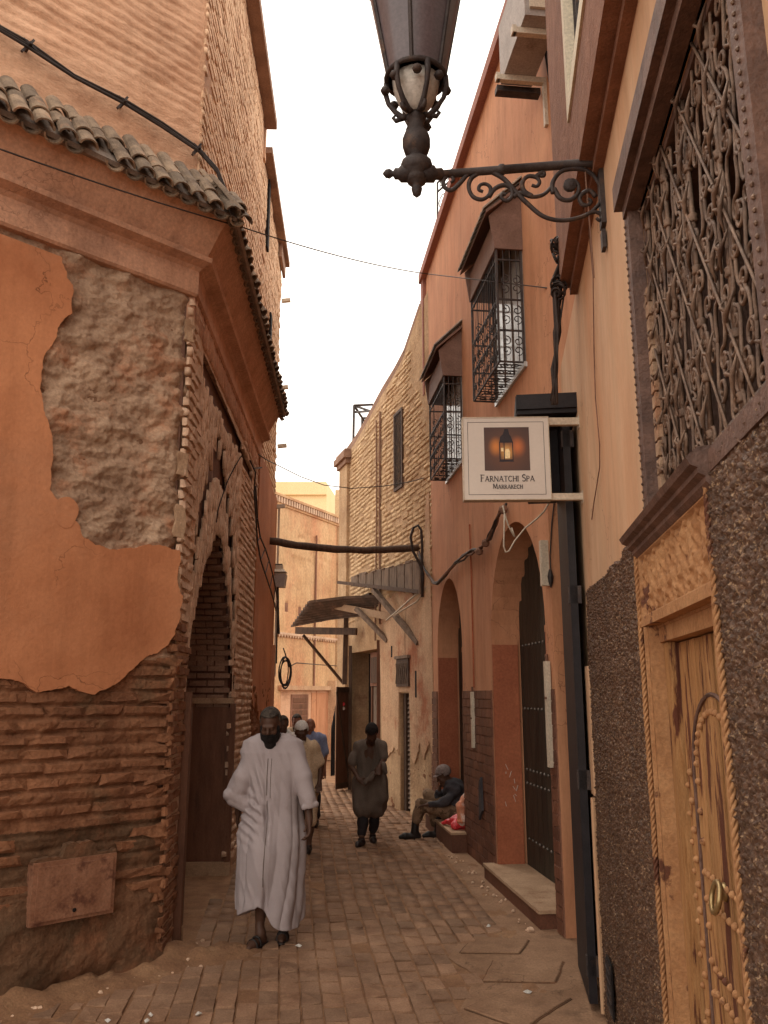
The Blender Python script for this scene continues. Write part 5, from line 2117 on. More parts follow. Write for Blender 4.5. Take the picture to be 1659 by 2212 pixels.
# ================================================================== END OF THE LANE
def end_buildings():
    b = thing('faded_pink_house', EN.pt(1.7, 0, 0), 'faded pink house closing the lane with a brick dentil cornice and a low brown doorway', 'building')
    H = 7.2
    q = MB()
    q.wbox(EN, -2.5, 4.1, -.1, H, -.4, -.02)
    q.build('wall_core', M_end, b)

    def fe(U, Z):
        pat = fbm(U * .9, Z * 1.1, 6, 4)
        hole = np.clip((pat - .12) * 6, 0, 1) * np.clip((Z - 5.2) / .4, 0, 1)
        n = .02 - hole * .045 + fbm(U * 6, Z * 6, 3, 3) * .012
        for (u, z) in ((.55, 4.3), (1.25, 4.25), (2.45, 4.15)):
            n = np.where((np.abs(U - u) < .09) & (np.abs(Z - z) < .13), -.015, n)
        return n
    relief('plaster_face', EN, -2.5, 4.0, 0, H, .035, fe, M_end, b)
    for (u, z) in ((.55, 4.3), (1.25, 4.25), (2.45, 4.15)):
        q = MB()
        q.wbox(EN, u - .085, u + .085, z - .12, z + .12, -.0149, .004)
        q.build('putlog_hole', M_brown, b)
    # dentil cornice
    q = MB()
    q.wbox(EN, -2.5, 4.05, H + .17, H + .24, -.4, .14)
    q.wbox(EN, -2.5, 4.05, H - .06, H - .0, -.4, .06)
    q.build('cornice', M_end, b)
    u = -1.5
    while u < 3.95:
        d = MB()
        M_ = EN.mat(u, 0, 0)
        d.wbox(EN, u, u + .075, H, H + .169, -.1, .12)
        d.build('dentil', M_brA, b)
        u += .135
    # lower string with teeth
    q = MB()
    q.wbox(EN, -1.0, 3.4, 3.52, 3.58, .02, .09)
    u = -.9
    while u < 3.3:
        q.add([EN.pt(u, 3.52, .03), EN.pt(u + .12, 3.52, .03), EN.pt(u + .06, 3.44, .03), EN.pt(u, 3.52, .08), EN.pt(u + .12, 3.52, .08), EN.pt(u + .06, 3.44, .08)],
              [(0, 1, 2), (5, 4, 3), (0, 3, 4, 1), (1, 4, 5, 2), (2, 5, 3, 0)])
        u += .14
    tag(q.build('toothed_string', M_brA, b), kind='stuff')
    # vertical seam and pipe
    q = MB()
    q.tube([EN.pt(2.05, 6.6, .06), EN.pt(2.05, 2.1, .06)], .03, 6)
    q.build('downpipe', M_brown, b)
    q = MB()
    q.wbox(EN, 3.35, 4.02, 2.5, H - .1, .0, .10)
    pil = q.build('brick_pier', M_mortB, b)
    rects = courses(3.36, 4.0, 2.6, H - .2, .30, .085, .03, None, nj=.004)
    brick_field(b, EN, [(min(u, 3.88), z, w, h, .095, r) for (u, z, w, h, no, r) in rects], .03, M_brB, 'brick', 0, stuff_name='pier_brickwork')
    # doorway
    q = MB()
    q.wbox(EN, .35, 3.2, 0, 2.02, .018, .030)
    dw = q.build('doorway_recess', M_plLup, b)
    q = MB()
    q.wbox(EN, .2, 3.35, 2.02, 2.14, .03, .16)
    q.build('door_hood', M_plB, dw)
    q = MB()
    q.wbox(EN, .85, 1.75, 0.05, 1.90, .031, .06)
    dd = q.build('brown_door', M_brown, dw)
    q = MB()
    for i in range(10):
        q.wbox(EN, .92, 1.68, .15 + i * .17, .27 + i * .17, .061, .075)
    tag(q.build('door_slats', M_woodB, dw), kind='stuff')
    q = MB()
    q.wbox(EN, 2.22, 2.26, 0, 2.0, .031, .06)
    q.wbox(EN, 1.95, 3.1, 0, 1.95, .031, .045)
    q.build('side_panel', M_pk, dw)
    # buttress on right, whitewashed
    q = MB()
    q.wbox(EN, 2.9, 4.2, 0, 2.3, .03, .30)
    q.build('whitewashed_buttress', M_plB, b)
    # the yellow house above and behind
    y = thing('yellow_house', (-2.4, 31, 0), 'plain yellow rendered house block rising behind the faded pink house', 'building')
    Yd = 31.0
    a = P(560, 1052, Yd)
    c = P(706, 1033, Yd)
    d2 = P(725, 1052, Yd + 2.2)
    H2 = (a.z + c.z) / 2
    q = MB()
    vs = []
    base = [(a.x - 2, a.y), (c.x, c.y), (d2.x, d2.y), (a.x - 2, d2.y + 3)]
    q.add([(x, y_, -.1) for x, y_ in base] + [(x, y_, H2) for x, y_ in base], [(0, 1, 5, 4), (1, 2, 6, 5), (2, 3, 7, 6), (3, 0, 4, 7), (4, 5, 6, 7)])
    q.build('walls', M_yel, y)
    q = MB()
    q.add([(x * 1.0 - .0, y_ - .12, H2 - .50) for x, y_ in base[:2]] + [(x, y_ - .12, H2) for x, y_ in base[:2]] + [(x, y_ + .2, H2 - .50) for x, y_ in base[:2]] + [(x, y_ + .2, H2) for x, y_ in base[:2]],
          [(0, 1, 3, 2), (4, 5, 7, 6), (0, 1, 5, 4), (2, 3, 7, 6), (0, 2, 6, 4), (1, 3, 7, 5)])
    q.build('parapet_band', M_yel, y)
    # little brick stack top at right of it
    q = MB()
    p = P(737, 1062, 28.0)
    q.add([], [])
    M = Matrix.Translation((p.x, p.y, p.z / 2))
    q.box(M, .38, .5, p.z)
    s = q.build('brick_stack', M_brB)
    tag(s, 'narrow brick chimney stack beside the pilaster of the yellow brick house', 'chimney')
    # houses closing the lane behind so no horizon shows
    for (nm, x0, x1, y0, h, m_, lab) in (('rear_house', -14, -3.4, 26, 6.0, M_end, 'low pink house hidden behind the left row'), ('rear_house', -.6, 9, 27, 6.2, M_yel, 'low ochre house behind the yellow brick house')):
        q = MB()
        q.box(Matrix.Translation(((x0 + x1) / 2, y0 + 2, h / 2)), x1 - x0, 4, h)
        tag(q.build(nm, m_), lab, 'building')


end_buildings()


# ================================================================== STREET LAMP
def street_lamp():
    Y = 3.84
    c0 = P(900, 372, Y)
    cx, cy = c0.x, Y
    wall_pt = RW.pt(*[RW.uz(1300, 352)[0]], RW.uz(1300, 352)[1], 0)
    a = thing('street_lamp', wall_pt, 'large dark wrought iron wall lantern on a scrolled bracket in the top centre', 'street lamp')
    zc = c0.z

    def zat(yd):
        return P(900, yd, Y).z
    def lz(prof_px):
        """profile given as (half width px, y px) -> (r, z)"""
        out = []
        for (w, y) in prof_px:
            p = P(900, y, Y)
            f = p.y * CT + (p.z - CAM_H) * ST
            out.append((w / F_ * f, p.z))
        return out
    # hub and finial
    pr = lz([(1, 427), (9, 420), (12, 408), (9, 398), (20, 394), (24, 386), (22, 380), (34, 374), (36, 362), (33, 352), (20, 344), (16, 336), (26, 330), (30, 318), (30, 300), (26, 290), (17, 284), (17, 262), (22, 256), (16, 250), (15, 240)])
    q = MB()
    q.lathe([(r, z) for r, z in pr], (cx, cy, 0), 14)
    hub = q.build('lamp_stem', M_iron, a, smooth=True)
    # side finial
    d = (wall_pt - Vector((cx, cy, wall_pt.z)))
    d.z = 0
    d.normalize()
    q = MB()
    q.lathe([(.004, .175), (.022, .160), (.026, .140), (.014, .122), (.030, .112), (.030, .095), (.045, .08), (.045, .0)], (cx, cy, zc - .01), 10, axis=-d)
    q.lathe([(.045, .0), (.045, .09), (.03, .10), (.032, .13), (.02, .14)], (cx, cy, zc - .01), 10, axis=d)
    q.build('side_finial', M_iron, hub, smooth=True)
    # arm
    s = Vector((cx, cy, zc - .012)) + d * .12
    e = RW.pt(RW.uz(1300, 350)[0], RW.uz(1300, 350)[1], 0)
    q = MB()
    L = (e - s).length
    q.lathe([(.022, 0), (.027, .01), (.022, .02), (.022, L * .36), (.030, L * .37), (.030, L * .39), (.024, L * .40), (.024, L * .93), (.034, L * .94), (.034, L)], s, 10, axis=(e - s))
    arm = q.build('bracket_arm', M_iron, a, smooth=True)
    q = MB()
    M = RW.mat(RW.uz(1300, 350)[0], e.z - .12, .012)
    q.box(M, .085, .024, .50)
    q.box(M, .06, .02, .10, c=(0, .004, -.33))
    q.build('wall_plate', M_iron, a)
    # scrollwork in the vertical plane of the arm
    ax = (e - s).normalized()
    Z = Vector((0, 0, 1))

    def B(x, y):
        """pixel -> point in bracket plane"""
        r = ray(x, y)
        nrm = ax.cross(Z).normalized()
        k = (s - Vector((0, 0, CAM_H))).dot(nrm) / r.dot(nrm)
        return Vector((0, 0, CAM_H)) + r * k
    # z2 coordinates: D = 829.5+.5*x , .5*y
    def zz(pts):
        return [B(829.5 + .5 * x, .5 * y) for x, y in pts]

    def smooth_(pts, n=6):
        out = []
        m = len(pts)
        for i in range(m - 1):
            p0, p1, p2, p3 = pts[max(i - 1, 0)], pts[i], pts[i + 1], pts[min(i + 2, m - 1)]
            for j in range(n):
                t = j / n
                out.append(.5 * ((2 * p1) + (p2 - p0) * t + (2 * p0 - 5 * p1 + 4 * p2 - p3) * t * t + (3 * p1 - p0 - 3 * p2 + p3) * t ** 3))
        out.append(pts[-1])
        return out

    def px_spiral(cx_, cy_, r, a0, turns, hand=1, n=26):
        out = []
        for i in range(n + 1):
            t = i / n
            a = a0 + hand * turns * 2 * pi * t
            rr = r * (1 - .78 * t)
            out.append((cx_ + rr * cos(a), cy_ + rr * sin(a)))
        return out
    curves = [
        # small scroll under arm near stem
        [(385, 748)] + [(360, 755), (320, 800), (290, 822), (262, 810), (256, 785), (272, 760), (292, 762), (300, 778), (290, 788)],
        # main S: from arm down to the wall
        [(470, 745), (520, 775), (570, 830), (620, 880), (680, 930), (740, 950), (800, 950), (860, 935), (905, 915), (935, 925), (942, 940), (930, 952), (918, 942)],
        # left big spiral
        [(470, 745), (420, 745), (378, 770), (366, 810), (385, 850), (425, 862), (455, 840), (460, 812), (440, 795), (415, 800), (410, 820), (428, 828)],
        [(455, 850), (480, 815), (520, 800), (550, 815), (552, 850), (530, 868), (508, 855), (512, 838), (528, 840)],
        # middle
        [(560, 850), (590, 835), (640, 850), (690, 840), (730, 800)],
        [(640, 848), (605, 825), (598, 790), (620, 763), (655, 765), (672, 785), (660, 805), (638, 800)],
        [(655, 765), (675, 750), (690, 745), (690, 760), (672, 760)],
        # near wall spirals
        [(730, 835), (728, 790), (760, 745), (810, 730), (870, 735), (915, 770), (940, 830), (930, 880), (900, 912)],
        [(735, 815), (760, 855), (800, 865), (835, 840), (840, 805), (820, 780), (795, 785), (782, 805), (795, 820), (810, 810)],
        [(915, 850), (890, 825), (860, 835), (845, 860), (860, 885), (885, 885), (895, 868), (880, 860)],
    ]
    for c in curves:
        q = MB()
        pts = smooth_(zz(c), 5)
        m = len(pts)
        q.tube(pts, [.013 - .004 * (i / m) for i in range(m)], 6)
        q.build('bracket_scroll', M_iron, arm, smooth=True)
    q = MB()
    q.lathe([(.012, -.02), (.034, -.012), (.034, .012), (.012, .02)], zz([(803, 800)])[0], 10, axis=ax.cross(Z))
    q.build('rosette', M_iron, arm)
    # ---- lantern
    body = lz([(44, 222), (62, 200), (66, 172)])
    z0 = zat(172)
    z1 = zat(-60)
    r0 = lz([(62, 172)])[0][0]
    r1 = r0 * 1.80
    q = MB()
    NS = 6
    rot = .35
    def ringp(r, z, k, off=0):
        aa = rot + 2 * pi * (k + off) / NS
        return Vector((cx + r * cos(aa), cy + r * sin(aa), z))
    vs = [ringp(r0, z0, k) for k in range(NS)] + [ringp(r1, z1, k) for k in range(NS)]
    lb = MB()
    # each pane its own mesh
    top = MB()
    top.lathe([(r1 + .05, z1 + .0), (r1 + .07, z1 + .05), (r1 * .5, z1 + .30), (.10, z1 + .36), (.06, z1 + .5)], (cx, cy, 0), NS * 2)
    roof = top.build('lantern_roof', M_iron, a)
    ringm = MB()
    n = 24
    for (r_, z_, w_) in ((r0 + .004, z0, .014), (r1 + .01, z1, .02)):
        ringm.tube([ringp(r_, z_, k * NS / n) for k in range(n + 1)], w_, 6, caps=False)
    fr = ringm.build('lantern_frame', M_iron, a, smooth=True)
    for k in range(NS):
        q = MB()
        q.tube([ringp(r0 + .005, z0, k), ringp(r1 + .006, z1, k)], .011, 6)
        q.build('lantern_rib', M_iron, fr)
        q = MB()
        nsub = 4
        pv = []
        for (rr, zz_) in ((r0, z0), (r1, z1)):
            for j in range(nsub + 1):
                aa = rot + 2 * pi * (k + j / nsub) / NS
                pv.append(Vector((cx + rr * cos(aa), cy + rr * sin(aa), zz_)))
        q.add(pv, [(j, j + 1, nsub + 2 + j, nsub + 1 + j) for j in range(nsub)])
        q.add([v * 1.0 + (Vector((cx, cy, v.z)) - v).normalized() * .004 for v in pv], [(nsub + 1 + j, nsub + 2 + j, j + 1, j) for j in range(nsub)])
        q.build('glass_pane', M_glass, fr, smooth=True, recalc=False)
    # lower cage: pale fluted cup between curved ribs
    cup = lz([(20, 246), (30, 236), (44, 222), (56, 198), (60, 176)])
    q = MB()
    q.lathe([(r * .86, z) for r, z in cup], (cx, cy, 0), 18)
    q.build('pale_cup', M_glassP, a, smooth=True)
    cage = lz([(16, 250), (30, 252), (46, 236), (60, 218), (66, 196), (64, 172)])
    q = MB()
    for k in range(NS):
        aa = rot + 2 * pi * (k + .5) / NS
        dd = Vector((cos(aa), sin(aa), 0))
        q.tube([Vector((cx, cy, z)) + dd * r for r, z in cage], [.016, .02, .014, .013, .015, .016], 6)
        # leaf curl at the foot
        o = Vector((cx, cy, 0)) + dd * cage[1][0]
        q.tube([o + Vector((0, 0, cage[1][1])), o + dd * .035 + Vector((0, 0, cage[1][1] - .012)), o + dd * .05 + Vector((0, 0, cage[1][1] + .008)), o + dd * .038 + Vector((0, 0, cage[1][1] + .022))], [.016, .014, .010, .006], 6)
    cg = tag(q.build('cup_cage', M_iron, a, smooth=True), kind='stuff')
    q = MB()
    for k in range(8):
        aa = 2 * pi * k / 8
        r_, z_ = cage[4]
        q.lathe([(.020, -.016), (.027, 0), (.020, .016)], (cx + r_ * cos(aa), cy + r_ * sin(aa), z_), 8)
    tag(q.build('cage_bosses', M_iron, cg, smooth=True), kind='stuff')
    # supply cord from the bracket
    w = MB()
    pts = [B(1257, 335), B(1262, 345), B(1270, 440), B(1277, 520), B(1283, 600)]
    w.tube(pts, .004, 5)
    tag(w.build('lamp_cord', M_cabB), 'pale cord dropping from the lantern arm down the sand plaster wall', 'wire')
    return a


street_lamp()

# ================================================================== SIGN
LET = {}


def arc(cx, cy, rx, ry, a0, a1, n=9):
    return [(cx + rx * cos(radians(a0 + (a1 - a0) * i / n)), cy + ry * sin(radians(a0 + (a1 - a0) * i / n))) for i in range(n + 1)]


LET['F'] = (.55, [('T', [(.08, 0), (.08, 1)]), ('t', [(.0, 1), (.55, .97)]), ('t', [(.08, .53), (.42, .53)]), ('s', [(0, 0), (.18, 0)])])
LET['A'] = (.80, [('t', [(.04, 0), (.40, 1)]), ('T', [(.40, 1), (.76, 0)]), ('t', [(.18, .34), (.62, .34)])])
LET['R'] = (.66, [('T', [(.08, 0), (.08, 1)]), ('t', [(.08, 1)] + arc(.26, .76, .26, .24, 90, -90) + [(.08, .52)]), ('T', [(.24, .52), (.66, 0)])])
LET['N'] = (.80, [('t', [(.08, 0), (.08, 1)]), ('T', [(.08, 1), (.72, 0)]), ('t', [(.72, 0), (.72, 1)])])
LET['T'] = (.66, [('T', [(.33, 0), (.33, 1)]), ('t', [(.0, 1), (.66, 1)])])
LET['C'] = (.72, [('T', arc(.40, .5, .36, .5, 50, 310, 14))])
LET['H'] = (.74, [('T', [(.08, 0), (.08, 1)]), ('T', [(.66, 0), (.66, 1)]), ('t', [(.08, .52), (.66, .52)])])
LET['I'] = (.20, [('T', [(.10, 0), (.10, 1)])])
LET['S'] = (.52, [('T', arc(.27, .76, .22, .24, 30, 270, 9) + arc(.25, .26, .24, .26, 90, -140, 9))])
LET['P'] = (.58, [('T', [(.08, 0), (.08, 1)]), ('t', [(.08, 1)] + arc(.28, .74, .26, .26, 90, -90) + [(.08, .48)])])
LET['M'] = (.98, [('t', [(.06, 0), (.16, 1)]), ('T', [(.16, 1), (.50, .12)]), ('t', [(.50, .12), (.82, 1)]), ('T', [(.82, 1), (.92, 0)])])
LET['K'] = (.68, [('T', [(.08, 0), (.08, 1)]), ('t', [(.58, 1), (.10, .48)]), ('T', [(.22, .56), (.68, 0)])])
LET['E'] = (.52, [('T', [(.08, 0), (.08, 1)]), ('t', [(.08, 1), (.50, 1)]), ('t', [(.08, .52), (.42, .52)]), ('t', [(.08, 0), (.52, 0)])])


def sign():
    Y = 5.50
    c = [P(1002, 1077, Y), P(1187, 1080, Y), P(1184, 905, Y), P(1001, 902, Y)]
    x0, x1 = (c[0].x + c[3].x) / 2, (c[1].x + c[2].x) / 2
    z0, z1 = (c[0].z + c[1].z) / 2, (c[2].z + c[3].z) / 2
    T_ = .075
    fx = Vector((1, -.03, 0)).normalized()

    def S(x, z, n=0.0):
        return Vector((x0, Y, z0)) + fx * x + Vector((fx.y, -fx.x, 0)) * n + Vector((0, 0, z))
    a = thing('hanging_sign', RW.pt(5.6, (z0 + z1) / 2, 0), 'square white box sign reading Farnatchi Spa Marrakech with a lantern picture', 'sign')
    W_, H_ = (x1 - x0), z1 - z0

    def pbox(name, m_, xa, xb, za, zb, n0, n1, par=a):
        q = MB()
        vs = [S(x, z, n) for n in (n0, n1) for (x, z) in ((xa, za), (xb, za), (xb, zb), (xa, zb))]
        q.add(vs, [(3, 2, 1, 0), (4, 5, 6, 7), (0, 1, 5, 4), (1, 2, 6, 5), (2, 3, 7, 6), (3, 0, 4, 7)])
        return q.build(name, m_, par)
    bd = pbox('sign_box', M_white, 0, W_, 0, H_, -T_, 0)
    pbox('sign_rim', M_cream, -.006, W_ + .006, -.006, -.0005, -T_ - .002, .004, bd)
    pbox('sign_rim', M_cream, -.006, W_ + .006, H_ + .0005, H_ + .006, -T_ - .002, .004, bd)
    pbox('sign_rim', M_cream, -.006, -.0005, 0, H_, -T_ - .002, .004, bd)
    pbox('sign_rim', M_cream, W_ + .0005, W_ + .006, 0, H_, -T_ - .002, .004, bd)
    # printed border
    i = .030
    w = .0028
    for (xa, xb, za, zb) in ((i, W_ - i, i, i + w), (i, W_ - i, H_ - i - w, H_ - i), (i, i + w, i + w, H_ - i - w), (W_ - i - w, W_ - i, i + w, H_ - i - w)):
        pbox('printed_border', M_ink, xa, xb, za, zb, .0005, .0012, bd)
    # picture (flat print)
    pm = bpy.data.materials.new('lantern_photo_print')
    pm.use_nodes = True
    N, L = pm.node_tree.nodes, pm.node_tree.links
    b = N['Principled BSDF']
    tcx = N.new('ShaderNodeTexCoord')
    sep = N.new('ShaderNodeSeparateXYZ')
    L.new(tcx.outputs['Generated'], sep.inputs[0])

    def spot(px, pz, sx, sz, col, prev):
        vm = N.new('ShaderNodeCombineXYZ')
        L.new(sep.outputs['X'], vm.inputs['X'])
        L.new(sep.outputs['Z'], vm.inputs['Z'])
        sb = N.new('ShaderNodeVectorMath')
        sb.operation = 'SUBTRACT'
        L.new(vm.outputs[0], sb.inputs[0])
        sb.inputs[1].default_value = (px, 0, pz)
        ml = N.new('ShaderNodeVectorMath')
        ml.operation = 'MULTIPLY'
        L.new(sb.outputs[0], ml.inputs[0])
        ml.inputs[1].default_value = (1 / sx, 0, 1 / sz)
        ln = N.new('ShaderNodeVectorMath')
        ln.operation = 'LENGTH'
        L.new(ml.outputs[0], ln.inputs[0])
        rp = N.new('ShaderNodeValToRGB')
        rp.color_ramp.interpolation = 'EASE'
        rp.color_ramp.elements[0].color = (1, 1, 1, 1)
        rp.color_ramp.elements[1].color = (0, 0, 0, 1)
        L.new(ln.outputs['Value'], rp.inputs['Fac'])
        mm = N.new('ShaderNodeMix')
        mm.data_type = 'RGBA'
        L.new(rp.outputs['Color'], mm.inputs['Factor'])
        if isinstance(prev, tuple):
            mm.inputs['A'].default_value = (*prev, 1)
        else:
            L.new(prev, mm.inputs['A'])
        mm.inputs['B'].default_value = (*col, 1)
        return mm.outputs['Result']
    c_ = spot(.5, .45, .75, .7, (.16, .065, .035), (.075, .04, .034))
    c_ = spot(.26, .55, .20, .28, (.62, .22, .05), c_)
    c_ = spot(.74, .55, .22, .30, (.55, .16, .05), c_)
    c_ = spot(.5, .42, .20, .26, (.80, .42, .12), c_)
    L.new(c_, b.inputs['Base Color'])
    b.inputs['Roughness'].default_value = .6
    px0, px1 = (583 - 435) / 605 * W_, (903 - 435) / 605 * W_
    pz0, pz1 = H_ - (768 - 395) / 570 * H_, H_ - (463 - 395) / 570 * H_
    ph = pbox('printed_photo', pm, px0, px1, pz0, pz1, .0005, .0014, bd)
    pw, phh = px1 - px0, pz1 - pz0

    def pp(pts, m_, nm, n=.0022):
        q = MB()
        vs = [S(px0 + x * pw, pz0 + z * phh, n) for x, z in pts]
        vs2 = [S(px0 + x * pw, pz0 + z * phh, n - .0006) for x, z in pts]
        k = len(pts)
        q.add(vs + vs2, [tuple(range(k)), tuple(range(2 * k - 1, k - 1, -1))] + [(j, (j + 1) % k, k + (j + 1) % k, k + j) for j in range(k)])
        q.build(nm, m_, bd)
    for (xa, xb) in ((.33, .355), (.43, .45), (.62, .64)):
        pp([(xa, .22), (xb, .22), (xb, .66), (xa, .66)], M_ink, 'printed_lantern')
    pp([(.33, .64), (.64, .64), (.60, .78), (.56, .84), (.54, .96), (.46, .96), (.42, .84), (.36, .78)], M_ink, 'printed_lantern')
    pp([(.32, .20), (.65, .20), (.62, .255), (.35, .255)], M_ink, 'printed_lantern')
    mc = mat('printed_candle', (.85, .62, .32), (.95, .78, .45), None, scale=3, bump=0)
    pp([(.455, .28), (.56, .28), (.57, .42), (.54, .50), (.47, .49), (.45, .4)], mc, 'printed_candle', .0030)
    pp([(.37, .44), (.425, .44), (.425, .52), (.37, .52)], mc, 'printed_candle', .0030)
    # lettering
    def text(words, xa, xb, zb, hbig, hsm):
        # total width in units
        tot = 0
        for wi, wd in enumerate(words):
            for j, ch in enumerate(wd):
                h = hbig if j == 0 else hsm
                tot += LET[ch][0] * h + .16 * hsm
            tot += .55 * hsm if wi < len(words) - 1 else 0
        k = (xb - xa) / tot
        x = xa
        for wi, wd in enumerate(words):
            for j, ch in enumerate(wd):
                h = hbig if j == 0 else hsm
                wd_, strokes = LET[ch]
                q = MB()
                for (ty, pts) in strokes:
                    th = {'T': .0050, 't': .0036, 's': .002}[ty] * (h / .034) ** .5
                    pts3 = [S(x + px_ * h * k, zb + pz_ * h, .0020) for px_, pz_ in pts]
                    for p_, r_ in zip(pts3[:-1], pts3[1:]):
                        dv = (r_ - p_)
                        if dv.length < 1e-5:
                            continue
                        ex = dv.normalized() * th * .35
                        q.beam(p_ - ex, r_ + ex, th, .0010, up=Vector((fx.y, -fx.x, 0)))
                    if ty == 'T' and len(pts) == 2:
                        for e_ in pts3:
                            q.beam(e_ - fx * th * 1.1, e_ + fx * th * 1.1, .0018, .0010, up=Vector((fx.y, -fx.x, 0)))
                q.build('letter', M_ink, bd)
                x += (wd_ * h + .16 * hsm) * k
            x += .55 * hsm * k
    text(['FARNATCHI', 'SPA'], (552 - 435) / 605 * W_, (935 - 435) / 605 * W_, H_ - (843 - 395) / 570 * H_, .046, .036)
    text(['MARRAKECH'], (637 - 435) / 605 * W_, (850 - 435) / 605 * W_, H_ - (893 - 395) / 570 * H_, .032, .025)
    # brackets to the wall
    for (ya, yb) in ((903, 918), (1066, 1080)):
        za = P(1220, yb, Y).z - z0
        zb_ = P(1220, ya, Y).z - z0
        endx = (RW.pt(5.52, 0, 0).x - x0)
        pbox('bracket_arm', M_cream, W_ + .007, endx + .02, za, zb_, -.05, -.01)
        pbox('bracket_foot', M_cream, endx - .0, endx + .02, za - .02, zb_ + .02, -.07, .01)
    return a


sign()


def ac_unit():
    a = thing('air_conditioner', PK.pt(6.5, 7.5, .1), 'grey air conditioning unit on white brackets high on the salmon wall, seen from below', 'air conditioner')
    q = MB()
    q.wbox(PK, 6.05, 6.88, 7.5, 8.12, .10, .40)
    b = q.build('casing', M_ac, a)
    q = MB()
    q.wbox(PK, 6.02, 6.048, 7.56, 8.08, .14, .36)
    q.build('side_grille', M_cream, b)
    for u in (6.18, 6.74):
        q = MB()
        q.wbox(PK, u, u + .05, 7.44, 7.498, -.01, .46)
        q.wbox(PK, u, u + .05, 7.0, 7.44, -.01, .03)
        q.wbox(PK, u - .005, u + .055, 7.44, 7.51, .44, .475)
        q.build('bracket', M_cream, a)
    q = MB()
    q.tube([PK.pt(6.3, 7.7, .08), PK.pt(6.25, 7.3, .06), PK.pt(6.35, 7.1, .06), PK.pt(6.5, 7.25, .05), PK.pt(6.55, 7.6, .06)], .016, 6)
    q.tube([PK.pt(6.1, 7.9, .07), PK.pt(6.05, 7.4, .05), PK.pt(6.0, 6.2, .04)], .02, 6)
    q.build('hose', M_cable, a, smooth=True)
    q = MB()
    q.wbox(PK, 6.86, 6.95, 7.42, 7.48, .02, .44)
    q.build('drip_tray', M_iron, a)


ac_unit()


def sag(a, b, drop, n=24):
    a, b = Vector(a), Vector(b)
    return [a.lerp(b, i / n) - Vector((0, 0, drop * 4 * (i / n) * (1 - i / n))) for i in range(n + 1)]


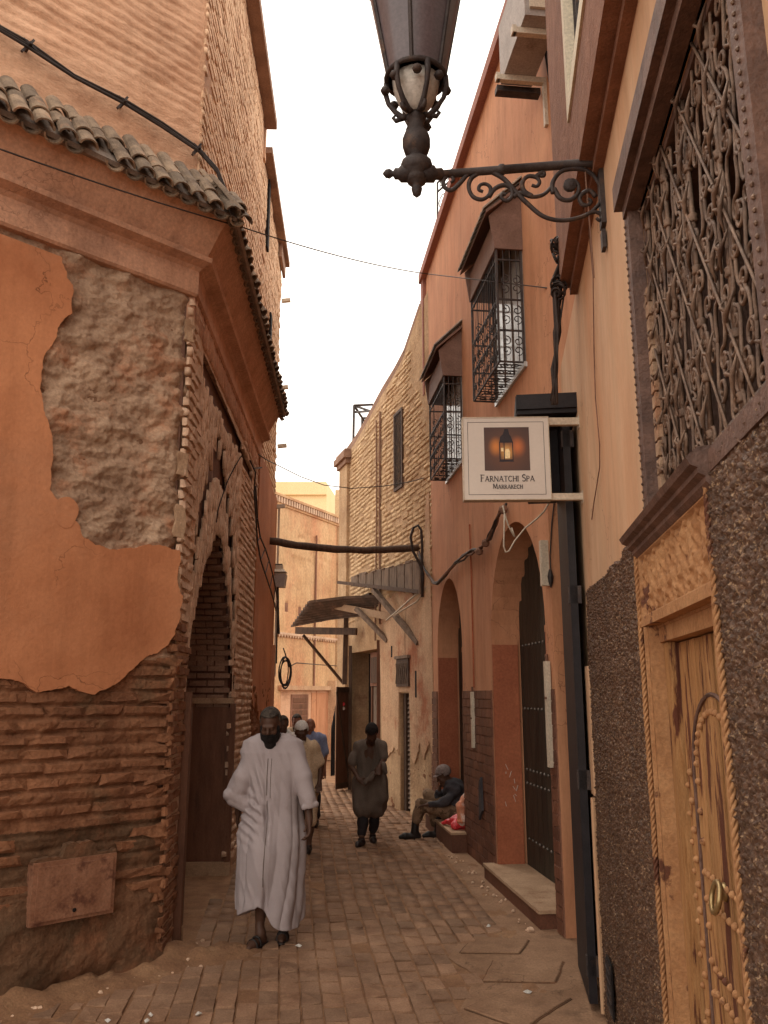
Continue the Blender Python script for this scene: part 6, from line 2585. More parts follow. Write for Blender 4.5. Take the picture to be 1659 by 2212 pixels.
def cables():
    # thin wire across the lane, top
    q = MB()
    A = L1.pt(1.9, 5.83, .20)
    B = Vector((L2.pt(.1, 0, .42).x, L2.pt(.1, 0, .42).y, 5.72))
    A = P(0, 322, 4.6)
    Bq = P(527, 492, 6.55)
    C = P(925, 592, 9.5)
    D = PK.pt(*PK.uz(1182, 622), .0)
    pts = sag(A, Bq, .02, 10) + sag(Bq, C, .05, 14)[1:] + sag(C, D, .0, 8)[1:]
    q.tube(pts, .006, 5)
    tag(q.build('overhead_wire', M_cable), 'thin black wire strung over the lane from the tiled eave to the caged window', 'wire')
    q = MB()
    A = L2.pt(4.1, 4.55, .02)
    pts = [P(545, 972, 10.9), P(575, 993, 11.6), P(600, 1005, 13.6), P(650, 1030, 13.8), P(700, 1048, 14), P(760, 1055, 14), P(830, 1050, 13.9), P(880, 1042, 13.7), P(926, 1030, 13.4), P(985, 1010, 11.5)]
    q.tube(pts, .008, 5)
    tag(q.build('overhead_wire', M_cable), 'lower black wire sagging across the lane in front of the far pink house', 'wire')
    # log strut
    q = MB()
    A = L2.pt(*[L2.uz(583, 1167)[0]], L2.uz(583, 1167)[1], -.05)
    u, z = B3.uz(908, 1180)
    Bv = B3.pt(.2, z, -.05)
    n = 16
    pts = [A.lerp(Bv, i / n) + Vector((0, 0, -.10 * sin(pi * i / n) + RND.uniform(-.008, .008))) for i in range(n + 1)]
    q.tube(pts, [.062 + RND.uniform(-.007, .007) for _ in pts], 9)
    tag(q.build('timber_strut', M_wood, smooth=True), 'long dark round timber wedged across the lane above the awnings', 'beam')
    # cable bundle along the upper front wall of the gatehouse
    up = [(-20, 40), (0, 60), (58, 95), (160, 165), (270, 222), (350, 270), (430, 325), (465, 372), (482, 415), (490, 440)]
    t = thing('cable_run', L1.pt(.8, 6.7, .05), 'thick black cable bundle pinned diagonally across the plaster above the roof tiles at top left', 'cable')
    for k in range(3):
        q = MB()
        pts = []
        for (x, y) in up:
            u, z = L1.uz(x, y, .05)
            pts.append(L1.pt(u, z, .05 if u > -.05 else .08) + Vector((0, RND.uniform(-.008, .008), (k - 1) * .018 + RND.uniform(-.008, .008))))
        q.tube(pts, .012, 6)
        q.build('cable', M_cable, t, smooth=True)
    for (x, y) in ((64, 98), (268, 221), (428, 322)):
        u, z = L1.uz(x, y, .05)
        q = MB()
        q.beam(L1.pt(u, z, -.03), L1.pt(u, z, .09), .02, .02)
        q.beam(L1.pt(u - .03, z + .07, .04), L1.pt(u + .05, z - .08, .045), .018, .018)
        q.beam(L1.pt(u + .05, z + .03, .05), L1.pt(u - .05, z - .02, .06), .016, .016)
        q.build('clip', M_iron, t)
    # thick bundle on the salmon wall (swag)
    t = thing('cable_swag', PK.pt(11, 3.6, 0), 'knotted brown cable bundle swagging along the salmon wall above the arches to the spa sign', 'cable')
    path = [(1092, 1092), (1083, 1105), (1072, 1130), (1058, 1160), (1050, 1172), (1036, 1188), (1022, 1192), (1000, 1205), (985, 1218), (962, 1240), (945, 1258), (938, 1259), (925, 1245), (912, 1218), (905, 1195)]
    for k in range(5):
        q = MB()
        pts = []
        for i, (x, y) in enumerate(path):
            W = PK if x > 925 else B3
            u, z = W.uz(x, y, .05)
            pts.append(W.pt(u, z, .05) + Vector((RND.uniform(-.02, .01), 0, RND.uniform(-.035, .035))))
        q.tube(pts, .014, 5)
        q.build('cable', M_cabB if k % 2 else M_cable, t, smooth=True)
    q = MB()
    for (x, y) in ((1050, 1172), (1036, 1190), (1088, 1100)):
        u, z = PK.uz(x, y, .06)
        q.lathe([(.03, -.05), (.05, -.02), (.04, .02), (.02, .05)], PK.pt(u, z, .06), 8, axis=(.4, .8, .4))
    tag(q.build('cable_joint', M_cabB, t), kind='stuff')
    # white flex dangling below the sign
    q = MB()
    for path in ([(1086, 1092), (1090, 1110), (1098, 1135), (1110, 1158), (1112, 1160), (1105, 1140)], [(1090, 1110), (1089, 1150), (1088, 1180), (1092, 1193), (1100, 1190), (1112, 1168), (1135, 1140), (1160, 1120), (1175, 1105), (1188, 1082)]):
        q.tube([P(x, y, 6.6) for x, y in path], .007, 5)
    tag(q.build('dangling_flex', M_cream, smooth=True), 'pale flex looping loosely below the spa sign in front of the large arch', 'cable')
    q = MB()
    q.tube([P(x, y, 7.2) for x, y in [(1197, 1085), (1192, 1130), (1188, 1200), (1190, 1240), (1189, 1262)]], .006, 5)
    q.lathe([(.004, -.10), (.02, -.05), (.026, 0), (.012, .06)], P(1189, 1245, 7.2), 8)
    tag(q.build('dangling_plug', M_cable), 'brown cord with a dark plug hanging beside the black shop entrance', 'cable')
    q = MB()
    u, z = PK.uz(1198, 1215)
    q.wbox(PK, 7.27, 7.33, z - .18, z + .22, .003, .07)
    tag(q.build('junction_box', M_cream), 'slim cream junction box fixed to the salmon wall left of the shop entrance', 'box')
    # tangle on brown strip and vertical cables down to the canopy
    t = thing('cable_tangle', PK.pt(6.6, 5.0, .1), 'matted black cable tangle hanging down the brown strip right of the caged window', 'cable')
    r = random.Random(9)
    for k in range(9):
        q = MB()
        pts = []
        for (x, y, s) in ((1305, -20, 4), (1275, 180, 5), (1250, 350, 6), (1238, 450, 10), (1215, 540, 16), (1208, 600, 16), (1207, 640, 14), (1205, 720, 9), (1200, 800, 9), (1195, 872, 8)):
            yy = 5.15 if y > 400 else 3.6 + 1.55 * (y + 20) / 420
            pts.append(P(x + r.uniform(-s, s), y + r.uniform(-6, 6), yy + r.uniform(-.03, .03)))
        q.tube(pts, .011 if k < 4 else .007, 5)
        q.build('cable', M_cable, t, smooth=True)
    q = MB()
    for k in range(16):
        c = P(1207 + r.uniform(-12, 8), r.choice((525, 540, 555, 610, 625)) + r.uniform(-10, 10), 5.12)
        ax = Vector((r.uniform(-1, 1), r.uniform(-1, 1), r.uniform(-1, 1))).normalized()
        u_ = ax.orthogonal().normalized()
        v_ = ax.cross(u_)
        R_ = r.uniform(.02, .055)
        q.tube([c + u_ * R_ * cos(a) + v_ * R_ * sin(a) for a in [i * pi / 5 for i in range(11)]], .008, 4, caps=False)
    tag(q.build('cable_knot', M_cable, t), kind='stuff')
    q = MB()
    q.tube([P(1300, -30, 3.45), P(1278, 150, 4.0), P(1250, 350, 4.75), P(1242, 400, 4.95)], .034, 8)
    for (x, y, Y_) in ((1265, 180, 4.1), (1245, 400, 4.9)):
        q.beam(P(x - 22, y + 6, Y_), P(x + 38, y - 10, Y_ - .1), .012, .012)
    q.build('drain_pipe', M_iron, t, smooth=False)
    # cable ladder down the left far wall, with lantern and coil
    t = thing('sagging_cables', L2.pt(5.5, 4, .05), 'two sagging black cables tied like a ladder on the far left pink wall', 'cable')
    a_ = [(549, 1060), (553, 1120), (556, 1170), (563, 1210), (573, 1240), (583, 1270), (592, 1300), (596, 1320)]
    b_ = [(552, 1050), (556, 1120), (562, 1160), (573, 1185), (581, 1210), (589, 1240), (595, 1270), (600, 1295)]
    def onl(x, y):
        u, z = L2.uz(x, y, .06)
        return L2.pt(min(u, 7.76), z, .06)
    for pth in (a_, b_):
        q = MB()
        q.tube([onl(x, y) for x, y in pth], .012, 5)
        q.build('cable', M_cable, t, smooth=True)
    for i in range(1, 8):
        q = MB()
        q.beam(onl(*a_[i]), onl(*b_[min(i, 7)]) + Vector((0, 0, .0)), .012, .012)
        q.build('tie', M_cable, t)
    q = MB()
    q.tube([onl(x, y) for x, y in [(600, 1295), (603, 1330), (598, 1380), (606, 1420), (614, 1440)]], .012, 5)
    q.tube([onl(x, y) for x, y in [(540, 995), (552, 1020), (549, 1060)]], .010, 5)
    q.build('cable', M_cable, t, smooth=True)
    # insulator hook
    q = MB()
    q.beam(onl(548, 1012), onl(565, 1010), .02, .02)
    q.build('insulator_hook', M_iron, t)
    c = thing('cable_coil', P(616, 1455, 14.4), 'hanging coil of spare black cable beside the far pink doorway', 'cable')
    for k in range(6):
        q = MB()
        rx, rz = .075 + .03 * RND.random(), .21 + .05 * RND.random()
        ce = P(616 + RND.uniform(-4, 4), 1452 + RND.uniform(-5, 5), 14.3)
        q.tube([ce + Vector((rx * cos(a), .03 * sin(a * 2 + k), rz * sin(a))) for a in [i * 2 * pi / 20 for i in range(21)]], .010, 5, caps=False)
        q.build('cable_loop', M_cable, c)
    q = MB()
    q.tube([P(x, y, Y_) for x, y, Y_ in [(612, 1400, 14.2), (625, 1440, 14.4), (640, 1432, 17), (690, 1436, 22), (752, 1440, 18.2)]], .012, 5)
    tag(q.build('wall_cable', M_cable), 'black cable running from the hanging coil across the far wall to the shop post', 'cable')
    # small far lantern
    l = thing('small_wall_lantern', P(602, 1262, 14.2), 'small grey box lantern on a bracket at the end of the left pink wall', 'lamp')
    q = MB()
    ce = P(603, 1255, 14.2)
    q.box(Matrix.Translation(ce), .20, .2, .22, tap=1.25)
    q.build('lantern_body', M_ac, l)
    q = MB()
    q.box(Matrix.Translation(ce + Vector((0, 0, .17))), .26, .26, .05, tap=.6)
    q.box(Matrix.Translation(ce + Vector((0, 0, .23))), .12, .12, .08)
    q.build('lantern_cap', M_cream, l)
    q = MB()
    q.beam(ce + Vector((-.3, .0, .28)), ce + Vector((.05, 0, .28)), .04, .03)
    q.tube([ce + Vector((-.02, 0, -.11)), ce + Vector((.0, 0, -.6)), ce + Vector((.02, 0, -.9))], .02, 6)
    q.build('bracket', M_iron, l)
    # loop hose near the yellow brick house corner
    q = MB()
    pts = []
    for (x, y) in [(912, 1290), (914, 1240), (905, 1215), (892, 1190), (887, 1160), (893, 1140), (903, 1135), (910, 1145), (912, 1180), (911, 1240), (913, 1290)]:
        pts.append(P(x, y, 13.3))
    q.tube(pts, .022, 6)
    tag(q.build('hose_loop', M_cable, smooth=True), 'upright loop of black hose at the right end of the timber strut', 'hose')
    q = MB()
    for pth in ([(925, 1262), (900, 1300), (880, 1312), (850, 1330)], [(918, 1268), (880, 1300), (856, 1322), (835, 1340)]):
        q.tube([P(x, y, 13.4 + (925 - x) * .012) for x, y in pth], .016, 5)
    tag(q.build('white_wrapped_cable', M_cream, smooth=True), 'pale wrapped cables slanting under the plank awning', 'cable')
    for (x0, y0, x1, y1) in ((880, 1300, 878, 1448),):
        q = MB()
        pts = [B3.pt(*B3.uz(x, y), .02) for x, y in ((x0, y0), ((x0 + x1) / 2 - 2, (y0 + y1) / 2), (x1, y1))]
        q.tube(pts, .006, 4)
        tag(q.build('hanging_wire', M_cabB), 'thin wire running down the cream wall to the vent grille', 'wire')


cables()


def roof_things():
    # railing at top of the salmon house
    t = thing('roof_railing', PK.pt(13.2, 9.8, -.1), 'thin iron roof railing with scrolls above the far end of the salmon roofline', 'railing')
    q = MB()
    Yb = 13.0
    a, b, c, d = P(945, 520, Yb), P(945, 395, Yb), P(1010, 385, Yb), P(1000, 415, Yb)
    for (p, s) in ((a, b), (b, b + Vector((.7, -1.2, 0))), (P(945, 415, Yb), P(945, 415, Yb) + Vector((.7, -1.2, 0)))):
        q.tube([p, s], .018, 5)
    q.build('rails', M_iron, t)
    q = MB()
    X = Vector((.5, -.86, 0))
    for k in range(4):
        ce = P(945, 404, Yb) + X * (.12 + .22 * k)
        q.tube(spiral(ce, X, Vector((0, 0, 1)), .06, 1.3, k, 12), .009, 4)
        ce = P(945, 445, Yb) + X * (.16 + .3 * k)
        q.tube(spiral(ce, X, Vector((0, 0, 1)), .14, 1.2, k + 1, 12), .009, 4)
    tag(q.build('scrolls', M_iron, t), kind='stuff')
    # frame on the roof of the yellow house
    t = thing('roof_frame', B3.pt(4.4, 7.6, -.3), 'empty rectangular iron frame standing on the far roof edge of the yellow brick house', 'frame')
    Yb = 18.2
    pts = dict(a=(763, 975), b=(765, 876), c=(806, 874), d=(768, 890), e=(800, 888), f=(781, 915), g=(800, 930), h=(781, 945))
    pw = {k: P(x, y, Yb + (1.2 if k in 'efgh' else 0)) for k, (x, y) in pts.items()}
    for (p, s) in (('a', 'b'), ('b', 'c'), ('b', 'e'), ('d', 'e'), ('b', 'g'), ('f', 'h')):
        q = MB()
        if p == 'f':
            q.tube([P(782, 903, Yb + .8), P(782, 960, Yb + .8)], .028, 5)
        else:
            q.tube([pw[p], pw[s]], .03, 5)
        q.build('frame_bar', M_iron, t)
    q = MB()
    q.tube([P(782, 903, Yb + .8), P(806, 903, Yb + .4)], .028, 5)
    q.build('frame_bar', M_iron, t)


roof_things()


# ================================================================== PEOPLE (implicit surfaces)
def smin(a, b, k):
    h = np.clip(.5 + .5 * (b - a) / k, 0, 1)
    return b + (a - b) * h - k * h * (1 - h)


class SDF:
    def __init__(s):
        s.prims = []

    def cap(s, a, b, ra, rb, k=.02, sq=None):
        a, b = np.array(a, float), np.array(b, float)

        def f(X, Y, Z):
            ab = b - a
            L2_ = max(float(ab @ ab), 1e-9)
            t = np.clip(((X - a[0]) * ab[0] + (Y - a[1]) * ab[1] + (Z - a[2]) * ab[2]) / L2_, 0, 1)
            return np.sqrt((X - a[0] - t * ab[0]) ** 2 + (Y - a[1] - t * ab[1]) ** 2 + (Z - a[2] - t * ab[2]) ** 2) - (ra + (rb - ra) * t)
        s.prims.append((f, k, 'u', np.minimum(a, b) - max(ra, rb), np.maximum(a, b) + max(ra, rb)))
        return s

    def ell(s, c, r, k=.02, R=None, op='u'):
        c, r = np.array(c, float), np.array(r, float)
        Rm = np.array(R if R is not None else np.eye(3))

        def f(X, Y, Z):
            x, y, z = X - c[0], Y - c[1], Z - c[2]
            u = Rm[0, 0] * x + Rm[1, 0] * y + Rm[2, 0] * z
            v = Rm[0, 1] * x + Rm[1, 1] * y + Rm[2, 1] * z
            w = Rm[0, 2] * x + Rm[1, 2] * y + Rm[2, 2] * z
            q = np.sqrt((u / r[0]) ** 2 + (v / r[1]) ** 2 + (w / r[2]) ** 2)
            return (q - 1) * r.min()
        m = r.max()
        s.prims.append((f, k, op, c - m, c + m))
        return s

    def fn(s, f, lo, hi, k=.02, op='u'):
        s.prims.append((f, k, op, np.array(lo, float), np.array(hi, float)))
        return s

    def mesh(s, name, h, mat_, parent, post=None, pad=.06):
        us = [p for p in s.prims if p[2] == 'u']
        lo = np.min([p[3] for p in us], 0) - pad
        hi = np.max([p[4] for p in us], 0) + pad
        n = np.ceil((hi - lo) / h).astype(int) + 1
        X = (lo[0] + h * np.arange(n[0])).astype(np.float32)[:, None, None]
        Y = (lo[1] + h * np.arange(n[1])).astype(np.float32)[None, :, None]
        Z = (lo[2] + h * np.arange(n[2])).astype(np.float32)[None, None, :]
        V = np.full(tuple(n), 1.0, np.float32)
        for (f, k, op, a, b) in s.prims:
            mg = k * 1.5 + .03
            i0 = np.maximum(((a - mg - lo) / h).astype(int), 0)
            i1 = np.minimum(((b + mg - lo) / h).astype(int) + 2, n)
            if (i1 <= i0).any():
                continue
            sl = tuple(slice(i0[i], i1[i]) for i in range(3))
            d = f(X[sl[0]], Y[:, sl[1]], Z[:, :, sl[2]]).astype(np.float32)
            if op == 'u':
                V[sl] = smin(V[sl], d, k)
            elif op == 'cut':
                V[sl] = -smin(-V[sl], d, k)
            elif op == 'and':
                V[sl] = np.maximum(V[sl], d)
        if post is not None:
            V = post(V, X, Y, Z)
        V[0], V[-1], V[:, 0], V[:, -1], V[:, :, 0], V[:, :, -1] = 1, 1, 1, 1, 1, 1
        # naive surface nets
        cs = tuple(n - 1)
        acc = np.zeros(cs + (3,), np.float32)
        cnt = np.zeros(cs, np.float32)
        ins = V < 0
        for ax in range(3):
            oth = [q for q in range(3) if q != ax]
            for o1 in (0, 1):
                for o2 in (0, 1):
                    st = [0, 0, 0]
                    st[oth[0]], st[oth[1]] = o1, o2
                    A = tuple(slice(st[q], st[q] + cs[q]) for q in range(3))
                    st2 = list(st)
                    st2[ax] += 1
                    Bs = tuple(slice(st2[q], st2[q] + cs[q]) for q in range(3))
                    va, vb = V[A], V[Bs]
                    cross = ins[A] != ins[Bs]
                    t = np.where(cross, va / np.where(va == vb, 1, va - vb), 0)
                    cnt += cross
                    acc[..., ax] += np.where(cross, t, 0)
                    acc[..., oth[0]] += cross * o1
                    acc[..., oth[1]] += cross * o2
        act = cnt > 0
        ids = np.full(cs, -1, np.int64)
        ids[act] = np.arange(act.sum())
        ijk = np.argwhere(act)
        P_ = lo + h * (ijk + acc[act] / cnt[act][:, None])
        F = []
        for ax in range(3):
            o1, o2 = (ax + 1) % 3, (ax + 2) % 3
            A = [slice(1, -1)] * 3
            Bs = [slice(1, -1)] * 3
            A[ax] = slice(0, -1)
            Bs[ax] = slice(1, None)
            a_, b_ = ins[tuple(A)], ins[tuple(Bs)]
            cr_ = np.argwhere(a_ != b_)
            if not len(cr_):
                continue
            fl = a_[tuple(cr_.T)]
            base = cr_.copy()
            for q in range(3):
                if q != ax:
                    base[:, q] += 1
            def at(d1, d2):
                t = base.copy()
                t[:, o1] -= d1
                t[:, o2] -= d2
                return ids[tuple(t.T)]
            qd = np.stack([at(1, 1), at(0, 1), at(0, 0), at(1, 0)], 1)
            qd[~fl] = qd[~fl][:, ::-1]
            F.append(qd)
        F = np.concatenate(F)
        return np_mesh(name, P_, F, mat_, parent, True)


def rotm(yaw, pitch, roll=0.0):
    """head frame: columns right, forward, up. yaw 0 looks toward -Y; pitch >0 looks down"""
    f = Vector((sin(yaw) * cos(pitch), -cos(yaw) * cos(pitch), -sin(pitch)))
    up = Vector((sin(yaw) * sin(pitch), -cos(yaw) * sin(pitch), cos(pitch)))
    r = f.cross(up)
    return np.array([[r.x, f.x, up.x], [r.y, f.y, up.y], [r.z, f.z, up.z]])


def head(s, c, R, sc=1.0):
    c = np.array(c)

    def w(x, y, z):
        return c + R @ (np.array([x, y, z]) * sc)
    s.ell(w(0, -.012, .035), np.array([.074, .094, .088]) * sc, .02, R)
    s.ell(w(0, .018, -.045), np.array([.056, .066, .072]) * sc, .03, R)
    s.cap(w(-.034, .080, .022), w(.034, .080, .022), .014 * sc, .014 * sc, .015)
    for sx in (-1, 1):
        s.ell(w(sx * .030, .096, .004), np.array([.017, .016, .011]) * sc, .010, R, 'cut')
        s.ell(w(sx * .030, .080, .004), np.array([.013, .012, .011]) * sc, .004, R)
        s.ell(w(sx * .074, -.005, .0), np.array([.011, .021, .031]) * sc, .008, R)
        s.ell(w(sx * .040, .060, -.030), np.array([.022, .022, .022]) * sc, .02, R)
    s.cap(w(0, .088, .012), w(0, .104, -.022), .009 * sc, .014 * sc, .010)
    s.ell(w(0, .082, -.056), np.array([.024, .014, .007]) * sc, .006, R)
    s.ell(w(0, .078, -.068), np.array([.020, .014, .008]) * sc, .006, R)
    s.ell(w(0, .070, -.095), np.array([.022, .020, .018]) * sc, .02, R)
    return w


def hand(s, wrist, dirv, palmn, sc=1.0, curl=.6, side=1):
    """wrist point, direction of the hand, palm normal; five bent fingers"""
    d = Vector(dirv).normalized()
    n = Vector(palmn)
    n = (n - d * n.dot(d)).normalized()
    x = d.cross(n) * side
    w = Vector(wrist)
    for k in range(4):
        o = (k - 1.5) * .019 * sc
        s.cap(w + x * o * .6, w + d * .080 * sc + x * o, .016 * sc, .012 * sc, .012)
        L = (.036, .043, .040, .030)[k] * sc
        p = w + d * .082 * sc + x * o * 1.1
        a = curl * .5
        for j in range(3):
            dd = d * cos(a) + n * sin(a)
            q = p + dd * L * (.9, .65, .5)[j]
            s.cap(p, q, (.0095, .0085, .0075)[j] * sc, (.0085, .0078, .0065)[j] * sc, .003)
            p = q
            a += curl * .8
    tb = w + d * .022 * sc + x * -.024 * sc
    t1 = tb + (d * .7 - x * .55 + n * .45).normalized() * .040 * sc
    t2 = t1 + (d * .85 - x * .05 + n * .5).normalized() * .030 * sc
    s.cap(tb, t1, .013 * sc, .0105 * sc, .010)
    s.cap(t1, t2, .010 * sc, .008 * sc, .004)
    s.cap(w - d * .03, w + d * .02, .022 * sc, .022 * sc, .015)


def foot(s, ankle, fwd, sc=1.0, r=1.0):
    a = Vector(ankle)
    f = Vector(fwd)
    f.z = 0
    f.normalize()
    zf = Vector((a.x, a.y, .035))
    s.cap(a, zf - f * .03 * sc, .038 * sc * r, .034 * sc * r, .02)
    s.cap(zf - f * .04 * sc, zf + f * .13 * sc, .034 * sc * r, .034 * sc * r, .02)
    s.cap(zf + f * .13 * sc, zf + f * .185 * sc + Vector((0, 0, -.008)), .036 * sc * r, .022 * sc * r, .02)


def arm(s, sh, el, wr, r=1.0):
    s.cap(sh, el, .050 * r, .038 * r, .03)
    s.cap(el, wr, .040 * r, .025 * r, .02)


def leg(s, hip, kn, an, r=1.0):
    s.cap(hip, kn, .085 * r, .055 * r, .03)
    kn, an = Vector(kn), Vector(an)
    s.cap(kn, kn.lerp(an, .45), .052 * r, .052 * r, .02)
    s.cap(kn.lerp(an, .35), an, .052 * r, .034 * r, .02)


def hair_of(c, R, sc, mat_, parent, h, low=-.02, grow=.012, nm='hair', front=.070):
    s = SDF()
    c = np.array(c)

    def w(x, y, z):
        return c + R @ (np.array([x, y, z]) * sc)
    s.ell(w(0, -.016, .040), (np.array([.074, .094, .088]) + grow) * sc, .01, R)

    def cutf(X, Y, Z):
        x, y, z = X - c[0], Y - c[1], Z - c[2]
        v = R[0, 1] * x + R[1, 1] * y + R[2, 1] * z
        u = R[0, 2] * x + R[1, 2] * y + R[2, 2] * z
        fl = np.where(u > .088 * sc, front + .02, front - .055)
        return np.maximum(np.maximum(-(u - np.where(v < .01 * sc, low - .05, low) * sc), v - fl * sc), -1) + vn(X * 50, Y * 50, Z * 50) * .009
    s.fn(cutf, c - .3, c + .3, .01, 'and')
    return s.mesh(nm, h, mat_, parent)


def garment_noise(amp, fx=9, fz=4, dirv=(1, .3, .2)):
    def post(V, X, Y, Z):
        n = np.sin((X * dirv[0] + Y * dirv[1] + Z * dirv[2]) * fx * 6.28 + vn(X * 3, Y * 3, Z * fz) * 4)
        return V + (n * amp + vn(X * 14, Y * 14, Z * 8) * amp * .8).astype(np.float32)
    return post


def person_white():
    Y = 7.05
    root = P(582, 2045, Y)
    root.z = 0
    t = thing('person', root, 'bearded man in a long loose white robe walking towards the camera in sandals', 'person')

    def p(x, y, dy=0.0):
        return P(x, y, Y + dy)
    hc = p(584, 1566, -.10)
    R = rotm(-.08, .42)
    h = .0072
    s = SDF()
    w = head(s, hc, R, 1.02)
    s.cap(hc + Vector((0, .03, -.06)), p(588, 1625, .02), .060, .066, .03)
    # torso core
    s.ell(p(590, 1680), (.17, .11, .24), .05)
    s.ell(p(588, 1790), (.16, .12, .15), .05)
    # arms
    arm(s, p(547, 1622), p(512, 1700, .06), p(515, 1752, .20), 1.05)
    hand(s, p(515, 1752, .20), (-.1, .3, -1), (1, 0, 0), 1.0, .5)
    arm(s, p(640, 1620), p(664, 1710, -.05), p(668, 1772, -.10), 1.08)
    hand(s, p(668, 1772, -.10), (.05, -.2, -1), (-1, -.2, 0), 1.05, .75, -1)
    # legs
    leg(s, p(572, 1800), p(567, 1910, -.04), p(561, 2000, -.0), 1.0)
    leg(s, p(606, 1800), p(614, 1910, .02), p(614, 1985, .14), 1.0)
    a1 = P(563, 2012, 7.02)
    a2 = P(613, 2003, 7.22)
    a1.z, a2.z = .09, .09
    s.cap(p(561, 2000, -.02), a1, .036, .036, .01)
    s.cap(p(614, 1985, .14), a2, .036, .036, .01)
    foot(s, a1, (-.35, -1, 0), 1.0)
    foot(s, a2, (.02, -1, 0), .95)
    body = s.mesh('body', h, M_skinD, t)
    hair_of(hc, R, 1.02, M_hair, t, .008, low=.022, grow=.013, front=.056)
    # beard
    b = SDF()
    c = np.array(hc)
    W = lambda x, y, z: c + R @ (np.array([x, y, z]) * 1.02)
    b.ell(W(0, .018, -.062), np.array([.070, .084, .082]), .02, R)
    b.cap(W(-.060, .018, -.01), W(-.050, .04, -.09), .020, .024, .02)
    b.cap(W(.060, .018, -.01), W(.050, .04, -.09), .020, .024, .02)
    b.ell(W(0, .045, -.150), np.array([.050, .042, .048]), .03, R)
    b.cap(W(-.026, .092, -.047), W(.026, .092, -.047), .009, .009, .01)
    def bcut(X, Y_, Z):
        x, y_, z = X - c[0], Y_ - c[1], Z - c[2]
        rr = (R[0, 0] * x + R[1, 0] * y_ + R[2, 0] * z) / 1.02
        uu = (R[0, 2] * x + R[1, 2] * y_ + R[2, 2] * z) / 1.02
        vv = (R[0, 1] * x + R[1, 1] * y_ + R[2, 1] * z) / 1.02
        lim = np.where(np.abs(rr) > .050, .020, -.041 + .0 * rr)
        lim = np.where(vv < -.02, -.4, lim)
        return uu - lim + vn(X * 60, Y_ * 60, Z * 60) * .008
    b.fn(bcut, c - .3, c + .3, .01, 'and')
    b.mesh('beard', .006, M_beard, t, post=lambda V, X, Y_, Z: V + vn(X * 70, Y_ * 70, Z * 70).astype(np.float32) * .004)
    # robe: body as a stack of ellipses
    def hw(y):
        return P(600, y, Y).z
    # (y px, x centre px, half width px, half depth m)
    ST_ = [(1588, 590, 30, .07), (1600, 589, 62, .10), (1625, 588, 70, .135), (1665, 590, 62, .155), (1710, 592, 56, .165), (1755, 590, 62, .170), (1800, 586, 71, .185), (1860, 584, 70, .20), (1920, 584, 69, .21), (1970, 583, 68, .215), (1992, 583, 66, .21)]
    zs = np.array([P(x, y, Y).z for (y, x, a, b_) in ST_])[::-1]
    cxs = np.array([P(x, y, Y).x for (y, x, a, b_) in ST_])[::-1]
    rxs = np.array([(P(x + a, y, Y).x - P(x, y, Y).x) for (y, x, a, b_) in ST_])[::-1]
    rys = np.array([b_ for (y, x, a, b_) in ST_])[::-1]
    ctr_y = Y + .02
    r = SDF()

    def robe(X, Y_, Z):
        cx = np.interp(Z, zs, cxs)
        rx = np.interp(Z, zs, rxs)
        ry = np.interp(Z, zs, rys)
        cy = ctr_y - .05 * np.clip((1.0 - Z), 0, 1) * 0 - .03 * np.clip(Z - 1.2, 0, 1)
        th = np.arctan2((Y_ - cy) / ry, (X - cx) / rx)
        low = np.clip((1.25 - Z) / 1.0, 0, 1)
        ph1 = 3 * th + 1.5 * vn(Z * 1.1, 2.0, 0) + .6
        ph2 = 6.5 * th + 2.2 * vn(Z * 1.4, 5.0, 1)
        fold = .040 * low * (np.abs(np.sin(ph1)) ** .7 - .55) * (.7 + .6 * vn(th * 1.3, Z * 1.1, 3)) + .016 * (.2 + low) * (np.abs(np.sin(ph2)) ** .6 - .6)
        # centre placket groove
        gx = P(578, 1800, Y).x
        grv = np.exp(-((X - gx - .02 * np.sin(Z * 3)) / .016) ** 2) * (Y_ < cy) * .030 * np.clip((1.40 - Z) * 2, .25, 1)
        # diagonal drag folds at the right hip (image left)
        dg = np.exp(-((Z - .95) / .16) ** 2) * np.exp(-((X - P(545, 1800, Y).x) / .10) ** 2) * (Y_ < cy) * np.sin((Z * 1.0 + (X - gx) * .55) * 85) * .012
        dg2 = np.exp(-((Z - 1.22) / .25) ** 2) * np.exp(-((X - P(560, 1800, Y).x) / .09) ** 2) * (Y_ < cy) * np.sin(((X - gx) * 1.0 + Z * .38) * 95) * .010
        # a leg pushing through: knee
        rr = np.sqrt(((X - cx) / rx) ** 2 + ((Y_ - cy) / ry) ** 2)
        d = (rr - 1) * np.minimum(rx, ry) - fold + grv - dg - dg2
        # closing top and slanted hem
        hem = .38 + .04 * np.sin(2.2 * th + .6) + .012 * np.sin(5 * th)
        sg = lambda x0, w_: 1 / (1 + np.exp(-(X - P(x0, 1980, Y).x) / w_))
        hem = hem + .055 * sg(558, .010) * (1 - sg(584, .018)) * (Y_ < cy) - .095 * sg(590, .030) - .05 * (1 - sg(542, .02))
        d = np.maximum(d, hem - .12 - Z)
        return np.maximum(d, Z - zs[-1])
    r.fn(robe, (cxs.min() - rxs.max(), ctr_y - .25, .1), (cxs.max() + rxs.max(), ctr_y + .25, zs[-1]), .03)
    r.ell(p(567, 1870, -.16), (.085, .07, .20), .06)
    # shoulders and sleeves
    r.cap(p(556, 1606), p(622, 1602), .060, .060, .06)
    r.cap(p(556, 1622), p(526, 1680, .0), .075, .088, .03)
    r.cap(p(526, 1680, .0), p(512, 1716, .04), .088, .100, .012)
    r.cap(p(632, 1616), p(655, 1680, -.05), .075, .078, .025)
    r.cap(p(655, 1680, -.05), p(668, 1738, -.07), .078, .072, .010)
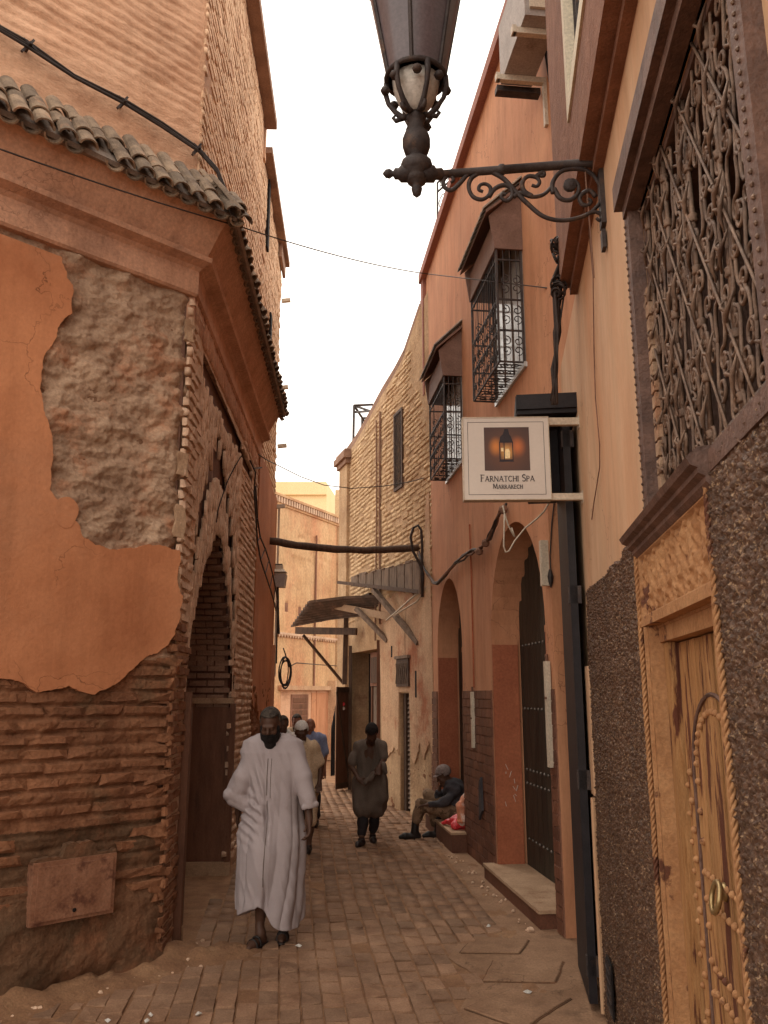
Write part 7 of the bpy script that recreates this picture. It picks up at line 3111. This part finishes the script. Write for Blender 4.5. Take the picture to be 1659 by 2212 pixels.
    # folded cuffs
    for (pa, pb, rr) in ((p(497, 1716, -.02), p(535, 1736, -.02), .052), (p(500, 1730, -.03), p(532, 1744, -.03), .034), (p(658, 1744, -.12), p(682, 1738, -.10), .030)):
        r.cap(pa, pb, rr, rr, .006)
    # sleeve openings cut
    def cutter(a, b, ra, rb):
        a, b = np.array(a), np.array(b)

        def f(X, Y_, Z):
            ab = b - a
            tt = np.clip(((X - a[0]) * ab[0] + (Y_ - a[1]) * ab[1] + (Z - a[2]) * ab[2]) / (ab @ ab), 0, 1)
            return np.sqrt((X - a[0] - tt * ab[0]) ** 2 + (Y_ - a[1] - tt * ab[1]) ** 2 + (Z - a[2] - tt * ab[2]) ** 2) - (ra + (rb - ra) * tt)
        return f
    pa, pb = p(667, 1746, -.07), p(669, 1800, -.09)
    r.fn(cutter(pa, pb, .062, .09), np.minimum(pa, pb) - .1, np.maximum(pa, pb) + .1, .006, 'cut')
    pa, pb = p(513, 1742, .10), p(513, 1790, .2)
    r.fn(cutter(pa, pb, .075, .11), np.minimum(pa, pb) - .12, np.maximum(pa, pb) + .12, .006, 'cut')
    # neck opening
    nc = p(590, 1592, -.03)
    r.ell(nc, (.068, .075, .06), .008, None, 'cut')
    rm = r.mesh('robe', .0063, M_robe, t, post=lambda V, X, Y_, Z: V + (vn(X * 7, Y_ * 7, Z * 3) * .007 + (np.abs(vn(X * 16 + Z * 7, Y_ * 14, Z * 5)) - .3) * .010).astype(np.float32))
    # collar band and placket seams
    va = np.empty(len(rm.data.vertices) * 3, np.float32)
    rm.data.vertices.foreach_get('co', va)
    va = va.reshape(-1, 3) + np.array(rm.location)

    def onrobe(x, z):
        m_ = (np.abs(va[:, 0] - x) < .010) & (np.abs(va[:, 2] - z) < .010)
        return Vector((x, va[m_][:, 1].min() - .001, z)) if m_.any() else None
    gx = P(579, 1800, Y).x
    for (za, zb, r_, dx) in ((1.40, 1.12, .0034, 0), (1.08, .46, .0026, .004), (1.40, 1.10, .0022, .030)):
        ps = [onrobe(gx + dx + .004 * sin(z * 9), z) for z in np.linspace(za, zb, 24)]
        q = MB()
        q.tube([a for a in ps if a is not None], r_, 5)
        q.build('robe_seam', M_grey, rm)
    q = MB()
    q.tube([nc + Vector((.072 * cos(a), .075 * sin(a), -.022 + .012 * sin(a))) for a in [i * 2 * pi / 20 for i in range(21)]], .006, 5, caps=False)
    # sandals
    for (a_, f) in ((a1, Vector((-.35, -1, 0)).normalized()), (a2, Vector((.02, -1, 0)))):
        so = SDF()
        g = Vector((a_.x, a_.y, .012))
        so.cap(g - f * .055, g + f * .10, .040, .044, .02)
        so.cap(g + f * .10, g + f * .19, .044, .030, .02)
        so.fn(lambda X, Y_, Z: np.abs(Z - .011) - .011 + 0 * X + 0 * Y_, (g.x - .3, g.y - .3, 0), (g.x + .3, g.y + .3, .1), .01, 'and')
        x = Vector((f.y, -f.x, 0))
        for (k, hh) in ((.07, .066), (.13, .058)):
            for i in range(6):
                b0, b1 = pi * i / 6, pi * (i + 1) / 6
                so.prims.append(SDF().cap(g + f * k + x * .044 * cos(b0) + Vector((0, 0, hh * sin(b0) + .004)), g + f * k + x * .044 * cos(b1) + Vector((0, 0, hh * sin(b1) + .004)), .009, .009, .004).prims[0])
        so.mesh('sandal', .006, M_shoe, t)


person_white()


def simple_person(Y, head_px, scale, label, skin, hair_m, yaw, pitch, shirt_m, trou_m, px, hres=.011, sleeves='short', hairlow=.0, cap_m=None, shoe_m=None, beard=None, extra=None, strap=None):
    """px: dict of joints in survey pixels with depth offsets"""
    def p(k):
        v = px[k]
        return P(v[0], v[1], Y + (v[2] if len(v) > 2 else 0))
    root = (p('anL') + p('anR')) / 2
    root.z = 0
    t = thing('person', root, label, 'person')
    hc = P(head_px[0], head_px[1], Y + (head_px[2] if len(head_px) > 2 else 0))
    R = rotm(yaw, pitch)
    s = SDF()
    head(s, hc, R, scale)
    ch = (p('shL') + p('shR')) / 2
    pel = (p('hiL') + p('hiR')) / 2
    s.cap(Vector(hc) + Vector((0, .02, -.06)), ch + Vector((0, 0, .03)), .052, .06, .03)
    s.cap(ch - Vector((0, 0, .06)), pel, .11, .12, .05)
    s.cap(p('shL'), p('shR'), .05, .05, .04)
    for q in 'LR':
        arm(s, p('sh' + q), p('el' + q), p('wr' + q), .95)
        d = p('wr' + q) - p('el' + q)
        hd = px.get('hand' + q, None)
        hand(s, p('wr' + q), Vector(hd) if hd else d, (0, -1, .2), 1.0, .8, 1 if q == 'L' else -1)
        leg(s, p('hi' + q), p('kn' + q), p('an' + q), .95)
        a = p('an' + q)
        foot(s, Vector((a.x, a.y, max(a.z, .06))), px.get('ft' + q, (0, -1, 0)), .95)
    s.mesh('body', hres, skin, t)
    if hair_m is not None:
        hair_of(hc, R, scale, hair_m, t, .009, low=hairlow, grow=.012)
    if cap_m is not None:
        hair_of(np.array(hc) + R @ np.array([0, -.008, .006]), R, scale, cap_m, t, .009, low=.060, grow=.016, nm='cap', front=.30)
    if beard is not None:
        b = SDF()
        W = lambda x, y, z: np.array(hc) + R @ (np.array([x, y, z]) * scale)
        b.ell(W(0, .045, -.095), np.array([.052, .050, .045]), .03, R)
        b.mesh('beard', .008, beard, t)
    # shirt
    g = SDF()
    g.cap(p('shL') + Vector((.0, 0, -.01)), p('shR') + Vector((0, 0, -.01)), .078, .078, .05)
    hem = px.get('hem')
    g.ell((ch + pel) / 2, ((p('shR') - p('shL')).length * .5 + .045, .135, (ch - pel).length * .5 + .12), .06)
    if hem == 'long':
        for q in 'LR':
            g.cap(p('hi' + q) + Vector((0, 0, .1)), p('hi' + q).lerp(p('kn' + q), .85), .13, .145, .06)
    else:
        g.cap(p('hiL'), p('hiR'), .125, .125, .06)
    for q in 'LR':
        f = {'short': .80, 'long': 1.0}[sleeves]
        g.cap(p('sh' + q), p('sh' + q).lerp(p('el' + q), f), .070, .068, .03)
        if sleeves == 'long':
            g.cap(p('el' + q), p('el' + q).lerp(p('wr' + q), .85), .06, .042, .03)
    g.ell(ch + Vector((0, -.01, .085)), (.062, .065, .05), .006, None, 'cut')
    if extra:
        extra(g, p)
    g.mesh('robe' if hem == 'long' else 'shirt', min(hres, .010), shirt_m, t, post=garment_noise(.006))
    # trousers
    g = SDF()
    g.cap(p('hiL'), p('hiR'), .11, .11, .04)
    for q in 'LR':
        g.cap(p('hi' + q), p('kn' + q), .100, .075, .03)
        k = p('kn' + q)
        end = k.lerp(p('an' + q), px.get('trou_end', .8))
        g.cap(k, end, .075, .066, .03)
    g.mesh('trousers', hres, trou_m, t, post=garment_noise(.006, 5, 5, (.2, .2, 1)))
    # shoes
    for q in 'LR':
        a = p('an' + q)
        g = SDF()
        foot(g, Vector((a.x, a.y, .075)), px.get('ft' + q, (0, -1, 0)), .98, 1.18)
        g.fn(lambda X, Y_, Z: Z - .095 + 0 * X + 0 * Y_, (a.x - .4, a.y - .4, 0), (a.x + .4, a.y + .4, .3), .01, 'and')
        g.mesh('shoe', .009, shoe_m or M_shoe, t)
    return t


def crowd():
    # stooping man in a grey tunic
    def tunic(g, p):
        g.cap(p('hiL') + Vector((-.03, 0, .05)), P(778, 1742, 11.45), .12, .085, .06)
        g.cap(p('hiR') + Vector((.03, 0, .05)), P(822, 1722, 11.5), .13, .10, .06)
        g.cap(P(790, 1690, 11.28), P(826, 1655, 11.35), .035, .045, .05)
        g.cap(P(826, 1655, 11.35), P(834, 1668, 11.35), .045, .02, .03)
        g.cap(P(826, 1660, 11.4), P(829, 1728, 11.45), .05, .03, .04)
    simple_person(11.5, (803, 1583, -.25), 1.0, 'stooping man in a grey tunic over black trousers gathering its hem with both hands', M_skinD, M_beard, .0, 1.15, M_grey, M_trou,
                  dict(shL=(776, 1613), shR=(822, 1611), elL=(758, 1653, -.02), elR=(829, 1640, -.04), wrL=(776, 1684, -.20), wrR=(819, 1657, -.22),
                       handL=(.8, -.25, -.45), handR=(-.2, -.4, -.8), hiL=(786, 1700, .05), hiR=(812, 1698, .05), knL=(786, 1752, .0), knR=(812, 1750, .10),
                       anL=(781, 1806, -.12), anR=(805, 1797, .18), ftL=(-.3, -1, 0), ftR=(.1, -1, 0), hem='long', trou_end=.82),
                  hres=.009, hairlow=-.01, extra=tunic)
    # elderly man behind the robe
    simple_person(10.95, (651, 1583, -.05), 1.02, 'elderly man in a white skullcap and cream short sleeved shirt walking just behind the robe', M_skinD, None, .05, .38, M_shirtC, M_shirtC,
                  dict(shL=(632, 1618), shR=(678, 1613), elL=(622, 1660), elR=(693, 1655, .02), wrL=(626, 1698, -.05), wrR=(690, 1692, -.06),
                       hiL=(643, 1705), hiR=(670, 1705), knL=(640, 1765, -.1), knR=(672, 1768, -.02), anL=(640, 1820, .12), anR=(666, 1826, -.03), trou_end=.12),
                  hres=.010, cap_m=M_capW, beard=M_capW)
    def generic(Y, x, hy, label, skin, hair_m, shirt, trou, strapc=None, cap=None, yaw=0.0):
        k = 1.0
        hc = P(x, hy, Y)
        s = 1800 / (Y * 1.02)
        gy = (hc.z - .0) * 0
        # vertical pixel step per metre
        def px_(dx, z):
            # point at height z
            from_ = hc
            r = Vector((hc.x + dx, Y, z))
            f = r.y * CT + (r.z - CAM_H) * ST
            u = -r.y * ST + (r.z - CAM_H) * CT
            return (CX_ + F_ * r.x / f, CY_ - F_ * u / f)
        H_ = hc.z + .12
        q = H_ / 1.75
        d = {}
        for nm, dx, z in (('shL', -.17, 1.42), ('shR', .17, 1.42), ('elL', -.23, 1.14), ('elR', .23, 1.14), ('wrL', -.22, .90), ('wrR', .22, .90),
                          ('hiL', -.09, .92), ('hiR', .09, .92), ('knL', -.10, .50), ('knR', .10, .50), ('anL', -.10, .09), ('anR', .11, .09)):
            a = px_(dx, z * q if z > .1 else z)
            d[nm] = (a[0], a[1], (-.12 if nm in ('knL', 'anL') else 0))
        d['trou_end'] = .85
        return simple_person(Y, (x, hy), .98, label, skin, hair_m, yaw, .18, shirt, trou, d, hres=.015, cap_m=cap)
    generic(14.2, 641, 1560, 'dark haired man in a beige top, his head just left of the skullcap', M_skinM, M_hair, M_shirtC, M_trou)
    generic(13.0, 670, 1570, 'red faced bald man in a light blue shirt half hidden behind the skullcap', M_skinM, None, M_shirtB, M_trou)
    generic(12.4, 611, 1566, 'person in a white top mostly hidden directly behind the robed man\'s head', M_skinD, M_hair, M_capW, M_trou)
    # shoulder strap
    q = MB()
    q.tube([P(634, 1572, 14.0), P(640, 1590, 13.97), P(650, 1612, 13.98)], .018, 5)
    tag(q.build('shoulder_strap', M_cable), 'black strap across the beige top of the man left of the skullcap', 'strap')

    # seated man
    Y = 12.0
    root = PK.pt(12.0, 0, .05)
    t = thing('person', root, 'seated man in a grey cap, dark jacket and patterned trousers hunched on the doorstep', 'person')
    def p(x, y, dy=0.0):
        return P(x, y, Y + dy)
    hc = p(958, 1677, 0)
    R = rotm(-1.35, .45)
    s = SDF()
    head(s, hc, R, 1.0)
    s.cap(hc + Vector((.04, 0, -.05)), p(975, 1697), .055, .06, .03)
    s.cap(p(980, 1702), p(988, 1752), .13, .13, .05)
    # near arm rests along the thigh to the knee, far arm raised to the chin
    arm(s, p(987, 1705, -.14), p(962, 1732, -.20), p(922, 1738, -.20), .95)
    hand(s, p(922, 1738, -.20), (-1, 0, -.15), (0, 0, -1), .95, .55, 1)
    arm(s, p(978, 1703, .14), p(936, 1728, .14), p(949, 1708, .05), .9)
    hand(s, p(949, 1706, .05), (.25, -.1, 1), (1, -.2, 0), .9, 1.1, -1)
    leg(s, p(985, 1757, -.09), p(909, 1738, -.14), p(896, 1796, -.10), .95)
    leg(s, p(985, 1757, .10), p(926, 1716, .16), p(945, 1797, .02), .95)
    s.mesh('body', .009, M_skinD, t)
    g = SDF()
    g.cap(p(976, 1699, -.12), p(976, 1699, .12), .085, .085, .05)
    g.cap(p(981, 1706), p(988, 1750), .155, .155, .06)
    g.cap(p(987, 1705, -.14), p(962, 1732, -.20), .068, .058, .03)
    g.cap(p(962, 1732, -.20), p(930, 1739, -.20), .056, .042, .03)
    g.cap(p(978, 1703, .14), p(938, 1728, .14), .068, .056, .03)
    g.cap(p(938, 1728, .14), p(947, 1713, .07), .054, .044, .03)
    g.mesh('jacket', .009, M_jack, t, post=garment_noise(.007, 6, 5, (.5, .3, 1)))
    g = SDF()
    g.cap(p(986, 1757, -.09), p(909, 1739, -.14), .105, .082, .03)
    g.cap(p(909, 1739, -.14), p(900, 1770, -.12), .080, .066, .03)
    g.cap(p(986, 1757, .10), p(926, 1717, .16), .105, .082, .03)
    g.cap(p(926, 1717, .16), p(940, 1775, .06), .080, .066, .03)
    g.mesh('trousers', .009, M_camo, t, post=garment_noise(.006, 5, 5, (.6, .2, 1)))
    for (a, f) in ((p(896, 1796, -.10), (-1, -.15, 0)), (p(946, 1798, .02), (-1, -.2, 0))):
        g = SDF()
        a = Vector((a.x, a.y, .085))
        foot(g, a, f, 1.05, 1.25)
        g.cap(a, a + Vector((.01, 0, .13)), .052, .052, .02)
        g.mesh('boot', .009, M_shoe, t)
    c = hair_of(np.array(hc) + R @ np.array([0, -.004, .010]), R, 1.0, M_capG, t, .008, low=.040, grow=.020, nm='knit_cap', front=.30)
    # brim
    g = SDF()
    W = lambda x, y, z: np.array(hc) + R @ np.array([x, y, z])
    g.ell(W(0, .085, .052), (.07, .055, .010), .01, R)
    g.mesh('cap_peak', .007, M_capG, t)
    # red bag and orange wrap on the step
    g = SDF()
    a, b = P(962, 1775, 11.35), P(995, 1764, 11.3)
    zt = .24
    g.ell(PK.pt(11.25, zt + .085, .02), (.15, .10, .085), .04)
    g.cap(PK.pt(11.25, zt + .10, .02), PK.pt(11.55, zt + .03, .20), .06, .02, .05)
    g.cap(PK.pt(11.2, zt + .06, -.04), PK.pt(11.15, zt + .05, .12), .07, .05, .05)
    o = g.mesh('plastic_bag', .008, M_red, None, post=lambda V, X, Y_, Z: V + (np.abs(vn(X * 16, Y_ * 16, Z * 24)) * .022 - .008).astype(np.float32))
    tag(o, 'crumpled shiny red and white plastic bag on the low step beside the seated man', 'bag')
    g = SDF()
    b0 = PK.pt(11.12, zt, .03)
    g.cap(b0 + Vector((0, 0, .13)), b0 + Vector((-.02, 0, .28)), .060, .050, .05)
    g.cap(b0 + Vector((-.02, 0, .28)), b0 + Vector((.05, .03, .44)), .045, .020, .04)
    g.cap(b0 + Vector((.0, 0, .12)), b0 + Vector((.05, .05, .20)), .06, .05, .05)
    o = g.mesh('wrapped_bundle', .008, M_orange, None, post=lambda V, X, Y_, Z: V + (np.abs(vn(X * 14, Y_ * 14, Z * 16)) * .022 - .008).astype(np.float32))
    tag(o, 'upright orange and white wrapped bundle standing behind the red plastic bag', 'bundle')


crowd()
